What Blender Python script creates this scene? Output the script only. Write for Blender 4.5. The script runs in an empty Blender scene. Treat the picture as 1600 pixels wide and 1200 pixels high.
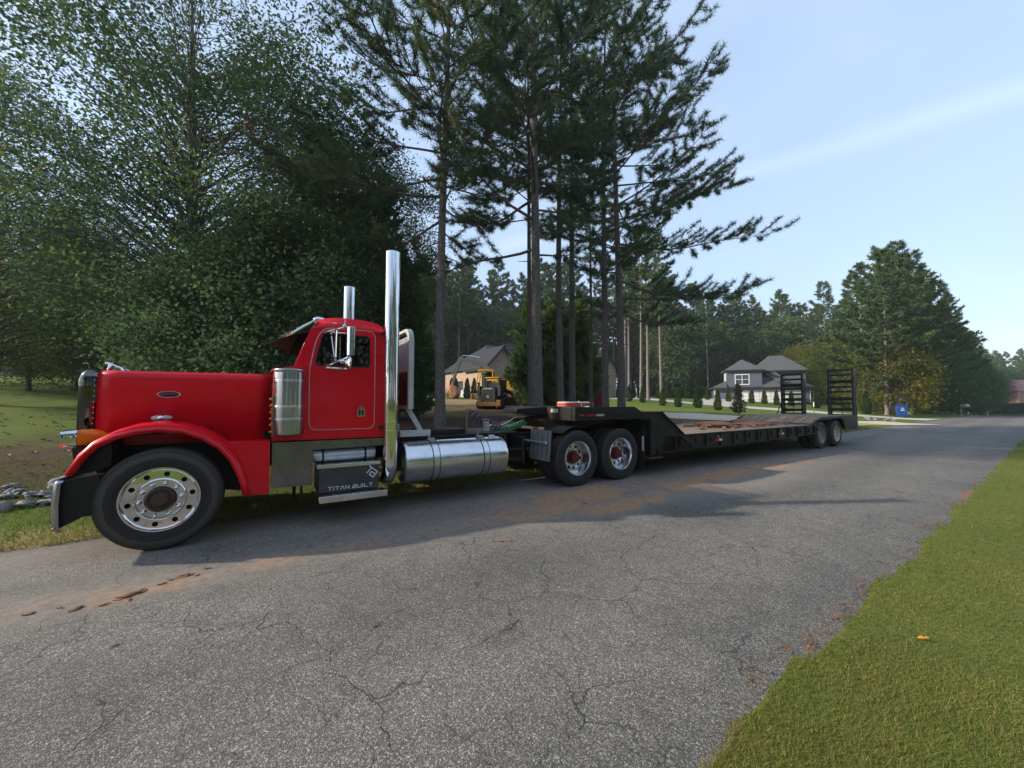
import bpy, bmesh, math, random
import numpy as np
from mathutils import Vector, Matrix
from mathutils.geometry import tessellate_polygon

random.seed(7)
scene = bpy.context.scene
COL = scene.collection
R = math.radians

# ------------------------------------------------------------------ camera
# world: X runs along the road away from the viewer, Y away across the road, Z up (metres)
EYE = 1.51
YAW = math.atan(855 / 600.0)
PITCH = math.atan(28 / 600.0)
FWD = Vector((math.cos(YAW), math.sin(YAW), 0))
RGT = Vector((math.sin(YAW), -math.cos(YAW), 0))
cam_d = bpy.data.cameras.new('camera')
cam = bpy.data.objects.new('camera', cam_d)
COL.objects.link(cam)
cam.location = (0, 0, EYE)
look = FWD * math.cos(PITCH) + Vector((0, 0, 1)) * math.sin(PITCH)
cam.rotation_euler = look.to_track_quat('-Z', 'Y').to_euler()
cam_d.sensor_width = 36.0
cam_d.lens = 13.5
cam_d.clip_start = 0.05
cam_d.clip_end = 3000
scene.camera = cam

# ------------------------------------------------------------------ sky, sun, exposure
SUN_EL = R(25.0)
SUN_DIR = Vector((-0.863 * math.cos(SUN_EL), 0.504 * math.cos(SUN_EL), math.sin(SUN_EL)))
world = bpy.data.worlds.new('World')
scene.world = world
world.use_nodes = True
wn = world.node_tree
for n in list(wn.nodes):
    wn.nodes.remove(n)
w_out = wn.nodes.new('ShaderNodeOutputWorld')
w_bg = wn.nodes.new('ShaderNodeBackground')
w_bg.inputs['Strength'].default_value = 0.120
w_sky = wn.nodes.new('ShaderNodeTexSky')
w_sky.sky_type = 'NISHITA'
w_sky.sun_disc = False
w_sky.sun_elevation = SUN_EL
w_sky.sun_rotation = math.atan2(SUN_DIR.x, SUN_DIR.y)
w_sky.air_density = 1.2
w_sky.dust_density = 1.2
w_sky.ozone_density = 1.5
# thin high cirrus, the same all round the sky
w_tc = wn.nodes.new('ShaderNodeTexCoord')
w_map = wn.nodes.new('ShaderNodeMapping')
w_map.inputs['Rotation'].default_value = (R(12), R(-20), R(35))
w_map.inputs['Scale'].default_value = (1.2, 5.0, 9.0)
w_noise = wn.nodes.new('ShaderNodeTexNoise')
w_noise.inputs['Scale'].default_value = 0.9
w_noise.inputs['Detail'].default_value = 6
w_noise.inputs['Roughness'].default_value = 0.5
w_ramp = wn.nodes.new('ShaderNodeValToRGB')
w_ramp.color_ramp.elements[0].position = 0.40
w_ramp.color_ramp.elements[1].position = 0.85
w_ramp.color_ramp.elements[0].color = (0.66, 0.66, 0.66, 1)
w_ramp.color_ramp.elements[1].color = (0.90, 0.90, 0.90, 1)
w_mix = wn.nodes.new('ShaderNodeMix')
w_mix.data_type = 'RGBA'
w_mix.inputs[7].default_value = (2.10, 2.70, 3.65, 1)
wn.links.new(w_tc.outputs['Generated'], w_map.inputs['Vector'])
wn.links.new(w_map.outputs['Vector'], w_noise.inputs['Vector'])
wn.links.new(w_noise.outputs['Fac'], w_ramp.inputs['Fac'])
wn.links.new(w_ramp.outputs['Color'], w_mix.inputs[0])
wn.links.new(w_sky.outputs['Color'], w_mix.inputs[6])
w_nrm = wn.nodes.new('ShaderNodeVectorMath'); w_nrm.operation = 'DOT_PRODUCT'
w_nrm.inputs[1].default_value = (0.438, 0.1435, -0.8873)
w_sq = wn.nodes.new('ShaderNodeMath'); w_sq.operation = 'ABSOLUTE'
w_tr = wn.nodes.new('ShaderNodeValToRGB')
w_tr.color_ramp.elements[0].position = 0.0; w_tr.color_ramp.elements[0].color = (0.26, 0.26, 0.26, 1)
w_tr.color_ramp.elements[1].position = 0.026; w_tr.color_ramp.elements[1].color = (0, 0, 0, 1)
w_tn = wn.nodes.new('ShaderNodeTexNoise'); w_tn.inputs['Scale'].default_value = 3.5; w_tn.inputs['Detail'].default_value = 5
w_tm = wn.nodes.new('ShaderNodeMath'); w_tm.operation = 'MULTIPLY'
w_mix2 = wn.nodes.new('ShaderNodeMix'); w_mix2.data_type = 'RGBA'
w_mix2.inputs[7].default_value = (4.4, 4.9, 5.6, 1)
wn.links.new(w_tc.outputs['Generated'], w_nrm.inputs[0]); wn.links.new(w_nrm.outputs['Value'], w_sq.inputs[0]); wn.links.new(w_sq.outputs[0], w_tr.inputs['Fac'])
wn.links.new(w_tc.outputs['Generated'], w_tn.inputs['Vector'])
wn.links.new(w_tr.outputs['Color'], w_tm.inputs[0]); wn.links.new(w_tn.outputs['Fac'], w_tm.inputs[1])
wn.links.new(w_tm.outputs[0], w_mix2.inputs[0]); wn.links.new(w_mix.outputs[2], w_mix2.inputs[6])
wn.links.new(w_mix2.outputs[2], w_bg.inputs['Color'])
wn.links.new(w_bg.outputs['Background'], w_out.inputs['Surface'])

sun_d = bpy.data.lights.new('sun', 'SUN')
sun_d.energy = 2.6
sun_d.angle = R(1.4)
sun_d.color = (1.0, 0.90, 0.76)
sun = bpy.data.objects.new('sun', sun_d)
COL.objects.link(sun)
sun.rotation_euler = SUN_DIR.to_track_quat('Z', 'Y').to_euler()
sun.location = (-20, 20, 40)

scene.view_settings.view_transform = 'Standard'
scene.view_settings.look = 'None'
scene.view_settings.gamma = 1.0
scene.view_settings.use_curve_mapping = False
scene.view_settings.exposure = 1.32
scene.render.engine = 'CYCLES'
scene.cycles.max_bounces = 8
scene.cycles.transparent_max_bounces = 12
scene.cycles.use_denoising = True

# ------------------------------------------------------------------ helpers
def tag(o, label=None, cat=None, group=None, kind=None):
    if label: o['label'] = label
    if cat: o['category'] = cat
    if group: o['group'] = group
    if kind: o['kind'] = kind
    return o

def empty(name, loc=(0, 0, 0), rz=0.0, parent=None):
    o = bpy.data.objects.new(name, None)
    COL.objects.link(o)
    o.location = loc
    o.rotation_euler = (0, 0, rz)
    o.empty_display_size = 0.2
    if parent: o.parent = parent
    return o

def link_mesh(name, me, parent=None, loc=(0, 0, 0), rot=(0, 0, 0), scale=(1, 1, 1)):
    o = bpy.data.objects.new(name, me)
    COL.objects.link(o)
    o.location = loc
    o.rotation_euler = rot
    o.scale = scale
    if parent: o.parent = parent
    return o

def np_mesh(name, verts, faces, mat, tint=None, smooth=False):
    """numpy verts (N,3), faces (M,3) or (M,4), per-vertex tint"""
    verts = np.asarray(verts, dtype=np.float32)
    faces = np.asarray(faces, dtype=np.int32)
    me = bpy.data.meshes.new(name)
    k = faces.shape[1]
    me.vertices.add(len(verts))
    me.vertices.foreach_set('co', verts.ravel())
    me.loops.add(faces.size)
    me.loops.foreach_set('vertex_index', faces.ravel())
    me.polygons.add(len(faces))
    me.polygons.foreach_set('loop_start', np.arange(0, faces.size, k, dtype=np.int32))
    if smooth:
        me.polygons.foreach_set('use_smooth', np.ones(len(faces), dtype=bool))
    me.update(calc_edges=True)
    if tint is not None:
        a = me.attributes.new('tint', 'FLOAT', 'POINT')
        a.data.foreach_set('value', np.asarray(tint, dtype=np.float32))
    me.materials.append(mat)
    me.validate()
    return me

def nrm(v):
    return v / np.maximum(np.linalg.norm(v, axis=-1, keepdims=True), 1e-9)

class MB:
    def __init__(s):
        s.v = []; s.f = []
    def add(s, vs, fs):
        b = len(s.v)
        s.v += [tuple(v) for v in vs]
        s.f += [tuple(b + i for i in f) for f in fs]
        return s
    def hexa(s, p):
        return s.add(p, [(0, 3, 2, 1), (4, 5, 6, 7), (0, 1, 5, 4), (1, 2, 6, 5), (2, 3, 7, 6), (3, 0, 4, 7)])
    def box(s, x0, x1, y0, y1, z0, z1):
        return s.hexa([(x0, y0, z0), (x1, y0, z0), (x1, y1, z0), (x0, y1, z0), (x0, y0, z1), (x1, y0, z1), (x1, y1, z1), (x0, y1, z1)])
    def bar(s, p, q, w, h, up=(0, 0, 1)):
        p = Vector(p); q = Vector(q); d = (q - p).normalized(); up = Vector(up)
        a = d.cross(up)
        if a.length < 1e-4: a = d.cross(Vector((1, 0, 0)))
        a.normalize(); b = a.cross(d).normalized()
        a *= w / 2; b *= h / 2
        return s.hexa([p - a - b, p + a - b, q + a - b, q - a - b, p - a + b, p + a + b, q + a + b, q - a + b])
    def prism(s, poly, axis, a0, a1, holes=()):
        """2-D polygon (with holes) extruded along an axis; coordinates are the two remaining axes in order"""
        def P(c, a):
            if axis == 'x': return (a, c[0], c[1])
            if axis == 'y': return (c[0], a, c[1])
            return (c[0], c[1], a)
        loops = [list(poly)] + [list(h) for h in holes]
        tri = tessellate_polygon([[Vector((c[0], c[1], 0)) for c in l] for l in loops])
        flat = [c for l in loops for c in l]
        n = len(flat)
        vs = [P(c, a0) for c in flat] + [P(c, a1) for c in flat]
        fs = [tuple(t) for t in tri] + [tuple(n + i for i in reversed(t)) for t in tri]
        o = 0
        for l in loops:
            m = len(l)
            for i in range(m):
                j = (i + 1) % m
                fs.append((o + i, o + j, n + o + j, n + o + i))
            o += m
        return s.add(vs, fs)
    def tube(s, pts, r, n=8, caps=True):
        pts = [Vector(p) for p in pts]
        rs = r if isinstance(r, (list, tuple)) else [r] * len(pts)
        b = len(s.v); prev = None
        for i, p in enumerate(pts):
            d = (pts[min(i + 1, len(pts) - 1)] - pts[max(i - 1, 0)]).normalized()
            if prev is None:
                u = d.orthogonal().normalized()
            else:
                u = (prev - d * prev.dot(d))
                u = u.normalized() if u.length > 1e-6 else d.orthogonal().normalized()
            prev = u; w = d.cross(u)
            for k in range(n):
                a = 2 * math.pi * k / n
                s.v.append(tuple(p + (u * math.cos(a) + w * math.sin(a)) * rs[i]))
        for i in range(len(pts) - 1):
            for k in range(n):
                k2 = (k + 1) % n
                s.f.append((b + i * n + k, b + i * n + k2, b + (i + 1) * n + k2, b + (i + 1) * n + k))
        if caps:
            s.f.append(tuple(b + k for k in reversed(range(n))))
            e = b + (len(pts) - 1) * n
            s.f.append(tuple(e + k for k in range(n)))
        return s
    def cyl(s, p, q, r0, r1=None, n=16):
        return s.tube([p, q], [r0, r0 if r1 is None else r1], n)
    def lathe(s, prof, axis='y', c=(0, 0, 0), n=48, closed=False, caps=False):
        b = len(s.v); m = len(prof)
        for k in range(n):
            a = 2 * math.pi * k / n
            ca, sa = math.cos(a), math.sin(a)
            for r, t in prof:
                if axis == 'y': v = (c[0] + r * ca, c[1] + t, c[2] + r * sa)
                elif axis == 'z': v = (c[0] + r * ca, c[1] + r * sa, c[2] + t)
                else: v = (c[0] + t, c[1] + r * ca, c[2] + r * sa)
                s.v.append(v)
        for k in range(n):
            k2 = (k + 1) % n
            for i in range(m if closed else m - 1):
                i2 = (i + 1) % m
                s.f.append((b + k * m + i, b + k2 * m + i, b + k2 * m + i2, b + k * m + i2))
        if caps:
            s.f.append(tuple(b + k * m for k in range(n)))
            s.f.append(tuple(b + k * m + m - 1 for k in reversed(range(n))))
        return s
    def ball(s, c, r, n=12, m=8):
        rx, ry, rz = r if isinstance(r, (tuple, list)) else (r, r, r)
        b = len(s.v)
        for i in range(m + 1):
            t = math.pi * i / m
            for k in range(n):
                a = 2 * math.pi * k / n
                s.v.append((c[0] + rx * math.sin(t) * math.cos(a), c[1] + ry * math.sin(t) * math.sin(a), c[2] + rz * math.cos(t)))
        for i in range(m):
            for k in range(n):
                k2 = (k + 1) % n
                s.f.append((b + i * n + k, b + (i + 1) * n + k, b + (i + 1) * n + k2, b + i * n + k2))
        return s
    def loft(s, secs, closed=False, caps=False):
        b = len(s.v); m = len(secs[0])
        for sec in secs: s.v += [tuple(p) for p in sec]
        for i in range(len(secs) - 1):
            for k in range(m if closed else m - 1):
                k2 = (k + 1) % m
                s.f.append((b + i * m + k, b + i * m + k2, b + (i + 1) * m + k2, b + (i + 1) * m + k))
        if caps:
            s.f.append(tuple(b + k for k in reversed(range(m))))
            e = b + (len(secs) - 1) * m
            s.f.append(tuple(e + k for k in range(m)))
        return s
    def mesh(s, name, mat, smooth=35):
        me = bpy.data.meshes.new(name)
        me.from_pydata(s.v, [], s.f)
        bm = bmesh.new(); bm.from_mesh(me)
        bmesh.ops.remove_doubles(bm, verts=bm.verts, dist=1e-5)
        bmesh.ops.recalc_face_normals(bm, faces=bm.faces)
        bm.to_mesh(me); bm.free()
        me.materials.append(mat)
        if smooth:
            me.polygons.foreach_set('use_smooth', np.ones(len(me.polygons), dtype=bool))
            me.set_sharp_from_angle(angle=R(smooth))
        return me
    def build(s, name, mat, parent=None, bevel=0.0, smooth=35, loc=(0, 0, 0), rot=(0, 0, 0), solid=0.0):
        o = link_mesh(name, s.mesh(name, mat, smooth), parent, loc, rot)
        if solid:
            m = o.modifiers.new('solid', 'SOLIDIFY'); m.thickness = solid; m.offset = 0
        if bevel:
            m = o.modifiers.new('bevel', 'BEVEL'); m.width = bevel; m.segments = 2; m.limit_method = 'ANGLE'; m.angle_limit = R(40)
        return o

def circle(cx, cz, r, n=24, rx=None):
    return [(cx + (rx or r) * math.cos(2 * math.pi * k / n), cz + r * math.sin(2 * math.pi * k / n)) for k in range(n)]

def rounded(poly, r, n=4):
    """round the corners of a 2-D polygon"""
    out = []
    m = len(poly)
    for i in range(m):
        p = Vector(poly[i]); a = Vector(poly[i - 1]); b = Vector(poly[(i + 1) % m])
        ra = min(r, (a - p).length * 0.45); rb = min(r, (b - p).length * 0.45)
        s = p + (a - p).normalized() * ra; e = p + (b - p).normalized() * rb
        for k in range(n + 1):
            t = k / n
            q = s * (1 - t) ** 2 + p * 2 * t * (1 - t) + e * t * t
            out.append((q.x, q.y))
    return out

# ------------------------------------------------------------------ materials
def new_mat(name):
    m = bpy.data.materials.new(name)
    m.use_nodes = True
    nt = m.node_tree
    return m, nt, nt.nodes['Principled BSDF']

def node(nt, kind, **kw):
    n = nt.nodes.new(kind)
    for k, v in kw.items():
        if k in n.inputs: n.inputs[k].default_value = v
        else: setattr(n, k, v)
    return n

def ramp(nt, fac, stops):
    n = nt.nodes.new('ShaderNodeValToRGB')
    cr = n.color_ramp
    while len(cr.elements) < len(stops): cr.elements.new(0.5)
    for e, (p, c) in zip(cr.elements, stops):
        e.position = p; e.color = (c[0], c[1], c[2], 1) if len(c) == 3 else c
    nt.links.new(fac, n.inputs['Fac'])
    return n.outputs['Color']

def g3(v): return (v, v, v)

def mixc(nt, fac, a, b, mode='MIX'):
    n = nt.nodes.new('ShaderNodeMix'); n.data_type = 'RGBA'; n.blend_type = mode
    for sock, val in ((n.inputs[0], fac), (n.inputs[6], a), (n.inputs[7], b)):
        if hasattr(val, 'is_linked'): nt.links.new(val, sock)
        elif isinstance(val, (int, float)): sock.default_value = val
        else: sock.default_value = (val[0], val[1], val[2], 1)
    return n.outputs[2]

def math_n(nt, op, a, b=0.0):
    n = nt.nodes.new('ShaderNodeMath'); n.operation = op; n.use_clamp = False
    for sock, val in ((n.inputs[0], a), (n.inputs[1], b)):
        if hasattr(val, 'is_linked'): nt.links.new(val, sock)
        else: sock.default_value = val
    return n.outputs[0]

def objco(nt, scale=(1, 1, 1)):
    tc = nt.nodes.new('ShaderNodeTexCoord')
    mp = nt.nodes.new('ShaderNodeMapping'); mp.inputs['Scale'].default_value = scale
    nt.links.new(tc.outputs['Object'], mp.inputs['Vector'])
    return mp.outputs['Vector']

def noise(nt, vec, scale, detail=4, rough=0.55, dist=0.0):
    n = nt.nodes.new('ShaderNodeTexNoise')
    n.inputs['Scale'].default_value = scale; n.inputs['Detail'].default_value = detail
    n.inputs['Roughness'].default_value = rough; n.inputs['Distortion'].default_value = dist
    nt.links.new(vec, n.inputs['Vector'])
    return n.outputs['Fac']

def bump(nt, bsdf, h, strength=0.3, dist=0.01):
    b = nt.nodes.new('ShaderNodeBump')
    b.inputs['Strength'].default_value = strength; b.inputs['Distance'].default_value = dist
    nt.links.new(h, b.inputs['Height'])
    nt.links.new(b.outputs['Normal'], bsdf.inputs['Normal'])

def M(name, c1, c2=None, scale=3.0, rough=0.5, rvar=0.15, metal=0.0, coat=0.0, bmp=0.0, bscale=60.0, stretch=(1, 1, 1), dust=None, dfrac=0.3):
    m, nt, b = new_mat(name)
    vec = objco(nt, stretch)
    f = noise(nt, vec, scale, 5, 0.6)
    c2 = c2 or tuple(x * 0.75 for x in c1)
    colr = ramp(nt, f, [(0.35, c1), (0.68, c2)])
    if dust:
        f2 = noise(nt, vec, scale * 2.3, 6, 0.7)
        mk = ramp(nt, f2, [(0.5, g3(0)), (0.78, g3(dfrac * 2))])
        colr = mixc(nt, mk, colr, dust)
    nt.links.new(colr, b.inputs['Base Color'])
    f3 = noise(nt, vec, scale * 1.7, 5, 0.65)
    rr = nt.nodes.new('ShaderNodeMapRange')
    rr.inputs['From Min'].default_value = 0.3; rr.inputs['From Max'].default_value = 0.7
    rr.inputs['To Min'].default_value = max(0.02, rough - rvar); rr.inputs['To Max'].default_value = min(1, rough + rvar)
    nt.links.new(f3, rr.inputs['Value'])
    nt.links.new(rr.outputs['Result'], b.inputs['Roughness'])
    b.inputs['Metallic'].default_value = metal
    b.inputs['Coat Weight'].default_value = coat
    b.inputs['Coat Roughness'].default_value = 0.08
    b.inputs['Specular IOR Level'].default_value = 0.5 if metal else (0.2 if name == 'red_paint' else 0.32)
    if bmp:
        bump(nt, b, noise(nt, vec, bscale, 4, 0.6), bmp, 0.01)
    return m

RED = M('red_paint', (0.66, 0.005, 0.016), (0.60, 0.004, 0.014), 1.2, 0.28, 0.06, coat=0.16, dust=(0.34, 0.02, 0.03), dfrac=0.05)
CHROME = M('chrome', (0.78, 0.78, 0.78), (0.66, 0.66, 0.66), 4, 0.05, 0.02, metal=1.0)
POLISH = M('polished_aluminium', (0.74, 0.75, 0.77), (0.60, 0.61, 0.63), 3, 0.22, 0.09, metal=1.0, bmp=0.03, bscale=5, dust=(0.45, 0.42, 0.38), dfrac=0.12)
STEEL = M('stainless_dull', (0.25, 0.25, 0.275), (0.17, 0.17, 0.185), 3, 0.28, 0.1, metal=1.0, bmp=0.04, bscale=4, dust=(0.22, 0.19, 0.15), dfrac=0.2)
CANM = M('stainless_canister', (0.48, 0.48, 0.53), (0.36, 0.36, 0.40), 3, 0.22, 0.08, metal=1.0, bmp=0.03, bscale=3)
ALU = M('cast_aluminium', (0.58, 0.59, 0.60), (0.42, 0.43, 0.44), 5, 0.42, 0.1, metal=0.8, dust=(0.3, 0.27, 0.23), dfrac=0.2)
GREYP = M('grey_plastic', (0.17, 0.175, 0.18), (0.12, 0.125, 0.13), 6, 0.5, 0.1, dust=(0.28, 0.25, 0.2), dfrac=0.2)
BLACK = M('black_frame_paint', (0.007, 0.007, 0.008), (0.013, 0.0125, 0.012), 2, 0.40, 0.12, dust=(0.09, 0.07, 0.05), dfrac=0.05)
TRBLK = M('trailer_black_paint', (0.006, 0.006, 0.0065), (0.011, 0.0105, 0.010), 1.5, 0.42, 0.12, dust=(0.09, 0.06, 0.04), dfrac=0.03, bmp=0.05, bscale=20)
BLKP = M('black_plastic', (0.014, 0.014, 0.015), (0.02, 0.02, 0.02), 6, 0.5, 0.1)
DECAL = M('smoked_panel', (0.03, 0.033, 0.036), (0.05, 0.052, 0.055), 3, 0.22, 0.1, coat=0.3)
GREASE = M('greasy_iron', (0.03, 0.025, 0.02), (0.09, 0.05, 0.03), 9, 0.6, 0.15, bmp=0.2, bscale=40)
WHITEM = M('white_enamel', (0.50, 0.50, 0.50), (0.40, 0.40, 0.395), 5, 0.4, 0.1, dust=(0.3, 0.27, 0.22), dfrac=0.15)
CREAM = M('cream_rim_paint', (0.52, 0.47, 0.36), (0.40, 0.35, 0.26), 6, 0.5, 0.1, dust=(0.2, 0.13, 0.08), dfrac=0.3)
HUBRED = M('red_hub_paint', (0.15, 0.010, 0.016), (0.09, 0.008, 0.012), 8, 0.35, 0.1)
RUBH = {}
LETTER = M('pale_lettering', (0.62, 0.63, 0.64), (0.52, 0.53, 0.54), 20, 0.4, 0.1)
TAPER = M('red_reflective_tape', (0.45, 0.012, 0.015), (0.38, 0.012, 0.014), 20, 0.35, 0.1)
TAPEW = M('white_reflective_tape', (0.62, 0.64, 0.68), (0.5, 0.52, 0.56), 20, 0.35, 0.1)
PURPLE = M('purple_hose', (0.10, 0.03, 0.16), (0.22, 0.03, 0.07), 7, 0.4, 0.1)
GREEN = M('green_hose', (0.02, 0.14, 0.08), (0.02, 0.10, 0.06), 9, 0.4, 0.1)
CABLE = M('white_cable', (0.55, 0.5, 0.46), (0.42, 0.36, 0.32), 9, 0.5, 0.1)
YELLOW = M('yellow_machine_paint', (0.60, 0.33, 0.02), (0.48, 0.25, 0.02), 4, 0.45, 0.1, dust=(0.3, 0.2, 0.1), dfrac=0.25)
MGREY = M('dark_machine_grey', (0.034, 0.036, 0.038), (0.05, 0.05, 0.05), 4, 0.55, 0.1, dust=(0.14, 0.10, 0.06), dfrac=0.08)
CLAYP = M('clay_caked_steel', (0.42, 0.22, 0.10), (0.25, 0.12, 0.06), 6, 0.8, 0.1, bmp=0.2)
TOILET = M('red_toilet_plastic', (0.26, 0.012, 0.03), (0.22, 0.012, 0.028), 3, 0.5, 0.1)
TOP = M('pale_plastic', (0.52, 0.53, 0.54), (0.45, 0.46, 0.47), 3, 0.5, 0.1)
BLUE = M('blue_cart_plastic', (0.012, 0.06, 0.24), (0.012, 0.05, 0.2), 3, 0.45, 0.1)
STRAPM = M('faded_red_webbing', (0.45, 0.05, 0.04), (0.5, 0.16, 0.12), 10, 0.7, 0.1, bmp=0.2)
PALETOP = M('pale_dusty_cover', (0.62, 0.52, 0.42), (0.60, 0.42, 0.33), 8, 0.75, 0.1)
WOODP = M('weathered_plank', (0.20, 0.145, 0.10), (0.31, 0.235, 0.17), 3, 0.85, 0.08, stretch=(0.15, 2.5, 2.5), bmp=0.3, bscale=12, dust=(0.27, 0.13, 0.07), dfrac=0.35)
CLOD = M('red_clay', (0.27, 0.145, 0.085), (0.16, 0.085, 0.05), 14, 0.95, 0.04, bmp=0.6, bscale=40)
STONE = M('ditch_stone', (0.26, 0.255, 0.25), (0.13, 0.128, 0.125), 7, 0.9, 0.05, bmp=0.4, bscale=18)
CONCRETE = M('pale_concrete', (0.50, 0.47, 0.42), (0.40, 0.375, 0.33), 1.3, 0.9, 0.05, bmp=0.15)
GRAVEL = M('pale_gravel', (0.60, 0.50, 0.38), (0.38, 0.31, 0.23), 9, 0.95, 0.04, bmp=0.8, bscale=14)
BLUEGREY = M('blue_grey_siding', (0.105, 0.125, 0.165), (0.09, 0.108, 0.145), 2, 0.7, 0.08, stretch=(0.4, 0.4, 6))
WHITEP = M('white_trim', (0.72, 0.72, 0.70), (0.62, 0.62, 0.60), 3, 0.5, 0.1)
DKTRIM = M('dark_trim', (0.025, 0.026, 0.03), (0.035, 0.036, 0.04), 4, 0.6, 0.1)
WOODS = M('wooden_post', (0.30, 0.24, 0.17), (0.22, 0.17, 0.12), 4, 0.85, 0.08, stretch=(3, 3, 0.3))
LEAFO = M('orange_leaf', (0.60, 0.24, 0.015), (0.45, 0.15, 0.015), 20, 0.6, 0.1)
SEATM = M('dark_seat', (0.03, 0.03, 0.034), (0.045, 0.045, 0.05), 5, 0.8, 0.1)

def rubber(name, ring_r, ring_w, dustc=(0.085, 0.068, 0.048)):
    """tyre rubber with a scuffed dusty ring near the shoulder (r measured about the wheel's own axle)"""
    m, nt, b = new_mat(name)
    tc = nt.nodes.new('ShaderNodeTexCoord')
    sx = nt.nodes.new('ShaderNodeSeparateXYZ'); nt.links.new(tc.outputs['Object'], sx.inputs[0])
    r2 = math_n(nt, 'ADD', math_n(nt, 'POWER', sx.outputs[0], 2.0), math_n(nt, 'POWER', sx.outputs[2], 2.0))
    r = math_n(nt, 'SQRT', r2)
    n1 = noise(nt, tc.outputs['Object'], 9, 5, 0.6)
    n2 = noise(nt, tc.outputs['Object'], 40, 4, 0.6)
    rr = math_n(nt, 'ADD', r, math_n(nt, 'MULTIPLY', math_n(nt, 'SUBTRACT', n1, 0.5), 0.05))
    d = math_n(nt, 'SUBTRACT', rr, ring_r)
    mk = ramp(nt, math_n(nt, 'ADD', math_n(nt, 'DIVIDE', d, ring_w * 2), 0.5), [(0.0, g3(0)), (0.12, g3(0.85)), (0.75, g3(0.7)), (1.0, g3(0.12))])
    base = ramp(nt, n2, [(0.3, g3(0.009)), (0.7, (0.018, 0.0175, 0.0165))])
    nt.links.new(mixc(nt, mk, base, dustc), b.inputs['Base Color'])
    b.inputs['Roughness'].default_value = 0.72
    bump(nt, b, n2, 0.12, 0.004)
    return m
RUB_F = rubber('front_tyre_rubber', 0.448, 0.034, (0.062, 0.050, 0.036))
RUB_D = rubber('drive_tyre_rubber', 0.50, 0.05, (0.032, 0.030, 0.027))
RUB_T = rubber('trailer_tyre_rubber', 0.41, 0.05, (0.04, 0.035, 0.03))

def plain(name, c, rough=0.4, emit=None, alpha=None, trans=0.0, metal=0.0, spec=0.5):
    m, nt, b = new_mat(name)
    b.inputs['Base Color'].default_value = (*c, 1)
    b.inputs['Roughness'].default_value = rough
    b.inputs['Metallic'].default_value = metal
    b.inputs['Transmission Weight'].default_value = trans
    b.inputs['Specular IOR Level'].default_value = spec
    f = noise(nt, objco(nt), 14, 4)
    nt.links.new(ramp(nt, f, [(0.3, c), (0.7, tuple(x * 0.86 for x in c))]), b.inputs['Base Color'])
    return m
AMBER = plain('amber_lens', (0.85, 0.22, 0.01), 0.2, trans=0.25)
AMBERD = plain('amber_bullet_lens', (0.55, 0.13, 0.01), 0.25, trans=0.15)
CLEAR = plain('clear_lamp_lens', (0.62, 0.50, 0.50), 0.12, trans=0.2)
OVAL = plain('dark_red_badge', (0.10, 0.012, 0.018), 0.3)

def glass_mat(name, tintc, refl=0.12):
    m, nt, b = new_mat(name)
    nt.nodes.remove(b)
    out = nt.nodes['Material Output']
    tr = node(nt, 'ShaderNodeBsdfTransparent', Color=(*tintc, 1))
    gl = node(nt, 'ShaderNodeBsdfGlossy', Roughness=0.03)
    gl.inputs['Color'].default_value = (0.9, 0.95, 0.95, 1)
    fr = node(nt, 'ShaderNodeFresnel', IOR=1.5)
    mx = nt.nodes.new('ShaderNodeMixShader')
    nt.links.new(fr.outputs[0], mx.inputs[0]); nt.links.new(tr.outputs[0], mx.inputs[1]); nt.links.new(gl.outputs[0], mx.inputs[2])
    nt.links.new(mx.outputs[0], out.inputs['Surface'])
    return m
GLASS = glass_mat('tinted_side_glass', (0.30, 0.32, 0.32))
WSHIELD = glass_mat('windscreen_glass', (0.30, 0.38, 0.36))
def house_glass_mat():
    m, nt, b = new_mat('house_window_glass')
    f = noise(nt, objco(nt), 1.2, 3)
    nt.links.new(ramp(nt, f, [(0.35, (0.03, 0.04, 0.05)), (0.7, (0.09, 0.11, 0.13))]), b.inputs['Base Color'])
    b.inputs['Roughness'].default_value = 0.06
    return m
HGLASS = house_glass_mat()

def leaf_mat(name, stops, trans=0.3, rough=0.7, var=0.35):
    """foliage: colour from the per-leaf tint, varied per tree; part of the light passes through the leaf"""
    m, nt, b = new_mat(name)
    out = nt.nodes['Material Output']
    at = nt.nodes.new('ShaderNodeAttribute'); at.attribute_name = 'tint'
    oi = nt.nodes.new('ShaderNodeObjectInfo')
    t = math_n(nt, 'ADD', at.outputs['Fac'], math_n(nt, 'MULTIPLY', math_n(nt, 'SUBTRACT', oi.outputs['Random'], 0.5), var))
    c = ramp(nt, t, stops)
    nt.links.new(c, b.inputs['Base Color'])
    b.inputs['Roughness'].default_value = rough
    b.inputs['Specular IOR Level'].default_value = 0.15
    tl = nt.nodes.new('ShaderNodeBsdfTranslucent')
    hs = nt.nodes.new('ShaderNodeHueSaturation'); hs.inputs['Value'].default_value = 1.5; hs.inputs['Saturation'].default_value = 1.1
    nt.links.new(c, hs.inputs['Color']); nt.links.new(hs.outputs[0], tl.inputs['Color'])
    mx = nt.nodes.new('ShaderNodeMixShader'); mx.inputs[0].default_value = trans
    nt.links.new(b.outputs[0], mx.inputs[1]); nt.links.new(tl.outputs[0], mx.inputs[2])
    nt.links.new(mx.outputs[0], out.inputs['Surface'])
    return m
NEEDLE = leaf_mat('pine_needles', [(0.0, (0.044, 0.074, 0.044)), (0.5, (0.075, 0.112, 0.058)), (0.85, (0.115, 0.145, 0.062)), (1.0, (0.16, 0.085, 0.03))], 0.40)
NEEDLEF = leaf_mat('far_pine_needles', [(0.0, (0.038, 0.068, 0.030)), (0.5, (0.070, 0.110, 0.042)), (1.0, (0.13, 0.155, 0.048))], 0.22)
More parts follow.
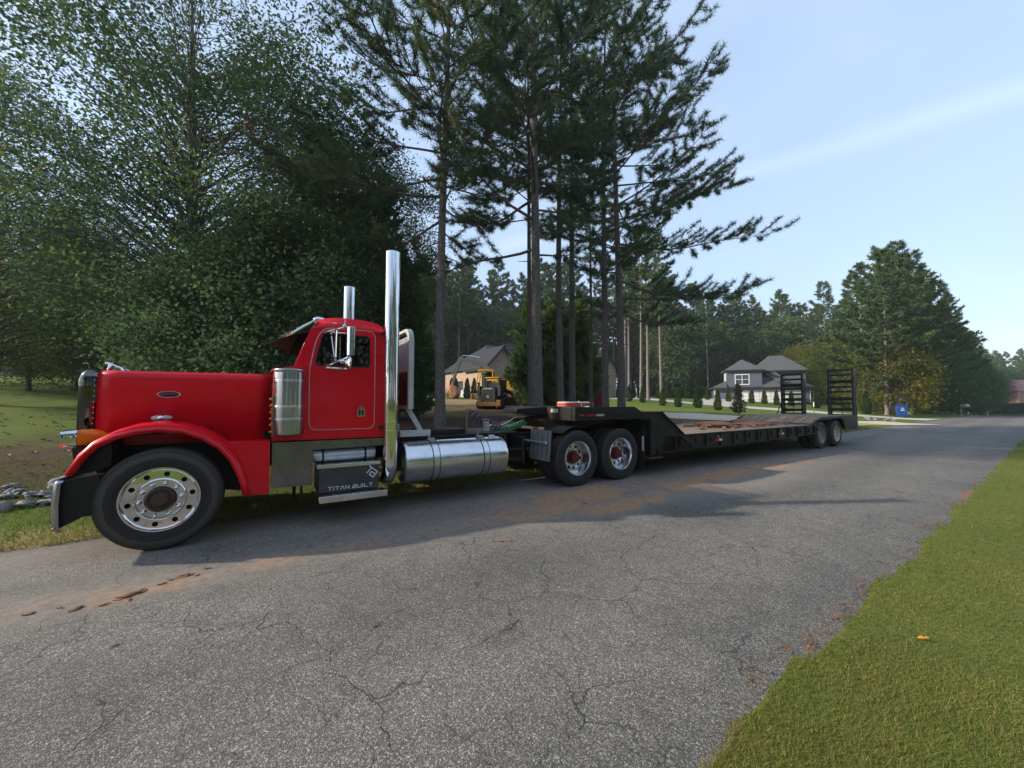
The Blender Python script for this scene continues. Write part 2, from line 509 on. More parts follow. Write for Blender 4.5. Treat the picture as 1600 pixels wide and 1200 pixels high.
BROAD = leaf_mat('broad_leaves', [(0.0, (0.046, 0.080, 0.040)), (0.5, (0.080, 0.122, 0.056)), (0.9, (0.125, 0.155, 0.05)), (1.0, (0.24, 0.17, 0.03))], 0.38)
BROADL = leaf_mat('light_broad_leaves', [(0.0, (0.045, 0.075, 0.018)), (0.5, (0.085, 0.12, 0.024)), (1.0, (0.17, 0.17, 0.03))], 0.38)
YELLOWL = leaf_mat('autumn_leaves', [(0.0, (0.065, 0.085, 0.018)), (0.4, (0.12, 0.125, 0.022)), (0.75, (0.20, 0.145, 0.022)), (1.0, (0.22, 0.10, 0.02))], 0.38)
CYP = leaf_mat('cypress_sprays', [(0.0, (0.038, 0.068, 0.036)), (0.5, (0.068, 0.112, 0.042)), (1.0, (0.12, 0.155, 0.042))], 0.28)
ARBOR = leaf_mat('arborvitae_sprays', [(0.0, (0.020, 0.045, 0.014)), (0.5, (0.045, 0.085, 0.018)), (1.0, (0.13, 0.13, 0.025))], 0.22)
DEADL = leaf_mat('browned_sprays', [(0.0, (0.03, 0.035, 0.02)), (0.6, (0.05, 0.05, 0.03)), (1.0, (0.12, 0.07, 0.04))], 0.15)
GRASSB = leaf_mat('grass_blades', [(0.0, (0.045, 0.092, 0.014)), (0.5, (0.100, 0.138, 0.026)), (0.8, (0.175, 0.165, 0.042)), (1.0, (0.27, 0.21, 0.08))], 0.30, var=0.0)
STRAWN = leaf_mat('pine_straw', [(0.0, (0.14, 0.06, 0.03)), (1.0, (0.26, 0.13, 0.06))], 0.1, var=0.0)

def bark_mat(name, ca, cb, cc):
    m, nt, b = new_mat(name)
    tc = nt.nodes.new('ShaderNodeTexCoord')
    mp = nt.nodes.new('ShaderNodeMapping'); mp.inputs['Scale'].default_value = (1, 1, 0.20)
    nt.links.new(tc.outputs['Object'], mp.inputs['Vector'])
    v = nt.nodes.new('ShaderNodeTexVoronoi'); v.feature = 'DISTANCE_TO_EDGE'; v.inputs['Scale'].default_value = 27
    n0 = noise(nt, mp.outputs[0], 6, 5)
    mv = nt.nodes.new('ShaderNodeVectorMath'); mv.operation = 'ADD'
    cmb = nt.nodes.new('ShaderNodeCombineXYZ')
    for i in range(3): nt.links.new(math_n(nt, 'MULTIPLY', n0, 0.12), cmb.inputs[i])
    nt.links.new(mp.outputs[0], mv.inputs[0]); nt.links.new(cmb.outputs[0], mv.inputs[1])
    nt.links.new(mv.outputs[0], v.inputs['Vector'])
    n1 = noise(nt, mp.outputs[0], 14, 6, 0.65)
    crack = ramp(nt, v.outputs['Distance'], [(0.0, g3(0)), (0.13, g3(1))])
    c = mixc(nt, crack, ca, ramp(nt, n1, [(0.3, cb), (0.7, cc)]))
    nt.links.new(c, b.inputs['Base Color'])
    b.inputs['Roughness'].default_value = 0.92
    h = math_n(nt, 'ADD', math_n(nt, 'MULTIPLY', math_n(nt, 'MINIMUM', v.outputs['Distance'], 0.15), 5.0), math_n(nt, 'MULTIPLY', n1, 0.5))
    bump(nt, b, h, 0.8, 0.02)
    return m
BARK = bark_mat('pine_bark', (0.060, 0.050, 0.044), (0.105, 0.088, 0.078), (0.20, 0.168, 0.148))
BARKF = bark_mat('far_pine_bark', (0.09, 0.07, 0.06), (0.20, 0.16, 0.14), (0.31, 0.26, 0.23))
BARKB = bark_mat('hardwood_bark', (0.05, 0.045, 0.04), (0.12, 0.11, 0.10), (0.21, 0.19, 0.175))

def brick_mat(name, c1, c2, mortar):
    m, nt, b = new_mat(name)
    tc = nt.nodes.new('ShaderNodeTexCoord')
    sx = nt.nodes.new('ShaderNodeSeparateXYZ'); nt.links.new(tc.outputs['Object'], sx.inputs[0])
    cm = nt.nodes.new('ShaderNodeCombineXYZ')
    nt.links.new(math_n(nt, 'ADD', sx.outputs[0], sx.outputs[1]), cm.inputs[0]); nt.links.new(sx.outputs[2], cm.inputs[1])
    br = nt.nodes.new('ShaderNodeTexBrick')
    br.inputs['Scale'].default_value = 1.0
    br.inputs['Brick Width'].default_value = 0.22; br.inputs['Row Height'].default_value = 0.075
    br.inputs['Mortar Size'].default_value = 0.01; br.inputs['Bias'].default_value = -0.1
    br.inputs['Color1'].default_value = (*c1, 1); br.inputs['Color2'].default_value = (*c2, 1); br.inputs['Mortar'].default_value = (*mortar, 1)
    nt.links.new(cm.outputs[0], br.inputs['Vector'])
    n1 = noise(nt, cm.outputs[0], 3.5, 5, 0.75)
    c = mixc(nt, 0.75, br.outputs['Color'], ramp(nt, n1, [(0.3, g3(0.45)), (0.7, g3(1.45))]), 'MULTIPLY')
    nt.links.new(c, b.inputs['Base Color'])
    b.inputs['Roughness'].default_value = 0.9
    bump(nt, b, br.outputs['Fac'], -0.3, 0.01)
    return m
BRICKT = brick_mat('tan_brick', (0.42, 0.27, 0.17), (0.30, 0.17, 0.11), (0.45, 0.38, 0.30))
BRICKB = brick_mat('brown_brick', (0.30, 0.185, 0.135), (0.17, 0.10, 0.08), (0.36, 0.31, 0.26))
BRICKR = brick_mat('red_brick', (0.30, 0.13, 0.09), (0.22, 0.09, 0.07), (0.36, 0.30, 0.26))

def shingle_mat(name, ca, cb):
    m, nt, b = new_mat(name)
    vec = objco(nt)
    n1 = noise(nt, vec, 7, 6, 0.75)
    w = nt.nodes.new('ShaderNodeTexWave'); w.bands_direction = 'Z'; w.inputs['Scale'].default_value = 2.4; w.inputs['Distortion'].default_value = 0.6
    nt.links.new(vec, w.inputs['Vector'])
    c = mixc(nt, 0.25, ramp(nt, n1, [(0.3, ca), (0.72, cb)]), w.outputs['Color'], 'MULTIPLY')
    nt.links.new(c, b.inputs['Base Color']); b.inputs['Roughness'].default_value = 0.9
    bump(nt, b, n1, 0.3, 0.02)
    return m
SHING = shingle_mat('grey_shingles', (0.060, 0.061, 0.066), (0.12, 0.121, 0.128))
SHINGB = shingle_mat('slate_shingles', (0.014, 0.016, 0.022), (0.030, 0.033, 0.043))

# ------------------------------------------------------------------ terrain
def smooth01(t):
    t = np.clip(t, 0, 1)
    return t * t * (3 - 2 * t)

def road_z(X):
    X = np.asarray(X, float)
    return -2.4 * smooth01((X - 62) / 75)

PX = [-60, -10, -4, 5, 20, 35, 52, 80, 200]
PROF = {
    -60: ([6.2, 8, 9.6, 46, 80, 160], [0, -.12, -.02, 3.4, 5.0, 6.0]),
    -10: ([6.2, 8, 9.6, 46, 80, 160], [0, -.10, -.02, 3.4, 5.0, 6.0]),
    -4: ([6.2, 8, 9.6, 30, 46, 80, 160], [0, -.06, .0, 1.8, 3.0, 4.6, 5.5]),
    5: ([6.2, 8, 11, 13, 21, 34, 45, 80, 160], [0, .10, .72, .85, .95, 1.8, 2.4, 3.8, 5]),
    20: ([6.2, 8, 11, 13, 21, 34, 45, 80, 160], [0, .08, .55, .85, 1.0, 1.7, 2.0, 3.4, 5]),
    35: ([6.2, 9, 14, 25, 35, 60, 160], [0, .10, .50, 1.05, 1.7, 2.6, 4]),
    52: ([6.2, 8, 26, 33, 60, 160], [0, .02, 1.25, 2.0, 2.6, 4]),
    80: ([6.2, 8, 22, 33, 60, 160], [0, .02, 1.3, 2.0, 2.6, 4]),
    200: ([6.2, 8, 22, 33, 60, 160], [0, .02, 1.3, 2.0, 2.6, 4]),
}
ROAD_N, ROAD_F = 0.91, 6.17

def edge_wobble(X):
    X = np.asarray(X, float)
    return 0.035 * np.sin(X * 3.1 + 0.6) + 0.025 * np.sin(X * 7.3 + 1.1) + 0.018 * np.sin(X * 17.0)

def ground_z(X, Y):
    X = np.asarray(X, float); Y = np.asarray(Y, float)
    X, Y = np.broadcast_arrays(X, Y)
    cols = np.stack([np.interp(Y, *PROF[p]) for p in PX], 0)
    i = np.clip(np.searchsorted(PX, X) - 1, 0, len(PX) - 2)
    x0 = np.array(PX, float)[i]; x1 = np.array(PX, float)[i + 1]
    t = smooth01((X - x0) / (x1 - x0))
    a = np.take_along_axis(cols, i[None], 0)[0]; b = np.take_along_axis(cols, i[None] + 1, 0)[0]
    z = a * (1 - t) + b * t
    z = np.where(Y < ROAD_N, 0.012 + 0.01 * np.clip(-Y, 0, 60) , z)
    ruf = 0.02 * np.sin(X * 1.7 + Y * 0.8) * np.sin(Y * 1.3 - X * 0.5) + 0.05 * np.sin(X * 0.31 + 1) * np.sin(Y * 0.27)
    z = z + ruf * smooth01((Y - 7) / 3) + 0.4 * ruf * smooth01((-Y - 0.2) / 3)
    on = (Y > ROAD_N + edge_wobble(X)) & (Y < ROAD_F + 0.5 * edge_wobble(X + 3))
    z = np.where(on, -0.06, z + 0.006)
    return z + road_z(X)

def gz(x, y): return float(ground_z(np.array([x]), np.array([y]))[0])

def survey(bearing_px, depth):
    """plan position from a surveyed bearing (tangent offset /600) and forward distance"""
    u = (bearing_px - 800) / 600.0
    p = FWD * depth + RGT * (u * depth)
    return p.x, p.y

def vnoise(X, Y, s, seed=0):
    r = np.random.RandomState(seed)
    g = r.rand(64, 64)
    x = np.asarray(X) / s; y = np.asarray(Y) / s
    xi = np.floor(x).astype(int); yi = np.floor(y).astype(int)
    fx = smooth01(x - xi); fy = smooth01(y - yi)
    G = lambda a, b: g[a % 64, b % 64]
    return (G(xi, yi) * (1 - fx) + G(xi + 1, yi) * fx) * (1 - fy) + (G(xi, yi + 1) * (1 - fx) + G(xi + 1, yi + 1) * fx) * fy

def fnoise(X, Y, s, seed=0):
    return 0.55 * vnoise(X, Y, s, seed) + 0.3 * vnoise(X, Y, s / 2.3, seed + 1) + 0.15 * vnoise(X, Y, s / 5.1, seed + 2)

xs = np.concatenate([np.arange(-140, -12, 4), np.arange(-12, 2, 0.2), np.arange(2, 40, 0.35), np.arange(40, 95, 1.0), np.arange(95, 300, 8), np.arange(300, 480, 20)])
ys = np.concatenate([np.arange(-200, -40, 40), np.arange(-40, -6, 2.0), np.arange(-6, 0.6, 0.3), np.arange(0.6, 1.2, 0.04), np.array([1.5, 3, 5]), np.arange(5.8, 6.6, 0.05),
                     np.arange(6.6, 16, 0.22), np.arange(16, 60, 0.8), np.arange(60, 200, 6), np.arange(200, 280, 20)])
GX, GY = np.meshgrid(xs, ys, indexing='ij')
GZ = ground_z(GX, GY)
nx, ny = GX.shape
idx = np.arange(nx * ny).reshape(nx, ny)
gf = np.stack([idx[:-1, :-1], idx[1:, :-1], idx[1:, 1:], idx[:-1, 1:]], -1).reshape(-1, 4)
def bump2(X, Y, cx, cy, rx, ry): return np.exp(-(((X - cx) / rx) ** 2 + ((Y - cy) / ry) ** 2))
n1 = fnoise(GX, GY, 3.0, 11); n2 = fnoise(GX, GY, 1.1, 21)
mulch = np.clip(1.4 * bump2(GX, GY, 8, 11, 9, 2.6) + 1.0 * bump2(GX, GY, 2, 11, 5, 3) + 0.26 * bump2(GX, GY, -4.5, 14, 3.2, 3.0) + 0.9 * bump2(GX, GY, 1.5, 18, 5, 6), 0, 1) * np.clip(0.4 + 1.4 * n1, 0, 1)
mulch = np.maximum(mulch, smooth01((GY - 58) / 6) * 0.95)
mulch = np.maximum(mulch, smooth01((GY - 9) / 3) * smooth01((GX - 80) / 6) * 0.9)
clay = np.clip(1.1 * bump2(GX, GY, 15, 22, 8, 9) + 1.5 * bump2(GX, GY, 18, 9.3, 4.5, 1.3) + 0.8 * bump2(GX, GY, 12, 14, 6, 3), 0, 1) * np.clip(2.6 * n2 - 0.65, 0, 1)
straw = np.clip(1.2 * bump2(GX, GY, 16, 27, 10, 12) + 1.0 * bump2(GX, GY, -1, 6.5, 6, 0.5) * n2 * 2 + np.where(GY < 1, 0.2 * n1, 0), 0, 1) * np.clip(0.5 + n1, 0, 1)

def ground_mat():
    m, nt, b = new_mat('ground_cover')
    vec = objco(nt)
    def at(n):
        a = nt.nodes.new('ShaderNodeAttribute'); a.attribute_name = n
        return a.outputs['Fac']
    nf = noise(nt, vec, 22, 6, 0.75); nm = noise(nt, vec, 2.2, 5, 0.6); nl = noise(nt, vec, 0.25, 3, 0.5)
    g1 = ramp(nt, nf, [(0.3, (0.060, 0.098, 0.014)), (0.7, (0.145, 0.195, 0.030))])
    g2 = ramp(nt, nm, [(0.35, g3(0.85)), (0.7, (1.15, 1.05, 0.8))])
    c = mixc(nt, 1.0, g1, g2, 'MULTIPLY')
    c = mixc(nt, math_n(nt, 'MULTIPLY', at('straw'), 0.9), c, ramp(nt, nf, [(0.3, (0.20, 0.14, 0.065)), (0.7, (0.42, 0.31, 0.16))]))
    c = mixc(nt, at('clay'), c, ramp(nt, nf, [(0.3, (0.11, 0.050, 0.030)), (0.7, (0.22, 0.105, 0.06))]))
    mk = ramp(nt, math_n(nt, 'ADD', at('mulch'), math_n(nt, 'MULTIPLY', math_n(nt, 'SUBTRACT', nm, 0.5), 0.8)), [(0.3, g3(0)), (0.6, g3(1))])
    c = mixc(nt, mk, c, ramp(nt, nf, [(0.3, (0.035, 0.022, 0.014)), (0.62, (0.095, 0.058, 0.036)), (0.8, (0.20, 0.14, 0.09))]))
    nt.links.new(c, b.inputs['Base Color'])
    b.inputs['Roughness'].default_value = 0.95
    b.inputs['Specular IOR Level'].default_value = 0.15
    bump(nt, b, nf, 0.9, 0.04)
    return m
gm = np_mesh('ground', np.stack([GX, GY, GZ], -1).reshape(-1, 3), gf, ground_mat(), smooth=True)
for nme, arr in (('mulch', mulch), ('clay', clay), ('straw', straw)):
    a = gm.attributes.new(nme, 'FLOAT', 'POINT'); a.data.foreach_set('value', np.clip(arr, 0, 1).astype(np.float32).ravel())
tag(link_mesh('ground', gm), kind='structure')

# ------------------------------------------------------------------ road
rx = np.concatenate([np.arange(-60, -6, 2.0), np.arange(-6, 30, 0.1), np.arange(30, 90, 0.5), np.arange(90, 400, 6)])
ry = np.arange(ROAD_N - 0.12, ROAD_F + 0.09, 0.1)
QX, QY = np.meshgrid(rx, ry, indexing='ij')
crown = 0.012 * np.sin(np.clip((QY - ROAD_N) / (ROAD_F - ROAD_N), 0, 1) * math.pi)
QZ = road_z(QX) + crown - 0.004
# tracked-on clay: streak along the middle of the road, spill behind the drive wheels, wheel-track arcs at the driveway
def streak(x0, y0, x1, y1, w):
    dx, dy = x1 - x0, y1 - y0; L2 = dx * dx + dy * dy
    t = np.clip(((QX - x0) * dx + (QY - y0) * dy) / L2, 0, 1)
    d = np.hypot(QX - x0 - t * dx, QY - y0 - t * dy)
    return np.exp(-(d / w) ** 2)
nA = fnoise(QX * 0.5, QY * 1.6, 0.8, 31); nB = fnoise(QX, QY, 0.35, 41)
dust = np.clip(0.95 * streak(-3, 4.35, 3.2, 4.28, 0.34) + 0.8 * streak(3.2, 4.28, 9, 3.3, 0.55) + 0.95 * streak(3.6, 4.6, 13, 3.7, 0.85) + 0.5 * streak(12, 3.6, 26, 2.6, 0.5)
               + 0.6 * streak(17, 3.5, 30, 4.9, 0.5) + 0.55 * streak(-6, 6.0, 2, 5.9, 0.35) + 0.35 * streak(20, 4.4, 33, 1.6, 0.4) + 0.25 * streak(-2, 5.4, 6, 4.9, 0.8), 0, 1)
dust *= np.clip(0.35 + 1.25 * nA, 0, 1.2)
clayr = np.clip(1.3 * bump2(QX, QY, 3.5, 4.1, 0.55, 0.17) + 1.2 * bump2(QX, QY, 4.7, 3.7, 0.95, 0.18) + 1.0 * bump2(QX, QY, 6.6, 3.9, 1.4, 0.2) + 1.0 * bump2(QX, QY, 5.1, 4.4, 0.9, 0.2) + 0.8 * bump2(QX, QY, 4.9, 4.55, 1.6, 0.35) + 0.35 * bump2(QX, QY, -0.6, 4.25, 1.1, 0.16)
                + 0.6 * bump2(QX, QY, 8.5, 4.1, 1.6, 0.3) + 0.22 * streak(-3, 4.35, 3, 4.28, 0.22) + 0.5 * bump2(QX, QY, 11, 3.9, 2, .3), 0, 1) * np.clip(2.4 * nB - 0.55, 0, 1)
edge = np.clip(np.exp(-((QY - ROAD_N) / 0.09) ** 2), 0, 1) * np.clip(3.0 * nA - 1.35, 0, 1)
qn, qm = QX.shape
qi = np.arange(qn * qm).reshape(qn, qm)
qf = np.stack([qi[:-1, :-1], qi[1:, :-1], qi[1:, 1:], qi[:-1, 1:]], -1).reshape(-1, 4)

def asphalt_mat():
    m, nt, b = new_mat('worn_asphalt')
    vec = objco(nt)
    def at(n):
        a = nt.nodes.new('ShaderNodeAttribute'); a.attribute_name = n
        return a.outputs['Fac']
    v = nt.nodes.new('ShaderNodeTexVoronoi'); v.inputs['Scale'].default_value = 240; nt.links.new(vec, v.inputs['Vector'])
    v2 = nt.nodes.new('ShaderNodeTexVoronoi'); v2.inputs['Scale'].default_value = 120; nt.links.new(vec, v2.inputs['Vector'])
    sx = nt.nodes.new('ShaderNodeSeparateColor'); nt.links.new(v.outputs['Color'], sx.inputs[0])
    sx2 = nt.nodes.new('ShaderNodeSeparateColor'); nt.links.new(v2.outputs['Color'], sx2.inputs[0])
    c = ramp(nt, sx.outputs[0], [(0.0, g3(0.042)), (0.5, (0.083, 0.0815, 0.080)), (0.80, (0.135, 0.132, 0.128)), (0.92, (0.30, 0.293, 0.28)), (1.0, (0.52, 0.51, 0.49))])
    c2 = ramp(nt, sx2.outputs[1], [(0.0, g3(0.044)), (0.7, (0.085, 0.084, 0.083)), (0.92, (0.18, 0.177, 0.170)), (1.0, (0.42, 0.41, 0.39))])
    c = mixc(nt, 1.0, mixc(nt, 0.45, c, c2), (1.20, 1.14, 1.05), 'MULTIPLY')
    nl = noise(nt, vec, 0.55, 5, 0.6); nm = noise(nt, vec, 5, 5, 0.65)
    c = mixc(nt, 1.0, c, ramp(nt, nl, [(0.3, g3(0.82)), (0.7, (1.2, 1.19, 1.16))]), 'MULTIPLY')
    c = mixc(nt, 1.0, c, ramp(nt, nm, [(0.3, g3(0.86)), (0.7, g3(1.13))]), 'MULTIPLY')
    sp = nt.nodes.new('ShaderNodeSeparateXYZ'); nt.links.new(vec, sp.inputs[0])
    yw = math_n(nt, 'ADD', sp.outputs[1], math_n(nt, 'MULTIPLY', nl, 0.5))
    track = math_n(nt, 'SINE', math_n(nt, 'MULTIPLY', yw, 3.6))
    c = mixc(nt, 1.0, c, ramp(nt, math_n(nt, 'ADD', math_n(nt, 'MULTIPLY', track, 0.35), 0.5), [(0.1, g3(0.88)), (0.9, (1.12, 1.11, 1.09))]), 'MULTIPLY')
    np_ = noise(nt, vec, 1.7, 6, 0.7)
    c = mixc(nt, 1.0, c, ramp(nt, np_, [(0.30, g3(0.72)), (0.42, g3(1.0)), (0.62, g3(1.0)), (0.78, (1.25, 1.22, 1.16))]), 'MULTIPLY')
    # cracks: a wandering network in two sizes, broken up
    def cracks(scale, width, seedoff):
        mp = nt.nodes.new('ShaderNodeMapping'); mp.inputs['Location'].default_value = (seedoff, seedoff * 2, 0); nt.links.new(vec, mp.inputs['Vector'])
        nn = nt.nodes.new('ShaderNodeTexNoise'); nn.inputs['Scale'].default_value = scale * 2.5; nn.inputs['Detail'].default_value = 5; nt.links.new(mp.outputs[0], nn.inputs['Vector'])
        add = nt.nodes.new('ShaderNodeMix'); add.data_type = 'VECTOR'; add.inputs[0].default_value = 0.22 / scale
        vm = nt.nodes.new('ShaderNodeVectorMath'); vm.operation = 'MULTIPLY_ADD'
        nt.links.new(nn.outputs['Color'], vm.inputs[0]); vm.inputs[1].default_value = (0.5 / scale,) * 3; nt.links.new(mp.outputs[0], vm.inputs[2])
        vv = nt.nodes.new('ShaderNodeTexVoronoi'); vv.feature = 'DISTANCE_TO_EDGE'; vv.inputs['Scale'].default_value = scale; vv.voronoi_dimensions = '2D'
        nt.links.new(vm.outputs[0], vv.inputs['Vector'])
        line = ramp(nt, vv.outputs['Distance'], [(0.0, g3(1)), (width * scale, g3(0))])
        brk = ramp(nt, noise(nt, mp.outputs[0], scale * 0.9, 3, 0.6), [(0.42, g3(0)), (0.54, g3(1))])
        return mixc(nt, 1.0, line, brk, 'MULTIPLY')
    k1 = cracks(1.3, 0.008, 3.0); k2 = cracks(3.2, 0.0055, 11.0)
    kk = mixc(nt, 1.0, k1, mixc(nt, 0.7, g3(0), k2), 'ADD')
    c = mixc(nt, mixc(nt, 0.85, g3(0), kk), c, g3(0.012))
    nd = noise(nt, vec, 12, 6, 0.7)
    dm = ramp(nt, math_n(nt, 'MULTIPLY', at('dust'), math_n(nt, 'ADD', nd, 0.35)), [(0.05, g3(0)), (0.9, g3(0.75))])
    c = mixc(nt, dm, c, ramp(nt, nd, [(0.3, (0.17, 0.135, 0.108)), (0.7, (0.27, 0.225, 0.185))]))
    cmk = ramp(nt, math_n(nt, 'MULTIPLY', at('clay'), math_n(nt, 'ADD', nd, 0.4)), [(0.08, g3(0)), (0.42, g3(0.95))])
    c = mixc(nt, cmk, c, ramp(nt, nd, [(0.3, (0.25, 0.135, 0.075)), (0.7, (0.40, 0.235, 0.135))]))
    emk = ramp(nt, at('edge'), [(0.15, g3(0)), (0.5, g3(0.85))])
    c = mixc(nt, emk, c, ramp(nt, nd, [(0.3, (0.16, 0.075, 0.04)), (0.7, (0.30, 0.14, 0.07))]))
    nt.links.new(c, b.inputs['Base Color'])
    b.inputs['Roughness'].default_value = 0.85
    b.inputs['Specular IOR Level'].default_value = 0.35
    h = math_n(nt, 'SUBTRACT', math_n(nt, 'ADD', math_n(nt, 'MULTIPLY', v.outputs['Distance'], -1.0), math_n(nt, 'MULTIPLY', v2.outputs['Distance'], -0.6)), math_n(nt, 'MULTIPLY', kk, 1.0))
    bump(nt, b, h, 0.40, 0.006)
    return m
rm = np_mesh('road', np.stack([QX, QY, QZ], -1).reshape(-1, 3), qf, asphalt_mat(), smooth=True)
for nme, arr in (('dust', dust), ('clay', clayr), ('edge', edge)):
    a = rm.attributes.new(nme, 'FLOAT', 'POINT'); a.data.foreach_set('value', np.clip(arr, 0, 1).astype(np.float32).ravel())
tag(link_mesh('road', rm), kind='structure')

def draped(name, path, width, mat, lift, step=0.6):
    pts = [Vector((p[0], p[1])) for p in path]
    out = []
    for i in range(len(pts) - 1):
        n = max(2, int((pts[i + 1] - pts[i]).length / step))
        p0 = pts[max(i - 1, 0)]; p1 = pts[i]; p2 = pts[i + 1]; p3 = pts[min(i + 2, len(pts) - 1)]
        for k in range(n):
            t = k / n
            out.append(0.5 * ((2 * p1) + (p2 - p0) * t + (2 * p0 - 5 * p1 + 4 * p2 - p3) * t * t + (3 * p1 - p0 - 3 * p2 + p3) * t ** 3))
    out.append(pts[-1])
    V = []; m = 9
    for i, p in enumerate(out):
        d = (out[min(i + 1, len(out) - 1)] - out[max(i - 1, 0)]).normalized()
        nrm2 = Vector((-d.y, d.x))
        w = width[0] + (width[1] - width[0]) * i / (len(out) - 1)
        w *= 1 + 0.05 * math.sin(i * 1.3) * (1 if mat is GRAVEL else 0)
        for k in range(m):
            q = p + nrm2 * w * (k / (m - 1) - 0.5)
            V.append((q.x, q.y))
    V = np.array(V)
    Z = np.maximum(ground_z(V[:, 0], V[:, 1]), road_z(V[:, 0]) + 0.006) + lift
    ii = np.arange(len(V)).reshape(-1, m)
    F = np.stack([ii[:-1, :-1], ii[1:, :-1], ii[1:, 1:], ii[:-1, 1:]], -1).reshape(-1, 4)
    return tag(link_mesh(name, np_mesh(name, np.column_stack([V, Z]), F, mat, smooth=True)), kind='structure')
draped('driveway', [(47, 6.0), (47.3, 12), (47.5, 20), (47, 28), (45.5, 35), (43, 40)], (4.6, 3.2), CONCRETE, 0.03)
draped('house_apron', [(47.4, 24.5), (54, 27), (60, 30), (67, 31.5)], (3.5, 8.0), CONCRETE, 0.026)
draped('gravel_path', [(38, 6.0), (33.5, 8.2), (28, 9.9), (22, 11.8), (17.5, 13.6), (13, 17)], (3.6, 3.0), GRAVEL, 0.03)

# ------------------------------------------------------------------ buildings
def house_root(name, label, cat, loc, rz, group=None):
    return tag(empty(name, loc, rz), label, cat, group)

def window(parent, x0, x1, z0, z1, y, out, frame_mat, cols=2, rows=1, w=0.09, axis='y'):
    """window with a proud frame, bars and panes on a wall facing -y (out=-1) or, with axis 'x', facing -x"""
    t = 0.05 * out
    f = MB()
    if axis == 'y':
        B = lambda a0, a1, c0, c1, d0, d1: f.box(a0, a1, min(y + d0, y + d1), max(y + d0, y + d1), c0, c1)
    else:
        B = lambda a0, a1, c0, c1, d0, d1: f.box(min(y + d0, y + d1), max(y + d0, y + d1), a0, a1, c0, c1)
    B(x0, x0 + w, z0, z1, 0, t); B(x1 - w, x1, z0, z1, 0, t)
    B(x0 + w, x1 - w, z0, z0 + w, 0, t); B(x0 + w, x1 - w, z1 - w, z1, 0, t)
    for i in range(1, cols):
        c = x0 + (x1 - x0) * i / cols
        B(c - w * 0.4, c + w * 0.4, z0 + w, z1 - w, 0, t * 0.9)
    for j in range(1, rows):
        c = z0 + (z1 - z0) * j / rows
        B(x0 + w, x1 - w, c - w * 0.25, c + w * 0.25, 0, t * 0.8)
    fo = f.build('window', frame_mat, parent)
    for i in range(cols):
        for j in range(rows):
            a0 = x0 + (x1 - x0) * i / cols + w * 0.45; a1 = x0 + (x1 - x0) * (i + 1) / cols - w * 0.45
            c0 = z0 + (z1 - z0) * j / rows + w * 0.3; c1 = z0 + (z1 - z0) * (j + 1) / rows - w * 0.3
            p = MB()
            d0, d1 = sorted((y + 0.006 * out, y + 0.02 * out))
            if axis == 'y': p.box(a0, a1, d0, d1, c0, c1)
            else: p.box(d0, d1, a0, a1, c0, c1)
            p.build('pane', HGLASS, fo)
    return fo

def hip(mb, x0, x1, y0, y1, z, rise, inset=None, along='x', o=0.45):
    """hip roof with eave overhang and a fascia thickness"""
    x0 -= o; x1 += o; y0 -= o; y1 += o
    h = (y1 - y0) / 2 if along == 'x' else (x1 - x0) / 2
    i = inset if inset is not None else h
    zt = z + 0.16
    if along == 'x':
        a, b = (x0 + i, (y0 + y1) / 2, z + rise), (x1 - i, (y0 + y1) / 2, z + rise)
        if b[0] < a[0]: a = b = ((x0 + x1) / 2, (y0 + y1) / 2, z + rise)
    else:
        a, b = ((x0 + x1) / 2, y0 + i, z + rise), ((x0 + x1) / 2, y1 - i, z + rise)
    base = [(x0, y0, zt), (x1, y0, zt), (x1, y1, zt), (x0, y1, zt)]
    low = [(x0, y0, z), (x1, y0, z), (x1, y1, z), (x0, y1, z)]
    v = base + low + [a, b]
    if along == 'x':
        f = [(0, 1, 9, 8), (1, 2, 9), (2, 3, 8, 9), (3, 0, 8)]
    else:
        f = [(0, 1, 8), (1, 2, 9, 8), (2, 3, 9), (3, 0, 8, 9)]
    f += [(4, 5, 1, 0), (5, 6, 2, 1), (6, 7, 3, 2), (7, 4, 0, 3), (7, 6, 5, 4)]
    mb.add(v, f)

# brick house; its left wall faces -X, the gable faces the road
bh = house_root('brick_house', 'tan and brown brick house with slate hip roof beyond the excavator', 'house', (26.9, 44.9, gz(27, 45) - 0.4), 0)
ez = 4.55
MB().box(0, 5.6, 0, 13, 0, ez).build('wall', BRICKT, bh)['label'] = 'tan brick side wall'
MB().box(-0.004, 5.604, -0.25, -0.004, 0, ez).add([], []).prism([(0, ez), (5.6, ez), (2.8, ez + 2.9)], 'y', -0.25, 0.9).build('gable_wall', BRICKB, bh)['label'] = 'brown brick gable'
MB().box(5.604, 25.0, 1.2, 13, 0, ez).build('rear_wing_wall', BRICKB, bh)
rf = MB(); hip(rf, 0, 25, 0.6, 13, ez, 4.3, 5.0, 'x')
ro = rf.build('roof', SHINGB, bh)
g = MB()
for s in (-1, 1):
    e = (2.8 + s * 3.3, ez - 0.35); t = (2.8, ez + 3.05)
    g.hexa([(e[0], -0.7, e[1]), (e[0], 5.5, e[1]), (t[0], 5.5, t[1]), (t[0], -0.7, t[1]), (e[0], -0.7, e[1] + 0.2), (e[0], 5.5, e[1] + 0.2), (t[0], 5.5, t[1] + 0.2), (t[0], -0.7, t[1] + 0.2)])
g.build('gable_roof', SHINGB, bh)
exr_scale = 1.15
rf = MB(); hip(rf, 6.5, 16, 5, 17, ez + 0.3, 5.4, None, 'y'); rf.build('rear_roof', SHINGB, bh)
fb = MB()
for s in (-1, 1):
    e = (2.8 + s * 3.32, ez - 0.42); t = (2.8, ez + 2.98)
    fb.bar((e[0], -0.74, e[1]), (t[0], -0.74, t[1]), 0.06, 0.28)
fb.build('bargeboard', DKTRIM, bh)
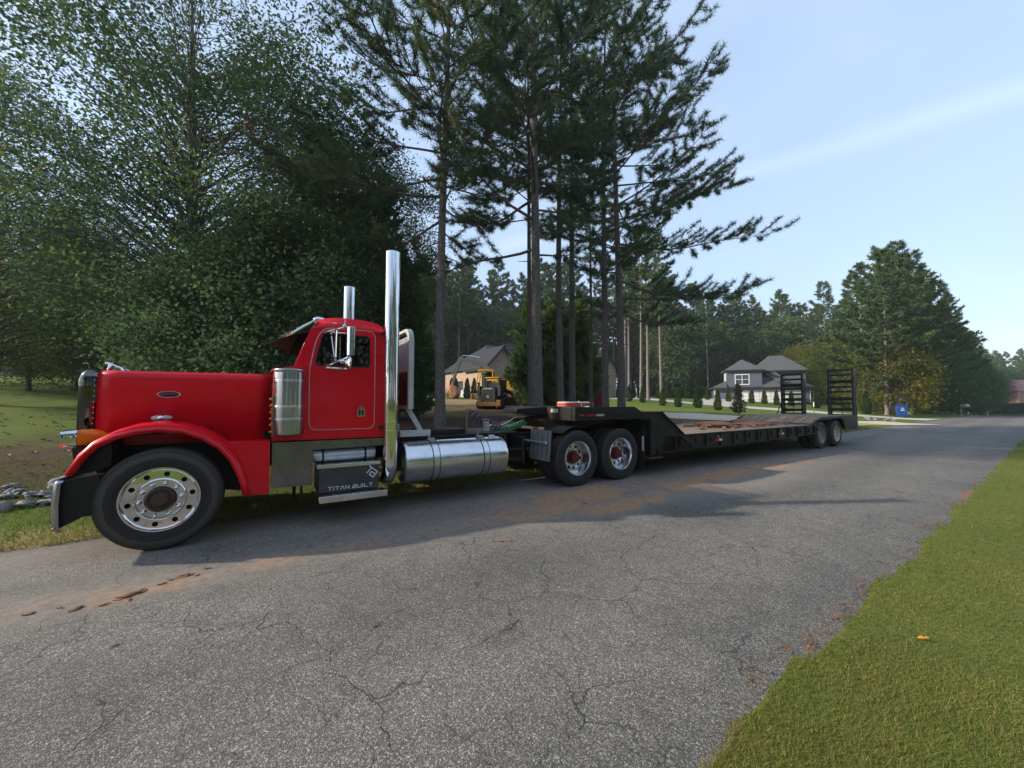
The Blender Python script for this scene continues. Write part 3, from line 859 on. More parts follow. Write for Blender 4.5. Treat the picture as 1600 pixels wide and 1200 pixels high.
MB().box(-0.5, -0.42, 0.2, 13.4, ez - 0.06, ez + 0.14).build('gutter', DKTRIM, bh)
window(bh, 2.0, 3.9, 1.7, 3.1, -0.252, -1, DKTRIM, 2, 1, 0.1)
window(bh, 0.35, 1.0, 1.7, 3.1, -0.252, -1, DKTRIM, 1, 1, 0.1)
window(bh, 6.2, 8.0, 1.2, 3.0, -0.002, -1, DKTRIM, 2, 1, 0.1, 'x')
MB().cyl((3.0, 8, ez + 1.7), (3.0, 8, ez + 2.5), 0.08, n=8).build('roof_vent', DKTRIM, bh)
# right wing with the tall gable
MB().box(18.5, 25.2, -1.5, 1.196, 0, 5.6).prism([(18.5, 5.6), (25.2, 5.6), (21.85, 8.3)], 'y', -1.5, 1.196).build('wing_gable_wall', BRICKB, bh)
g = MB()
for s in (-1, 1):
    e = (21.85 + s * 3.7, 5.25); t = (21.85, 8.5)
    g.hexa([(e[0], -1.9, e[1]), (e[0], 5.5, e[1]), (t[0], 5.5, t[1]), (t[0], -1.9, t[1]), (e[0], -1.9, e[1] + 0.2), (e[0], 5.5, e[1] + 0.2), (t[0], 5.5, t[1] + 0.2), (t[0], -1.9, t[1] + 0.2)])
g.build('wing_roof', SHINGB, bh)
window(bh, 21.0, 22.6, 4.0, 5.9, -1.502, -1, DKTRIM, 2, 2, 0.1)
tag(MB().box(-0.4, 0.4, -0.4, 0.4, 0, 1.0).box(-0.43, 0.43, -0.43, 0.43, 0.1, 0.16).box(-0.43, 0.43, -0.43, 0.43, 0.8, 0.86).build('air_conditioner', TOP, None, 0.02, loc=(25.9, 48.6, gz(25.9, 48.6))),
    'pale air conditioning unit standing against the tan brick wall', 'air conditioner')

# blue-grey house, its front square to the viewer
hx, hy = survey(1116, 65)
bl = house_root('blue_house', 'blue grey two storey house with white garage doors behind a row of shrubs', 'house', (hx, hy, 1.35), math.atan2(RGT.y, RGT.x) - R(24))
bl.scale = (0.81, 0.8, 1.0)
MB().box(0, 16.4, 0, 10, 0, 2.35).build('lower_wall', BLUEGREY, bl)
MB().box(2.3, 8.5, -0.35, 6, 2.62, 5.25).build('upper_wall', BLUEGREY, bl)
MB().box(11.4, 16.1, 1.8, 9, 2.62, 5.1).build('right_upper_wall', BLUEGREY, bl)
# lower roof: lean-to skirts plus the long slope between the two upper blocks
lr = MB()
lr.hexa([(-0.6, -0.75, 2.36), (17.0, -0.75, 2.36), (17.0, 10.5, 2.36), (-0.6, 10.5, 2.36), (-0.6, -0.75, 2.52), (17.0, -0.75, 2.52), (17.0, 10.5, 2.52), (-0.6, 10.5, 2.52)])
lr.add([(-0.6, -0.75, 2.53), (2.29, -0.75, 2.53), (2.29, -0.2, 3.7), (2.29, 8.0, 3.7), (-0.6, 10.5, 2.53), (2.29, 10.5, 2.53)], [(0, 1, 2), (0, 2, 3, 4), (3, 5, 4)])
lr.add([(8.52, -0.75, 2.53), (17.0, -0.75, 2.53), (14.6, 1.8, 3.75), (8.52, 5.2, 6.2), (11.39, 5.2, 6.2), (11.39, 1.79, 4.4), (8.52, 1.79, 4.4), (17.0, 10.5, 2.53), (14.6, 8, 3.75)],
       [(0, 1, 2, 5, 6), (6, 5, 4, 3), (1, 7, 8, 2)])
lr.build('lower_roof', SHING, bl, smooth=0)
ur = MB(); hip(ur, 2.3, 8.5, -0.35, 6, 5.25, 2.15, None, 'y', 0.5); ur.build('upper_roof', SHING, bl, smooth=0)
ur = MB(); hip(ur, 7.6, 16.1, 1.8, 9, 5.12, 2.9, 3.6, 'x', 0.5); ur.build('right_upper_roof', SHING, bl, smooth=0)
MB().hexa([(8.4, 2.2, 5.3), (9.8, 2.2, 5.9), (13.0, -0.2, 3.3), (11.6, -0.2, 3.2), (8.4, 2.4, 5.5), (9.8, 2.4, 6.1), (13.0, 0.0, 3.45), (11.6, 0.0, 3.35)]).build('roof_valley', SHING, bl, smooth=0)
tr = MB()
tr.box(-0.62, 17.02, -0.80, -0.752, 2.30, 2.55); tr.box(1.78, 9.02, -0.91, -0.86, 5.20, 5.43); tr.box(7.08, 16.62, 1.25, 1.30, 5.07, 5.30)
tr.build('fascia', DKTRIM, bl)
for cb in ((0.0, 0.18, 2.35), (16.25, 16.4, 2.35), (5.0, 5.18, 2.15), (11.0, 11.7, 2.15)):
    MB().box(cb[0], cb[1], -0.03, 0.0, 0, cb[2]).build('corner_board', WHITEP, bl)
MB().box(2.1, 2.28, 0.5, 2.0, 3.2, 5.0).build('side_window', WHITEP, bl)
window(bl, 3.75, 6.35, 2.95, 4.75, -0.352, -1, WHITEP, 2, 2, 0.16)
for x0, x1 in ((5.2, 10.9), (11.75, 15.3)):
    gd = empty('garage_door', (x0, -0.03, 0), 0, bl)
    nh = 4; nw = 6 if x1 - x0 > 4 else 4
    for j in range(nh):
        for i in range(nw):
            w = (x1 - x0) / nw; h = 2.12 / nh
            MB().box(i * w + 0.02, (i + 1) * w - 0.02, 0, 0.026, j * h + 0.015, (j + 1) * h - 0.015).build('panel', WHITEP, gd)
window(bl, 2.6, 4.6, 2.7, 4.6, 16.102, 1, DKTRIM, 2, 1, 0.1, 'x')
MB().box(16.1, 16.16, 7.5, 8.4, 2.7, 4.4).build('white_shutter', WHITEP, bl)
MB().cyl((7.0, 2.0, 6.3), (7.0, 2.0, 6.75), 0.16, n=8).build('roof_vent', DKTRIM, bl)

# far house at the end of the road
fx, fy = survey(1612, 105)
fh = house_root('red_brick_house', 'low red brick house with brown roof at the far end of the road', 'house', (fx, fy, 1.2), math.atan2(RGT.y, RGT.x))
MB().box(-3.4, 12, 0, 8, 0, 3.2).build('wall', BRICKR, fh)
rf = MB(); hip(rf, -3.4, 12, 0, 8, 3.2, 3.4, 3.4, 'x'); rf.build('roof', M('brown_shingles', (0.17, 0.10, 0.085), (0.13, 0.08, 0.07), 3, 0.9), fh)
window(fh, -1.5, 0.2, 1, 2.4, -0.002, -1, WHITEP, 2, 1, 0.1)
window(fh, 3, 5, 1, 2.4, -0.002, -1, WHITEP, 2, 1, 0.1)

# ------------------------------------------------------------------ the truck: local x rearward, y to the far side, z up
T0 = Vector((-0.655, 5.286, 0.012)); TA = R(-3.054)
TW = 2.44
truck = tag(empty('semi_truck', T0, TA), 'long nosed red semi truck with tall chrome exhaust stacks hitched to a black trailer', 'truck')
bpy.context.view_layer.update()

def part(mb, name, mat, bevel=0.0, smooth=35, parent=None, solid=0.0, label=None):
    o = mb.build(name, mat, parent or truck, bevel, smooth, solid=solid)
    if label: o['label'] = label
    return o

# --- wheels -------------------------------------------------------
def tyre_profile(Rr, rb, W, grooves=4):
    p = [(rb, 0.035), (rb + 0.012, 0.014), (rb + 0.05, 0.002), (rb + (Rr - rb) * 0.55, 0.0), (rb + (Rr - rb) * 0.75, 0.006), (Rr - 0.022, 0.020), (Rr - 0.006, 0.034), (Rr, 0.05)]
    w0, w1 = 0.05, W - 0.05
    for k in range(grooves):
        c = w0 + (w1 - w0) * (k + 1) / (grooves + 1)
        p += [(Rr, c - 0.007), (Rr - 0.012, c - 0.005), (Rr - 0.012, c + 0.005), (Rr, c + 0.007)]
    p += [(Rr, w1), (Rr - 0.006, W - 0.034), (Rr - 0.022, W - 0.02), (rb + (Rr - rb) * 0.55, W), (rb + 0.05, W - 0.002), (rb, W - 0.035)]
    return p

FT = MB().lathe(tyre_profile(0.512, 0.316, 0.285), n=72).lathe([(0.476, -0.001), (0.480, -0.004), (0.484, -0.001)], n=72).lathe([(0.352, 0.003), (0.356, -0.003), (0.36, 0.002)], n=72).mesh('tyre', RUB_F)
frim = MB().lathe([(0.318, 0.03), (0.326, 0.016), (0.322, 0.006), (0.312, 0.006), (0.305, 0.016), (0.300, 0.030), (0.292, 0.036)], n=72)
holes = [circle(0.252 * math.cos(2 * math.pi * k / 10 + 0.31), 0.252 * math.sin(2 * math.pi * k / 10 + 0.31), 0.025, 14) for k in range(10)]
frim.prism(circle(0, 0, 0.292, 72), 'y', 0.036, 0.050, holes)
frim.lathe([(0.212, 0.0355), (0.207, 0.016), (0.200, 0.010), (0.192, 0.010), (0.188, 0.018), (0.13, 0.020), (0.124, 0.028), (0.10, 0.03)], n=72)
FRIM = frim.mesh('rim', CHROME, 25)
FBACK = MB().lathe([(0.30, 0.10), (0.02, 0.10)], n=32).lathe([(0.30, 0.06), (0.30, 0.25)], n=32).mesh('brake_drum', BLACK)
hubp = MB().lathe([(0.118, 0.024), (0.116, -0.004), (0.108, -0.012), (0.096, -0.012), (0.092, -0.002), (0.070, -0.002), (0.066, -0.03), (0.058, -0.042), (0.040, -0.046), (0.036, -0.040), (0.001, -0.040)], n=40)
FHUB = hubp.mesh('hub', GREASE)
HBOLT = MB()
for k in range(8):
    a = 2 * math.pi * k / 8
    HBOLT.cyl((0.103 * math.cos(a), -0.020, 0.103 * math.sin(a)), (0.103 * math.cos(a), -0.010, 0.103 * math.sin(a)), 0.008, n=6)
HBOLT = HBOLT.mesh('hub_bolts', GREASE)
NUT = MB().lathe([(0.001, -0.040), (0.010, -0.038), (0.016, -0.030), (0.0185, -0.016), (0.0185, 0.0), (0.024, 0.006), (0.024, 0.012)], n=12).mesh('lug_nut', CHROME, 50)

DT = MB().lathe(tyre_profile(0.492, 0.300, 0.27, 3), n=72).lathe([(0.455, -0.0), (0.459, -0.004), (0.463, -0.0)], n=72)
for k in range(64):       # shoulder lugs of the drive tread
    a = 2 * math.pi * k / 64
    c, s_ = math.cos(a), math.sin(a); tx_, tz_ = -s_, c
    for (ya, yb) in ((0.03, 0.085), (0.185, 0.24)):
        rr0, rr1 = 0.478, 0.4965
        P = []
        for (rr, sgn) in ((rr0, -1), (rr0, 1), (rr1, 1), (rr1, -1)):
            for yy in (ya, yb):
                P.append((c * rr + tx_ * sgn * 0.015, yy, s_ * rr + tz_ * sgn * 0.015))
        DT.add(P, [(4, 5, 7, 6), (0, 1, 7, 6), (2, 3, 5, 4), (0, 2, 4, 6), (1, 3, 5, 7)])
DT = DT.mesh('tyre', RUB_D)
drim = MB().lathe([(0.302, 0.03), (0.310, 0.014), (0.305, 0.004), (0.294, 0.006), (0.288, 0.02), (0.278, 0.05), (0.272, 0.10), (0.262, 0.15), (0.250, 0.178)], n=64)
holes = [circle(0.198 * math.cos(2 * math.pi * k / 10), 0.198 * math.sin(2 * math.pi * k / 10), 0.027, 12) for k in range(10)]
drim.prism(circle(0, 0, 0.252, 64), 'y', 0.178, 0.192, holes)
DRIM = drim.mesh('rim', POLISH, 25)
DBACK = MB().lathe([(0.26, 0.22), (0.02, 0.22)], n=32).lathe([(0.27, 0.195), (0.27, 0.25)], n=32).mesh('brake_drum', BLACK)
dh = MB().lathe([(0.125, 0.178), (0.125, 0.158), (0.092, 0.154), (0.086, 0.075), (0.078, 0.066), (0.001, 0.064)], n=40)
for k in range(8):
    a = 2 * math.pi * k / 8
    dh.cyl((0.062 * math.cos(a), 0.050, 0.062 * math.sin(a)), (0.062 * math.cos(a), 0.070, 0.062 * math.sin(a)), 0.010, n=6)
DHUB = dh.mesh('hub', HUBRED)
DNUT = MB().lathe([(0.001, -0.03), (0.012, -0.028), (0.017, -0.02), (0.018, 0.0)], n=10).mesh('lug_nut', POLISH, 50)

def wheel(root, x, y, z, kind, far=False, tyre_only=False):
    w = empty('wheel', (x, y, z), math.pi if far else 0.0, root)
    k = random.random() * 6
    if kind == 'front':
        link_mesh('tyre', FT, w, rot=(0, k, 0)); link_mesh('rim', FRIM, w, rot=(0, 0.15, 0)); link_mesh('brake_drum', FBACK, w)
        link_mesh('hub', FHUB, w); link_mesh('hub_bolts', HBOLT, w)['kind'] = 'stuff'
        for i in range(10):
            a = 2 * math.pi * i / 10 + 0.1
            link_mesh('lug_nut', NUT, w, loc=(0.163 * math.cos(a), 0.010, 0.163 * math.sin(a)))
    elif kind == 'drive':
        link_mesh('tyre', DT, w, rot=(0, k, 0))
        if not tyre_only:
            link_mesh('rim', DRIM, w, rot=(0, k, 0)); link_mesh('hub', DHUB, w, rot=(0, k, 0)); link_mesh('brake_drum', DBACK, w)
            for i in range(10):
                a = 2 * math.pi * i / 10 + k
                link_mesh('lug_nut', DNUT, w, loc=(0.157 * math.cos(a), 0.176, 0.157 * math.sin(a)))
    return w
wheel(truck, 0, 0, 0.508, 'front'); wheel(truck, 0, TW, 0.508, 'front', True)
for x in (5.62, 6.72):
    wheel(truck, x, 0.0, 0.49, 'drive'); wheel(truck, x, 0.62, 0.49, 'drive', True, True)
    wheel(truck, x, TW, 0.49, 'drive', True); wheel(truck, x, TW - 0.62, 0.49, 'drive', False, True)
for x, r in ((0, 0.07), (5.62, 0.08), (6.72, 0.08)):
    part(MB().cyl((x, 0.25, 0.5), (x, TW - 0.25, 0.5), r, n=12).ball((x, 1.22, 0.5), (0.24, 0.22, 0.22)), 'axle', BLACK)

# --- hood, fenders ------------------------------------------------
def hood_sec(x, yh, zt, zb, rad=0.075, crown=0.03):
    pts = [(x, 1.22 - yh, zb)]
    for k in range(7):
        a = math.pi / 2 * k / 6
        pts.append((x, 1.22 - yh + rad * (1 - math.cos(a)) , zt - rad + rad * math.sin(a)))
    for k in range(1, 8):
        t = k / 8
        pts.append((x, 1.22 - yh + rad + (2 * yh - 2 * rad) * t, zt + crown * math.sin(math.pi * t)))
    for k in range(7):
        a = math.pi / 2 * (1 - k / 6)
        pts.append((x, 1.22 + yh - rad * (1 - math.cos(a)), zt - rad + rad * math.sin(a)))
    pts.append((x, 1.22 + yh, zb))
    return pts
hood = MB()
hood.loft([hood_sec(-0.645 + 1.57 * t, 0.66 + 0.06 * t, 1.832 + 0.014 * t, 1.03) for t in [i / 10 for i in range(11)]])
ho = part(hood, 'hood', RED, solid=0.012)
rv = MB()
for k in range(26):
    x = -0.56 + k * 0.056
    rv.ball((x, 1.22 - 0.66 - 0.06 * (x + .645) / 1.57, 1.705), (0.0055, 0.003, 0.0055), 6, 4)
part(rv, 'rivets', RED, parent=ho)['kind'] = 'stuff'
badge = MB().lathe([(0.001, -0.006), (0.9, -0.006), (1.0, 0.004)], 'y', n=32)
bo = badge.build('badge', OVAL, ho, loc=(-0.056, 0.527, 1.583)); bo.scale = (0.098, 1, 0.036)
bo = MB().lathe([(0.93, 0.0), (0.95, -0.010), (1.02, -0.010), (1.06, 0.004)], 'y', n=32).build('badge_rim', CHROME, ho, loc=(-0.056, 0.527, 1.583)); bo.scale = (0.098, 1, 0.036)
ml = MB().ball((-0.10, 0.47, 1.318), (0.095, 0.06, 0.036), 16, 10).build('marker_lamp', CLEAR, truck)
MB().ball((-0.10, 0.458, 1.320), (0.042, 0.058, 0.038), 12, 8).box(-0.12, -0.08, 0.46, 0.5, 1.26, 1.30).build('lamp_band', CHROME, ml)

arch_o = [(-0.691, 0.812), (-0.615, 0.996), (-0.521, 1.111), (-0.375, 1.203), (-0.225, 1.254), (-0.048, 1.274), (0.154, 1.247), (0.332, 1.172), (0.501, 1.053), (0.603, 0.906), (0.671, 0.758), (0.717, 0.583), (0.739, 0.438)]
arch_i = [(-0.640, 0.805), (-0.575, 0.945), (-0.485, 1.055), (-0.355, 1.130), (-0.215, 1.172), (-0.047, 1.190), (0.140, 1.165), (0.302, 1.095), (0.448, 0.985), (0.550, 0.850), (0.617, 0.700), (0.665, 0.565), (0.690, 0.438)]
def fender(mirror):
    Y = (lambda y: TW - y) if mirror else (lambda y: y)
    secs = []
    for i, ((xo, zo), (xi, zi)) in enumerate(zip(arch_o, arch_i)):
        t = i / (len(arch_o) - 1)
        nx_, nz_ = xo - xi, zo - zi
        l = math.hypot(nx_, nz_); nx_ /= l; nz_ /= l
        w = 1.0 if t < 0.65 else max(0.0, 1 - (t - 0.65) / 0.2)
        secs.append([(xi, Y(0.10), zi), (xi, Y(0.055), zi), (xi + nx_ * 0.012, Y(0.03), zi + nz_ * 0.012), (xi + nx_ * 0.03, Y(0.022), zi + nz_ * 0.03), (xi + nx_ * 0.045, Y(0.03), zi + nz_ * 0.045), (xi + nx_ * 0.052, Y(0.045), zi + nz_ * 0.052),
                     (xo - nx_ * 0.008, Y(0.05), zo - nz_ * 0.008), (xo + nx_ * 0.004, Y(0.09), zo + nz_ * 0.004), (xo + nx_ * 0.010, Y(0.16 if w else 0.12), zo + nz_ * 0.010),
                     (xo + nx_ * 0.02 * w, Y(0.30 if w else 0.13), zo + nz_ * 0.02 * w), (xo - nx_ * 0.02, Y(0.62 if w else 0.14), zo - nz_ * 0.02)])
    return MB().loft(secs)
for mir in (False, True):
    fo = part(fender(mir), 'fender', RED, solid=0.008, smooth=50)
    y0, y1 = (0.125, 0.56) if not mir else (TW - 0.56, TW - 0.125)
    # flat quarter panel behind the wheel arch
    pz = [(0.52, 1.045), (0.93, 1.032), (0.935, 0.42), (0.735, 0.43), (0.712, 0.585), (0.665, 0.76), (0.60, 0.905)]
    part(MB().prism(pz, 'y', y0, y1), 'cowl_panel', RED, 0.006, parent=fo)
    part(MB().prism([(a, b) for a, b in zip([p[0] for p in arch_i], [p[1] for p in arch_i])] + [(0.69, 0.40), (-0.6, 0.62)], 'y', 0.60 if not mir else TW - 0.62, 0.62 if not mir else TW - 0.60), 'inner_fender', BLKP, parent=fo)
    part(MB().bar((-0.60, 0.30 if not mir else TW - 0.30, 1.12), (0.5, 0.56 if not mir else TW - 0.56, 1.2), 0.02, 0.02), 'fender_brace', BLACK, parent=fo)
part(MB().box(-0.60, 0.93, 0.64, 1.80, 0.62, 1.03), 'engine', BLACK)
part(MB().bar((0.86, 0.46, 1.12), (0.985, 0.50, 0.95), 0.035, 0.05), 'hood_latch', BLKP)

# --- grille shell, ornament, headlights, bumper --------------------
def shell_sec(x, yh, zt, zb, rad):
    return hood_sec(x, yh, zt, zb, rad, 0.02)
gs = MB().loft([shell_sec(-0.643, 0.665, 1.840, 1.05, 0.075), shell_sec(-0.735, 0.665, 1.840, 1.05, 0.075), shell_sec(-0.768, 0.655, 1.826, 1.05, 0.10), shell_sec(-0.785, 0.635, 1.80, 1.05, 0.09), shell_sec(-0.787, 0.58, 1.745, 1.05, 0.06)])
go = part(gs, 'grille_surround', M('darkened_chrome', (0.16, 0.155, 0.15), (0.11, 0.105, 0.10), 3, 0.10, 0.05, metal=1.0), solid=0.01)  # chrome base colour darkened to stand in for its dark reflections
part(MB().prism([(0.60, 1.03), (1.84, 1.03), (1.84, 1.74), (0.60, 1.74)], 'x', -0.70, -0.69), 'radiator', BLACK, parent=go)
gb = MB()
for k in range(20): gb.box(-0.785, -0.765, 0.67 + k * 0.057, 0.69 + k * 0.057, 1.04, 1.74)
part(gb, 'grille_bars', CHROME, parent=go)['kind'] = 'stuff'
part(MB().box(-0.775, -0.648, 0.552, 0.557, 1.692, 1.700), 'trim_line', STEEL, parent=go)
rv = MB()
for k in range(11): rv.ball((-0.662, 0.553, 1.79 - k * 0.058), (0.007, 0.005, 0.005), 6, 4)
for k in range(3): rv.ball((-0.74 + k * 0.035, 0.553, 1.712), (0.006, 0.004, 0.005), 6, 4)
part(rv, 'rivets', CHROME, parent=go)['kind'] = 'stuff'

def skin_body(name, joints, edges, mat, parent, levels=2):
    me = bpy.data.meshes.new(name)
    me.from_pydata([j[0] for j in joints], edges, [])
    o = link_mesh(name, me, parent)
    me.materials.append(mat)
    sk = o.modifiers.new('skin', 'SKIN')
    for i, j in enumerate(joints):
        r = j[1] if isinstance(j[1], tuple) else (j[1], j[1])
        me.skin_vertices[0].data[i].radius = r
    me.skin_vertices[0].data[0].use_root = True
    sk.use_smooth_shade = True
    sb = o.modifiers.new('sub', 'SUBSURF'); sb.levels = levels; sb.render_levels = levels
    return o
# leaping animal ornament: low body, raised head, legs fore and aft
oj = [((-0.66, 1.22, 1.900), 0.024), ((-0.71, 1.22, 1.915), 0.026), ((-0.755, 1.22, 1.945), 0.026), ((-0.785, 1.22, 1.965), 0.022), ((-0.815, 1.22, 1.958), 0.014), ((-0.615, 1.22, 1.885), 0.012), ((-0.58, 1.22, 1.868), 0.006),
      ((-0.765, 1.19, 1.905), 0.012), ((-0.785, 1.185, 1.872), 0.010), ((-0.765, 1.25, 1.905), 0.012), ((-0.785, 1.255, 1.872), 0.010), ((-0.645, 1.19, 1.880), 0.014), ((-0.62, 1.185, 1.862), 0.009), ((-0.645, 1.25, 1.880), 0.014), ((-0.62, 1.255, 1.862), 0.009)]
oe = [(0, 1), (1, 2), (2, 3), (3, 4), (0, 5), (5, 6), (2, 7), (7, 8), (2, 9), (9, 10), (0, 11), (11, 12), (0, 13), (13, 14)]
oj = [((j[0][0] + 0.045, j[0][1], j[0][2]), j[1]) for j in oj]
orn = skin_body('hood_ornament', oj, oe, CHROME, truck)
orn['label'] = 'small chrome leaping animal on the nose'

for mir in (False, True):
    s = (lambda y: TW - y) if mir else (lambda y: y)
    # chrome bucket with a rectangular face, amber turn signal bullet behind it
    def rect(x, yc, zc, hy, hz): return [(x, s(yc + a), zc + b) for a, b in rounded([(-hy, -hz), (hy, -hz), (hy, hz), (-hy, hz)], 0.035, 3)]
    hb = MB().loft([rect(-0.775, 0.33, 1.140, 0.155, 0.080), rect(-0.762, 0.33, 1.140, 0.150, 0.075), rect(-0.725, 0.33, 1.140, 0.125, 0.080), rect(-0.672, 0.33, 1.140, 0.125, 0.083)], True, True)
    hl = part(hb, 'headlight', CHROME)
    part(MB().loft([rect(-0.779, 0.33, 1.140, 0.12, 0.058), rect(-0.774, 0.33, 1.140, 0.125, 0.062)], True, True), 'lens', CLEAR, parent=hl)
    part(MB().loft([rect(-0.670, 0.33, 1.140, 0.119, 0.080), rect(-0.60, 0.335, 1.142, 0.112, 0.073), rect(-0.545, 0.35, 1.142, 0.095, 0.060), rect(-0.505, 0.365, 1.138, 0.06, 0.035), rect(-0.49, 0.375, 1.133, 0.02, 0.012)], True, True), 'turn_signal', AMBER, parent=hl)
    part(MB().prism([(-0.70, 1.05), (-0.58, 1.05), (-0.42, 1.10), (-0.42, 0.86), (-0.56, 0.80), (-0.66, 0.80)], 'y', *sorted((s(0.20), s(0.56)))), 'headlight_bracket', BLKP, parent=hl)
bp = MB()
prof = [(-0.765, 0.775), (-0.785, 0.74), (-0.792, 0.55), (-0.785, 0.36), (-0.765, 0.312)]
secs = []
for (yy, dx) in ((-0.03, 0.098), (-0.028, 0.072), (-0.012, 0.050), (0.03, 0.040), (0.6, 0.005), (1.22, -0.005), (1.84, 0.005), (2.41, 0.040), (2.452, 0.050), (2.468, 0.072), (2.47, 0.098)):
    secs.append([(x + dx + 0.03 * (0.55 - z) * (-1 if z < 0.55 else 0) * 0, yy, z) for x, z in prof])
bo = part(bp.loft(secs), 'bumper', M('dull_chrome', (0.40, 0.41, 0.43), (0.30, 0.31, 0.33), 3, 0.22, 0.08, metal=1.0), solid=0.006)
part(MB().ball((-0.715, -0.036, 0.345), (0.012, 0.012, 0.010), 10, 6), 'marker_light', AMBERD, parent=bo)
part(MB().prism([(-0.745, 0.755), (-0.46, 0.80), (-0.40, 0.50), (-0.70, 0.33)], 'y', 0.02, 0.05).box(-0.75, -0.55, 0.3, 2.14, 0.36, 0.74), 'bumper_backing', BLACK, parent=bo)
part(MB().box(-0.52, -0.47, 0.70, 0.74, 0.16, 0.5).box(-0.52, -0.47, 1.7, 1.74, 0.16, 0.5), 'tow_bracket', BLACK)

# --- cab -----------------------------------------------------------
CY0, CY1 = 0.25, 2.19
side = [(0.945, 1.02), (2.268, 1.012), (2.275, 2.30), (2.262, 2.46), (1.44, 2.46), (1.375, 2.40), (1.20, 1.94), (0.945, 1.90)]
win = rounded([(1.385, 1.968), (2.066, 1.966), (2.058, 2.392), (1.475, 2.388)], 0.06, 4)
cab = MB()
cab.prism(side, 'y', CY0, CY0 + 0.045, [win])
cabo = part(cab, 'cab', RED, 0.004, smooth=30)
part(MB().prism(side, 'y', CY1 - 0.045, CY1, [win]), 'far_side_panel', RED, 0.004, smooth=30, parent=cabo)
part(MB().box(2.225, 2.266, CY0 + 0.046, CY1 - 0.046, 1.015, 2.46), 'rear_wall', RED, parent=cabo)
part(MB().box(0.95, 2.22, CY0 + 0.046, CY1 - 0.046, 1.015, 1.06).box(0.95, 1.02, CY0 + 0.046, CY1 - 0.046, 1.06, 1.90).box(1.0, 1.25, CY0 + 0.05, CY1 - 0.05, 1.70, 1.90), 'floor_and_dash', BLKP, parent=cabo)
rsec = []
for (x, zt) in ((1.375, 2.44), (1.39, 2.50), (1.43, 2.545), (1.52, 2.585), (1.66, 2.612), (1.80, 2.620), (1.95, 2.615), (2.10, 2.600), (2.20, 2.575), (2.25, 2.54), (2.275, 2.46)):
    sec = []
    zb = 2.43
    for k in range(25):
        a = math.pi * k / 24
        c = math.cos(a); sn = math.sin(a)
        yy = 1.22 - 0.972 * math.copysign(abs(c) ** 0.30, c)
        zz = zb + max(0.01, zt - zb) * sn ** 0.55 + (0.05 * sn if zt > 2.5 else 0.0) * (abs(yy - 1.22) < 0.9)
        sec.append((x, yy, zz))
    rsec.append(sec)
part(MB().loft(rsec), 'roof', RED, smooth=50, parent=cabo, solid=0.008)
# windscreen in two panes meeting on a forward centre line, with red pillars
for mir in (False, True):
    s = (lambda y: TW - y) if mir else (lambda y: y)
    A, B, Cc, D = Vector((1.20, s(0.29), 1.94)), Vector((1.385, s(0.30), 2.43)), Vector((1.27, 1.22, 2.50)), Vector((1.03, 1.22, 1.94))
    n_ = (B - A).cross(D - A).normalized() * 0.004
    part(MB().hexa([A - n_, B - n_, Cc - n_, D - n_, A + n_, B + n_, Cc + n_, D + n_]), 'windscreen', WSHIELD, smooth=0, parent=cabo)
    part(MB().tube([A, A.lerp(B, 0.5) , B], 0.020, 6), 'windscreen_seal', BLKP, parent=cabo)
    part(MB().prism([(1.155, 1.93), (1.235, 1.93), (1.43, 2.46), (1.345, 2.46)], 'y', *sorted((s(0.247), s(0.30)))), 'pillar', RED, 0.01, parent=cabo)
part(MB().bar((1.02, 1.22, 1.93), (1.26, 1.22, 2.50), 0.05, 0.03), 'centre_post', BLKP, parent=cabo)
part(MB().add([(0.94, 0.27, 1.90), (1.22, 0.27, 1.945), (1.04, 1.22, 1.945), (0.90, 1.22, 1.90), (1.22, 2.17, 1.945), (0.94, 2.17, 1.90)], [(0, 1, 2, 3), (3, 2, 4, 5)]), 'cowl', RED, parent=cabo, solid=0.01)
for yy in (0.72, 1.72):
    part(MB().box(1.72, 2.0, yy - 0.24, yy + 0.24, 1.06, 1.5).box(1.92, 2.06, yy - 0.23, yy + 0.23, 1.5, 2.16).box(1.95, 2.04, yy - 0.13, yy + 0.13, 2.16, 2.30), 'seat', SEATM, 0.04, parent=cabo)
part(MB().lathe([(0.215, -0.012), (0.228, 0), (0.215, 0.012), (0.205, 0)], 'x', (0, 0, 0), 24, True), 'steering_wheel', BLKP, parent=cabo).matrix_basis = Matrix.Translation((1.50, 0.72, 1.86)) @ Matrix.Rotation(R(-35), 4, 'Y')
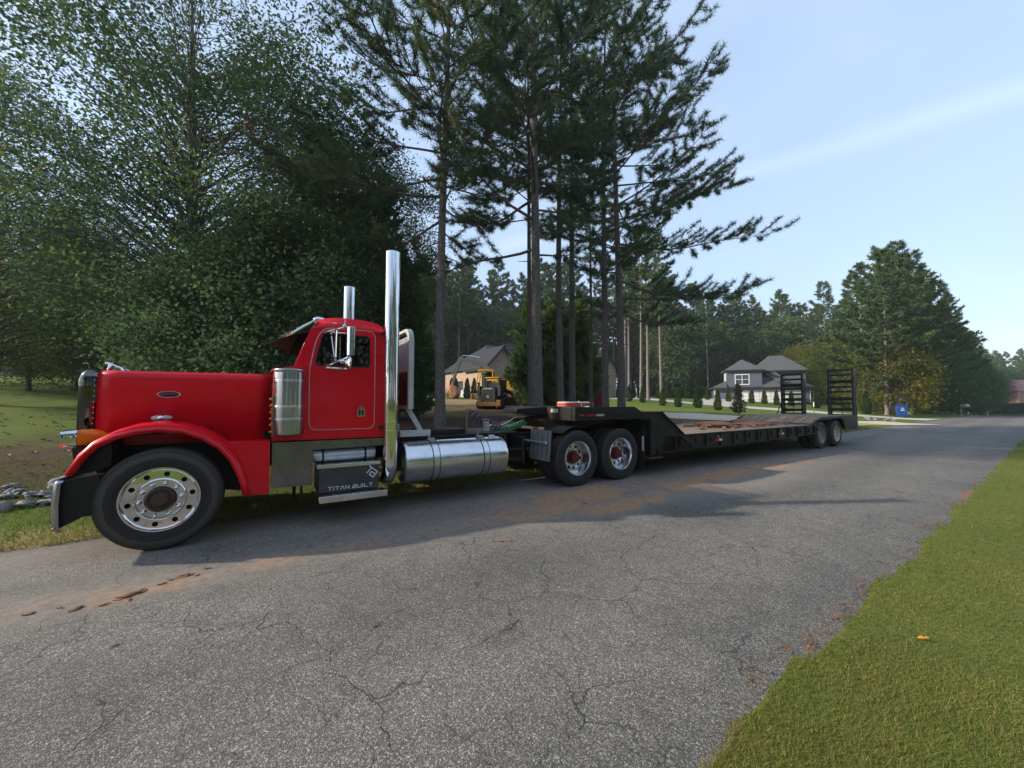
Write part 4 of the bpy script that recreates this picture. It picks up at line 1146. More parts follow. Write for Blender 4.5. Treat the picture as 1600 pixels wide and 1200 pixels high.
# doors (near and far), 4 mm proud of the cab side, with seam bead, glass, handle
door = rounded([(1.342, 1.140), (2.136, 1.136), (2.131, 2.468), (1.490, 2.462), (1.40, 2.30), (1.330, 1.90)], 0.10, 5)
for mir in (False, True):
    s = (lambda y: TW - y) if mir else (lambda y: y)
    do = part(MB().prism(door, 'y', *sorted((s(0.2495), s(0.241))), [win]), 'door', RED, 0.003, smooth=30)
    part(MB().tube([(a, s(0.243), b) for a, b in door] + [(door[0][0], s(0.243), door[0][1])], 0.0055, 6), 'door_seal', ALU, parent=do)
    part(MB().tube([(a, s(0.246), b) for a, b in win] + [(win[0][0], s(0.246), win[0][1])], 0.011, 6), 'window_seal', BLKP, parent=do)
    part(MB().prism(win, 'y', *sorted((s(0.268), s(0.274)))), 'window', GLASS, smooth=0, parent=do)
    part(MB().box(1.578, 1.594, *sorted((s(0.262), s(0.252))), 1.97, 2.39), 'vent_divider', CHROME, parent=do)
    hd = part(MB().prism(rounded([(1.915, 1.30), (2.01, 1.30), (2.01, 1.405), (1.915, 1.405)], 0.02), 'y', *sorted((s(0.242), s(0.236)))).prism(rounded([(1.925, 1.415), (2.0, 1.415), (1.985, 1.44), (1.94, 1.44)], 0.01), 'y', *sorted((s(0.242), s(0.234)))), 'handle', CHROME, 0.003, parent=do)
    part(MB().box(1.928, 1.955, *sorted((s(0.237), s(0.2345))), 1.315, 1.39).box(1.968, 1.996, *sorted((s(0.237), s(0.2345))), 1.315, 1.39), 'handle_recess', BLKP, parent=do)
    rv = MB()
    for k in range(10): rv.ball((2.10, s(0.2405), 1.25 + k * 0.075), (0.005, 0.003, 0.005), 6, 4)
    part(rv, 'rivets', RED, parent=do)['kind'] = 'stuff'
# roof lamps and horn cover
for yy in (0.62, 0.92, 1.22, 1.52, 1.82):
    ll = part(MB().ball((1.47, yy, 2.63), (0.085, 0.045, 0.045), 14, 8), 'roof_lamp', CHROME, parent=cabo)
part(MB().ball((1.62, 0.27, 2.535), (0.03, 0.008, 0.010), 10, 6), 'side_lamp', CHROME, parent=cabo)
# drop visor
va, vc, vr, vm = Vector((1.12, 0.27, 2.345)), Vector((0.86, 1.22, 2.325)), Vector((1.395, 0.30, 2.56)), Vector((1.36, 1.22, 2.66))
va2, vr2 = Vector((1.12, TW - 0.27, 2.345)), Vector((1.395, TW - 0.30, 2.56))
vis = MB().add([va, vc, va2, vr2, vm, vr], [(0, 1, 4, 5), (1, 2, 3, 4)])
VIS = M('black_visor_paint', (0.006, 0.006, 0.007), (0.010, 0.010, 0.011), 3, 0.62, 0.08)
vo = part(vis, 'sun_visor', VIS, smooth=0, solid=0.012)
part(MB().tube([va + Vector((0, 0, .004)), vc + Vector((0, 0, .004)), va2 + Vector((0, 0, .004))], 0.012, 6).tube([va, va.lerp(vr, 0.5) + Vector((0, 0, 0.004)), vr], 0.016, 6), 'visor_lip', CHROME, parent=vo)
for (a, r_, s) in ((va, vr, 1), (va2, vr2, -1)):
    part(MB().add([a, r_, r_ + Vector((-0.05, 0, -0.14)), a.lerp(r_, 0.25) + Vector((0.10, 0, -0.02))], [(0, 1, 2, 3)]), 'visor_side', VIS, smooth=0, solid=0.008, parent=vo)
bl_ = MB()
for k in range(7):
    for q in (0.35, 0.72):
        for (a, r_) in ((va, vr), (va2, vr2)):
            t = (k + 0.6) / 7.2
            bl_.ball(a.lerp(vc, t).lerp(r_.lerp(vm, t), q) + Vector((-.004, 0, 0.012)), 0.009, 6, 4)
part(bl_, 'visor_rivets', CHROME, parent=vo)['kind'] = 'stuff'

# --- mirrors -------------------------------------------------------
for mir in (False, True):
    s = (lambda y: TW - y) if mir else (lambda y: y)
    mbk = MB()
    mbk.tube([(1.50, s(0.24), 2.40), (1.64, s(0.06), 2.43), (1.72, s(-0.03), 2.45), (1.79, s(-0.10), 2.43), (1.795, s(-0.12), 2.15), (1.72, s(-0.09), 2.05), (1.60, s(0.04), 1.995), (1.50, s(0.24), 1.945)], 0.012, 8)
    mbk.tube([(1.61, s(0.06), 2.435), (1.605, s(0.06), 2.02)], 0.013, 8).tube([(1.57, s(0.22), 2.39), (1.60, s(0.06), 2.03)], 0.009, 6)
    mbk.tube([(1.51, s(0.236), 2.41), (1.74, s(0.236), 2.405)], 0.014, 8).tube([(1.51, s(0.236), 1.94), (1.80, s(0.236), 1.935)], 0.016, 8)
    mbk.tube([(1.70, s(-0.02), 2.45), (1.70, s(-0.02), 2.56)], 0.007, 6)
    mo = part(mbk, 'mirror', CHROME)
    # head: tall box with a barrel back, glass on its rear
    hd = []
    for (dx, w) in ((-0.055, 0.03), (-0.05, 0.055), (-0.03, 0.082), (0.0, 0.09), (0.028, 0.09)):
        hd.append([(1.765 + dx, s(-0.09 + sy * w), z) for z, sy in ((2.075, -1), (2.075, 1), (2.435, 1), (2.435, -1))])
    part(MB().loft(hd, True, True), 'mirror_head', CHROME, 0.012, smooth=60, parent=mo)
    part(MB().lathe([(0.001, -0.045), (0.03, -0.045), (0.04, -0.03), (0.062, -0.024), (0.092, -0.008), (0.098, 0.012), (0.09, 0.02)], 'x', (1.74, s(-0.10), 1.985), 28), 'spot_mirror', CHROME, parent=mo)
    part(MB().ball((1.69, s(-0.06), 2.455), 0.022, 8, 6), 'mirror_clamp', CHROME, parent=mo)
    part(MB().ball((1.675, s(-0.08), 2.0), (0.045, 0.035, 0.03), 10, 6), 'mirror_motor', CHROME, parent=mo)

# --- air cleaner, step, skirts -------------------------------------
for mir in (False, True):
    s = (lambda y: TW - y) if mir else (lambda y: y)
    c = (1.118, s(0.245), 0)
    ac = part(MB().lathe([(0.001, 1.905), (0.15, 1.905), (0.172, 1.898), (0.176, 1.885), (0.172, 1.872), (0.168, 1.86), (0.168, 1.855), (0.168, 1.84), (0.168, 1.14), (0.168, 1.125), (0.168, 1.12), (0.165, 1.105), (0.150, 1.095), (0.001, 1.095)], 'z', c, 48), 'air_cleaner', CANM)
    for z in (1.755, 1.44, 1.29):
        part(MB().lathe([(0.1685, -0.018), (0.172, -0.016), (0.172, -0.006), (0.177, -0.003), (0.177, 0.003), (0.172, 0.006), (0.172, 0.016), (0.1685, 0.018)], 'z', (c[0], c[1], z), 48), 'band', POLISH, parent=ac)
    for k in range(6):
        z = 1.14 + k * 0.078
        part(MB().lathe([(0.022, 0.0), (0.020, -0.014), (0.012, -0.034), (0.002, -0.042)], 'x', (0.952, s(0.20), z), 14), 'marker_light', AMBERD, parent=ac)
    part(MB().box(0.945, 0.965, *sorted((s(0.17), s(0.23))), 1.10, 1.57), 'light_bar', STEEL, parent=ac)
part(MB().prism([(0.95, 1.008), (2.26, 1.004), (2.26, 0.905), (1.39, 0.895), (1.388, 0.46), (0.955, 0.47)], 'y', 0.20, 0.23), 'skirt_panel', STEEL, 0.004)
part(MB().prism([(0.95, 1.008), (2.26, 1.004), (2.26, 0.905), (1.39, 0.895), (1.388, 0.46), (0.955, 0.47)], 'y', TW - 0.23, TW - 0.20), 'skirt_panel', STEEL, 0.004)
at_ = part(MB().lathe([(0.001, 1.36), (0.05, 1.365), (0.075, 1.39), (0.08, 1.41), (0.08, 2.14), (0.07, 2.165), (0.001, 2.18)], 'x', (0, 0.34, 0.80), 28), 'air_tank', ALU)
part(MB().lathe([(0.081, 1.50), (0.086, 1.50), (0.086, 1.525), (0.081, 1.525)], 'x', (0, 0.34, 0.80), 28).lathe([(0.081, 2.02), (0.086, 2.02), (0.086, 2.045), (0.081, 2.045)], 'x', (0, 0.34, 0.80), 28), 'tank_strap', BLKP, parent=at_)
st = part(MB().box(1.445, 2.175, 0.10, 0.62, 0.355, 0.690), 'step_box', BLACK, 0.008)
part(MB().box(1.43, 2.19, 0.085, 0.40, 0.6925, 0.712).box(1.43, 2.19, 0.085, 0.0975, 0.668, 0.6925), 'step_top', POLISH, 0.003, parent=st)
part(MB().box(1.455, 2.165, 0.092, 0.0985, 0.365, 0.664), 'step_face', DECAL, 0.002, parent=st)
part(MB().box(1.45, 2.25, -0.06, 0.091, 0.335, 0.352).box(1.45, 2.25, -0.068, -0.061, 0.275, 0.352).box(1.445, 1.4495, -0.065, 0.09, 0.28, 0.352), 'step_tread', POLISH, 0.004, parent=st)
part(MB().box(1.20, 1.24, 0.75, 0.8, 0.2, 0.62), 'hanging_bracket', BLACK)
part(MB().box(1.30, 1.33, 0.9, 0.94, 0.22, 0.62), 'hanging_bracket', BLACK)
part(MB().tube([(0.70, 0.34, 0.45), (0.72, 0.34, 0.3), (0.745, 0.33, 0.22)], 0.014, 6), 'hanging_bracket', BLACK)

# lettering on the step face, made of bold strokes
GLY = {'T': [((0, 1), (1, 1)), ((.5, 1), (.5, 0))], 'I': [((.5, 0), (.5, 1))], 'A': [((0, 0), (.42, 1)), ((.42, 1), (.62, 1)), ((.62, 1), (1, 0))], 'N': [((0, 0), (0, 1)), ((0, 1), (1, 0)), ((1, 0), (1, 1))],
       'B': [((.2, 1), (.9, 1)), ((.9, 1), (1, .78)), ((1, .78), (.9, .52)), ((.05, .52), (.9, .52)), ((.9, .52), (1, .26)), ((1, .26), (.9, 0)), ((0, 0), (.9, 0)), ((0, 0), (0, .52))],
       'U': [((0, 1), (0, 0)), ((0, 0), (1, 0)), ((1, 0), (1, 1))], 'L': [((0, 1), (0, 0)), ((0, 0), (1, 0))], 'D': [((0, 0), (0, 1)), ((0, 1), (.75, 1)), ((.75, 1), (1, .7)), ((1, .7), (1, .3)), ((1, .3), (.75, 0)), ((.75, 0), (0, 0))],
       'E': [((1, 1), (0, 1)), ((0, 1), (0, 0)), ((0, 0), (1, 0)), ((0, .5), (.85, .5))], 'R': [((0, 0), (0, 1)), ((0, 1), (1, 1)), ((1, 1), (1, .5)), ((1, .5), (0, .5)), ((.45, .5), (1, 0))], 'O': [((0, 0), (0, 1)), ((0, 1), (1, 1)), ((1, 1), (1, 0)), ((1, 0), (0, 0))]}
def lettering(text, x, z, w, h, gap, sw, y, depth=0.0015, tilt=0.0):
    """strokes on a plane y = const facing -y; x runs to the reader's right"""
    mb = MB(); cx = x; i = 0
    for ch in text:
        if ch == ' ':
            cx += w * 0.55; continue
        ww = w * (0.10 if ch == 'I' else 1.0)
        for n_, (p, q) in enumerate(GLY[ch]):
            P = Vector((cx + (p[0] if ch != 'I' else 0.5) * ww, p[1] * h)); Q = Vector((cx + (q[0] if ch != 'I' else 0.5) * ww, q[1] * h))
            d = (Q - P).normalized(); P2 = P - d * sw * 0.5; Q2 = Q + d * sw * 0.5; n2 = Vector((-d.y, d.x)) * sw / 2
            yy = y - 0.00012 * n_
            c4 = [P2 - n2, Q2 - n2, Q2 + n2, P2 + n2]
            c4 = [(c.x, c.y + z + tilt * (c.x - x)) for c in c4]
            mb.hexa([(c4[0][0], yy, c4[0][1]), (c4[1][0], yy, c4[1][1]), (c4[2][0], yy, c4[2][1]), (c4[3][0], yy, c4[3][1]),
                     (c4[0][0], yy - depth, c4[0][1]), (c4[1][0], yy - depth, c4[1][1]), (c4[2][0], yy - depth, c4[2][1]), (c4[3][0], yy - depth, c4[3][1])])
        cx += ww + gap
    return mb
part(lettering('TITAN BUILT', 1.56, 0.392, 0.042, 0.038, 0.0185, 0.0072, 0.0918), 'lettering', LETTER, smooth=0, parent=st)['kind'] = 'stuff'
lg = lettering('TB', -0.075, -0.045, 0.064, 0.085, 0.004, 0.014, 0.0)
lo = lg.build('emblem', LETTER, st, smooth=0)
lo.matrix_basis = Matrix.Translation((2.085, 0.0915, 0.575)) @ Matrix.Rotation(R(40), 4, 'Y')

# --- exhaust stacks --------------------------------------------------
for (xc, yc, yi) in ((2.335, 0.165, 0.62), (2.10, 2.26, 1.8)):
    sk = part(MB().tube([(xc, yc, z) for z in (3.60, 3.597, 3.59, 3.58, 2.44, 2.43, 2.423, 2.42)], 0.098, 32, False).tube([(xc, yc, 2.42), (xc, yc, 2.417), (xc, yc, 2.40), (xc, yc, 0.66), (xc, yc, 0.62), (xc, yc + (yi - yc) * 0.06, 0.53), (xc, yc + (yi - yc) * 0.25, 0.45), (xc, yc + (yi - yc) * 0.6, 0.43), (xc, yi, 0.43)], [0.095] * 9, 32, False), 'exhaust_stack', CHROME, solid=0.004)
    for z in (2.41, 2.53, 1.10, 1.22):
        part(MB().lathe([(0.0985, -0.012), (0.103, -0.010), (0.103, 0.010), (0.0985, 0.012)], 'z', (xc, yc, z), 32), 'clamp', CHROME, parent=sk)
    ins = 1 if yc < 1.2 else -1
    part(MB().box(xc - 0.14, xc - 0.06, min(yc, yc + 0.12 * ins), max(yc, yc + 0.12 * ins), 1.135, 1.17).box(xc - 0.13, xc - 0.05, min(yc, yc + 0.12 * ins), max(yc, yc + 0.12 * ins), 2.44, 2.47), 'bracket', BLKP, parent=sk)

# --- headache rack ---------------------------------------------------
rk = MB()
outl = []
ycs, zt, rr = (0.30, 2.14), 2.60, 0.20
outl += [(0.30, 1.39)]
for k in range(7):
    a = math.pi / 2 * k / 6
    outl.append((0.30 + rr - rr * math.cos(a), zt - rr + rr * math.sin(a)))
for k in range(7):
    a = math.pi / 2 * (1 - k / 6)
    outl.append((2.14 - rr + rr * math.cos(a), zt - rr + rr * math.sin(a)))
outl += [(2.14, 1.39)]
inl = [(1.22 + (p[0] - 1.22) * 0.925, 1.39 + 0.05 + (p[1] - 1.39) * 0.92) for p in outl]
rk.prism(outl, 'x', 2.62, 2.70, [inl])
ro_ = part(rk, 'headache_rack', WHITEM, 0.01)
lat = MB()
for k in range(-14, 34):
    y = 0.35 + k * 0.065
    for sgn in (1, -1):
        a = Vector((y, 1.95)); b = Vector((y + sgn * 0.42, 2.48))
        pts = []
        for t in np.linspace(0, 1, 12):
            q = a.lerp(b, t)
            if 0.40 < q.x < 2.04: pts.append(q)
        if len(pts) > 1: lat.bar((2.655, pts[0].x, pts[0].y), (2.655, pts[-1].x, pts[-1].y), 0.020, 0.020, (1, 0, 0))
part(lat, 'diamond_mesh', WHITEM, smooth=0, parent=ro_)['kind'] = 'stuff'
part(MB().box(2.64, 2.66, 0.38, 2.06, 1.44, 1.95), 'rack_panel', STEEL, parent=ro_)
for y in (0.45, 1.99):
    part(MB().bar((2.66, y, 1.40), (2.86, y, 1.06), 0.07, 0.04, (0, 1, 0)), 'brace', WHITEM, parent=ro_)
part(MB().box(2.52, 2.98, 0.34, 0.42, 0.99, 1.08).box(2.52, 2.98, 2.02, 2.1, 0.99, 1.08), 'rack_foot', WHITEM, 0.006, parent=ro_)

# --- chassis, tanks, quarter fenders ---------------------------------
part(MB().box(-0.45, 7.30, 0.78, 0.86, 0.66, 0.93).box(-0.45, 7.30, 1.58, 1.66, 0.66, 0.93).box(2.50, 4.75, 0.62, 1.82, 0.932, 0.962).box(4.9, 4.98, 0.86, 1.58, 0.66, 0.9).box(2.4, 2.5, 0.35, 2.1, 0.50, 0.98).box(4.30, 4.36, 0.40, 0.78, 0.50, 0.93).box(4.60, 4.66, 0.30, 0.78, 0.44, 0.90).bar((4.30, 0.42, 0.70), (4.66, 0.32, 0.68), 0.03, 0.03).bar((4.30, 0.42, 0.54), (4.66, 0.32, 0.50), 0.03, 0.03), 'chassis_frame', BLACK, 0.006)
part(MB().box(5.2, 7.2, 0.66, 0.76, 0.36, 0.62).box(5.2, 7.2, 1.68, 1.78, 0.36, 0.62).box(5.9, 6.45, 0.55, 1.9, 0.3, 0.85), 'suspension', GREASE, 0.02)
part(MB().box(5.45, 6.75, 0.80, 1.64, 0.94, 1.00).lathe([(0.001, 0.10), (0.42, 0.10), (0.46, 0.07), (0.46, 0.03), (0.001, 0.03)], 'z', (6.05, 1.22, 0.98), 32), 'fifth_wheel', GREASE, 0.01)
for yc in (0.355, TW - 0.355):
    tk = part(MB().lathe([(0.001, 2.505), (0.16, 2.508), (0.24, 2.52), (0.285, 2.545), (0.300, 2.585), (0.302, 2.62), (0.302, 4.12), (0.300, 4.155), (0.285, 4.19), (0.24, 4.212), (0.001, 4.222)], 'x', (0, yc, 0.625), 64), 'fuel_tank', POLISH)
    for x in (2.98, 3.80):
        part(MB().lathe([(0.3025, -0.052), (0.306, -0.052), (0.306, 0.052), (0.3025, 0.052)], 'x', (x, yc, 0.625), 64), 'tank_strap', POLISH, parent=tk)
        part(MB().lathe([(0.306, -0.056), (0.3085, -0.056), (0.3085, -0.046), (0.306, -0.046)], 'x', (x, yc, 0.625), 64).lathe([(0.306, 0.046), (0.3085, 0.046), (0.3085, 0.056), (0.306, 0.056)], 'x', (x, yc, 0.625), 64), 'strap_edge', BLKP, parent=tk)
        part(MB().box(x - 0.05, x + 0.05, yc - 0.06, yc + 0.02, 0.93, 0.955).cyl((x - .03, yc - .02, .95), (x - .03, yc - .02, 1.0), 0.012, n=8), 'strap_bolt', ALU, parent=tk)
    part(MB().lathe([(0.001, 0.955), (0.055, 0.955), (0.06, 0.945), (0.06, 0.91)], 'z', (4.02, yc - 0.02, 0), 20), 'filler_cap', ALU, parent=tk)
part(MB().box(4.25, 4.34, 1.0, 1.06, 0.96, 1.14).tube([(4.24, 1.0, 1.13), (4.2, 1.0, 1.17), (4.3, 1.05, 1.18), (4.40, 1.1, 1.15)], 0.012, 6), 'hose_bracket', ALU, 0.004)
part(MB().box(2.95, 3.75, 0.75, 1.25, 0.965, 1.045), 'battery_box', BLACK, 0.01)
for mir in (False, True):
    s = (lambda y: TW - y) if mir else (lambda y: y)
    y0, y1 = sorted((s(0.02), s(0.63)))
    qf = part(MB().hexa([(4.98, y0, 0.47), (4.99, y0, 0.47), (4.99, y1, 0.47), (4.98, y1, 0.47), (5.02, y0, 1.0), (5.03, y0, 1.0), (5.03, y1, 1.0), (5.02, y1, 1.0)]), 'quarter_fender', GREYP, 0.004)
    for k in range(4):
        yy = y0 + 0.09 + k * (y1 - y0 - 0.18) / 3
        part(MB().bar((4.965, yy, 0.58), (5.005, yy, 0.96), 0.022, 0.02, (1, 0, 0)), 'rib', GREYP, parent=qf)
    part(MB().cyl((4.965, y0 + 0.08, 0.785), (4.965, y1 + (0.25 if not mir else 0), 0.785), 0.022, n=10).ball((4.965, y0 + 0.08, 0.785), 0.03, 8, 6), 'support_tube', ALU, parent=qf)
    arcs = []
    for k in range(9):
        a = R(128 - 6.5 * k)
        arcs.append([(5.62 + 0.57 * math.cos(a), y, 0.49 + 0.57 * math.sin(a)) for y in (y0, (y0 + y1) / 2, y1)])
    part(MB().loft(arcs), 'fender_top', BLKP, parent=qf, solid=0.012)
    part(MB().box(7.40, 7.412, y0, y1, 0.12, 0.78), 'mud_flap', BLKP)
    part(MB().box(7.385, 7.398, s(0.02) - 0.0, s(0.02) + 0.035, 0.50, 0.80), 'flap_bracket', TOP)
# air lines on their hanger, coiled between tractor and trailer
def coil(p, q, rad, turns, sag, n=12):
    p, q = Vector(p), Vector(q); pts = []
    d = (q - p).normalized(); u = d.orthogonal().normalized(); w = d.cross(u)
    N = int(turns * n)
    for i in range(N + 1):
        t = i / N
        a = 2 * math.pi * turns * t
        c = p.lerp(q, t) + Vector((0, 0, -sag * 4 * t * (1 - t)))
        rr = rad * min(1, 8 * t + 0.3, 8 * (1 - t) + 0.3)
        pts.append(c + (u * math.cos(a) + w * math.sin(a)) * rr)
    return pts
part(MB().cyl((3.99, 1.22, 0.96), (3.99, 1.22, 1.37), 0.02, n=8).bar((3.99, 1.22, 1.36), (4.07, 1.22, 1.36), 0.02, 0.02), 'hose_hanger', WOODS)
part(MB().tube(coil((4.03, 1.22, 1.34), (4.68, 1.15, 1.02), 0.066, 9, 0.05), 0.013, 6), 'coiled_hose', PURPLE, label='purple and red coiled air hose')
part(MB().tube(coil((4.40, 1.10, 1.02), (5.42, 1.22, 1.18), 0.055, 15, 0.10), 0.012, 6), 'coiled_hose', GREEN, label='green coiled air hose')
part(MB().tube([(4.60, 1.2, 1.0), (4.85, 1.2, 1.10), (5.1, 1.2, 1.22), (5.35, 1.2, 1.255), (5.6, 1.2, 1.2)], 0.009, 6), 'cable', CABLE)
part(MB().tube([(4.78, 1.3, 0.98), (5.05, 1.3, 1.03), (5.3, 1.3, 1.14), (5.55, 1.28, 1.24), (5.8, 1.28, 1.22)], 0.009, 6), 'cable', CABLE)

# ------------------------------------------------------------------ lowboy trailer
trl = tag(empty('lowboy_trailer', T0, TA), 'black gooseneck equipment trailer with plank deck and two upright ramps at its tail', 'trailer')
def tp_(mb, name, mat, bevel=0.0, smooth=35, parent=None, solid=0.0, label=None):
    o = mb.build(name, mat, parent or trl, bevel, smooth, solid=solid)
    if label: o['label'] = label
    return o
side = [(5.54, 1.155), (5.54, 1.408), (7.13, 1.404), (7.34, 1.30), (7.94, 1.288), (8.72, 0.765), (8.72, 0.43), (7.82, 0.43), (7.74, 0.60), (7.66, 1.06), (7.3, 1.155)]
gn = MB()
for (a, b) in ((0.0, 0.08), (TW - 0.08, TW)): gn.prism(side, 'y', a, b)
gn.box(5.54, 7.36, 0.08, TW - 0.08, 1.17, 1.285)
gn.prism([(7.36, 1.285), (7.90, 1.28), (8.72, 0.76), (8.72, 0.60), (7.9, 1.10), (7.36, 1.17)], 'y', 0.081, TW - 0.081)
gno = tp_(gn, 'gooseneck', TRBLK, 0.008)
tp_(MB().box(5.54, 7.96, -0.035, -0.002, 1.275, 1.295).box(5.54, 7.60, -0.035, -0.002, 1.165, 1.18).bar((7.94, -0.018, 1.285), (8.72, -0.018, 0.765), 0.033, 0.02), 'flange', TRBLK, parent=gno)
# front boxes either side of a wedge nose carrying the kingpin
for (a, b) in ((0.08, 0.82), (1.62, TW - 0.08)):
    tp_(MB().box(5.53, 5.62, a, b, 1.155, 1.408).box(5.62, 6.6, a, b, 1.29, 1.395), 'nose_box', TRBLK, 0.008, parent=gno)
tp_(MB().hexa([(4.92, 0.95, 1.29), (5.62, 0.825, 1.22), (5.62, 1.615, 1.22), (4.92, 1.49, 1.29), (4.92, 0.95, 1.365), (5.62, 0.825, 1.41), (5.62, 1.615, 1.41), (4.92, 1.49, 1.365)]), 'nose', TRBLK, 0.01, parent=gno)
tp_(MB().prism([(5.20, 1.17), (6.35, 1.16), (6.25, 1.03), (5.45, 1.02)], 'y', 0.70, 1.74), 'kingpin_plate', GREASE, parent=gno)
tp_(MB().box(5.516, 5.529, 0.46, 0.68, 1.295, 1.365), 'document_box', M('dusty_tan_plate', (0.42, 0.38, 0.30), (0.3, 0.27, 0.21), 9, 0.6), 0.003, parent=gno)
tp_(MB().box(5.50, 5.54, 0.95, 1.50, 1.10, 1.20).cyl((5.40, 1.05, 1.17), (5.52, 1.05, 1.17), 0.03, n=10).cyl((5.40, 1.2, 1.17), (5.52, 1.2, 1.17), 0.03, n=10).cyl((5.40, 1.35, 1.17), (5.52, 1.35, 1.17), 0.03, n=10), 'air_couplings', GREASE, 0.004, parent=gno)
tp_(MB().box(5.9, 7.3, 0.70, 0.80, 1.0, 1.17).box(5.9, 7.3, 1.64, 1.74, 1.0, 1.17).box(7.45, 7.9, 0.08, TW - 0.08, 0.45, 1.1), 'inner_beam', TRBLK, 0.008)
for y in (0.03, TW - 0.09):
    lg_ = tp_(MB().box(7.56, 7.72, y - 0.06, y + 0.10, 0.40, 1.16).cyl((7.64, y - 0.07, 1.05), (7.64, y + 0.1, 1.05), 0.07, n=14), 'landing_leg', TRBLK, 0.008)
    tp_(MB().box(7.50, 7.90, y - 0.08, y + 0.2, 0.335, 0.365), 'foot', GREASE, parent=lg_)
    tp_(MB().tube([(7.72, y - 0.09, 1.02), (7.80, y - 0.10, 1.02), (7.81, y - 0.10, 0.72), (7.98, y - 0.10, 0.66)], 0.012, 6), 'crank', TRBLK, parent=lg_)
# main beams
mbm = MB()
for (a, b) in ((0.0, 0.05), (TW - 0.05, TW)):
    mbm.prism([(8.10, 0.775), (8.72, 0.765), (15.68, 0.775), (15.68, 0.50), (12, 0.455), (8.3, 0.43), (7.80, 0.43)], 'y', a, b)
beam = tp_(mbm, 'side_beam', TRBLK, 0.006)
tp_(MB().box(8.0, 15.65, -0.04, -0.001, 0.755, 0.78).prism([(7.8, 0.425), (8.3, 0.425), (12, 0.45), (15.66, 0.495), (15.66, 0.513), (12, 0.468), (8.3, 0.443), (7.8, 0.443)], 'y', -0.04, -0.001), 'flange', TRBLK, parent=beam)
for i in range(13):
    x = 8.35 + i * 0.585
    tp_(MB().box(x, x + 0.025, -0.035, -0.001, 0.46, 0.754), 'stiffener', TRBLK, parent=beam)
    if i not in (3, 8): tp_(MB().prism([(x + 0.20, 0.70), (x + 0.34, 0.62), (x + 0.20, 0.56)], 'y', -0.03, -0.001), 'gusset', TRBLK, 0.006, parent=beam)
tp_(MB().prism([(8.72, 0.76), (8.9, 0.70), (9.1, 0.56), (9.3, 0.50), (9.3, 0.46), (9.05, 0.46), (8.8, 0.6), (8.55, 0.74)], 'y', -0.03, -0.001), 'curved_brace', TRBLK, 0.006, parent=beam)
cmb = MB()
for i in range(12): cmb.box(8.5 + i * 0.6, 8.58 + i * 0.6, 0.051, TW - 0.051, 0.56, 0.70)
cmb.box(8.3, 15.6, 0.75, 0.83, 0.42, 0.70); cmb.box(8.3, 15.6, 1.61, 1.69, 0.42, 0.70)
tp_(cmb, 'crossmembers', TRBLK)
npl = 10
for i in range(npl):
    y = 0.06 + i * (TW - 0.12) / npl
    dz = random.uniform(-0.006, 0.006)
    o = tp_(MB().box(8.55 + random.uniform(0, .05), 15.45, y + 0.008, y + (TW - 0.12) / npl - 0.008, 0.735 + dz, 0.782 + dz), 'plank', WOODP, 0.004)
    o.data.name = 'plank'
# raised rear deck over the wheels
sd = [(15.42, 0.80), (15.60, 0.92), (15.95, 0.995), (16.3, 1.012), (18.6, 1.012), (19.12, 0.99), (19.13, 0.50), (17.95, 0.53), (17.80, 0.86), (17.6, 0.94), (15.7, 0.90), (15.5, 0.72)]
rdk = MB()
for (a, b) in ((0.0, 0.06), (TW - 0.06, TW)): rdk.prism(sd, 'y', a, b)
rdk.box(16.0, 19.10, 0.06, TW - 0.06, 0.93, 0.99).box(18.95, 19.12, 0.06, TW - 0.06, 0.52, 0.93)
rdk.hexa([(15.44, 0.06, 0.76), (16.0, 0.06, 0.93), (16.0, TW - 0.06, 0.93), (15.44, TW - 0.06, 0.76), (15.44, 0.06, 0.80), (16.0, 0.06, 0.985), (16.0, TW - 0.06, 0.985), (15.44, TW - 0.06, 0.80)])
rd = tp_(rdk, 'rear_deck', TRBLK, 0.008)
for i in range(8):
    y = 0.07 + i * (TW - 0.14) / 8
    tp_(MB().box(16.05, 18.90, y + 0.008, y + (TW - 0.14) / 8 - 0.008, 0.991, 1.012 + random.uniform(0, .006)), 'plank', WOODP, 0.003, parent=rd)
for i in range(8):
    y = 0.07 + i * (TW - 0.14) / 8
    ya, yb = y + 0.008, y + (TW - 0.14) / 8 - 0.008
    tp_(MB().hexa([(15.46, ya, 0.803), (16.02, ya, 0.988), (16.02, yb, 0.988), (15.46, yb, 0.803), (15.46, ya, 0.822), (16.02, ya, 1.008), (16.02, yb, 1.008), (15.46, yb, 0.822)]), 'plank', WOODP, 0.003, parent=rd)
tp_(MB().box(19.125, 19.16, 0.5, 1.9, 0.55, 0.85), 'tail_panel', TRBLK, parent=rd)
for y in (0.3, 2.14):
    tp_(MB().cyl((19.16, y - 0.06, 0.70), (19.18, y - 0.06, 0.70), 0.05, n=16), 'tail_light', TAPER, parent=rd)
# trailer wheels
TT = MB().lathe(tyre_profile(0.432, 0.262, 0.24, 3), n=56).mesh('tyre', RUB_T)
trim_ = MB().lathe([(0.264, 0.03), (0.270, 0.014), (0.262, 0.006), (0.252, 0.012), (0.244, 0.05), (0.236, 0.11), (0.225, 0.135)], n=48)
trim_.prism(circle(0, 0, 0.226, 48), 'y', 0.135, 0.147, [circle(0.175 * math.cos(2 * math.pi * k / 8), 0.175 * math.sin(2 * math.pi * k / 8), 0.024, 10) for k in range(8)])
trim_.lathe([(0.10, 0.135), (0.095, 0.07), (0.08, 0.06), (0.001, 0.058)], n=28)
TRIM_G = trim_.mesh('rim', M('dusty_grey_rim', (0.30, 0.29, 0.27), (0.18, 0.17, 0.15), 6, 0.6, 0.1, dust=(0.2, 0.15, 0.1), dfrac=0.3), 25)
TRIM_C = trim_.mesh('rim', CREAM, 25)
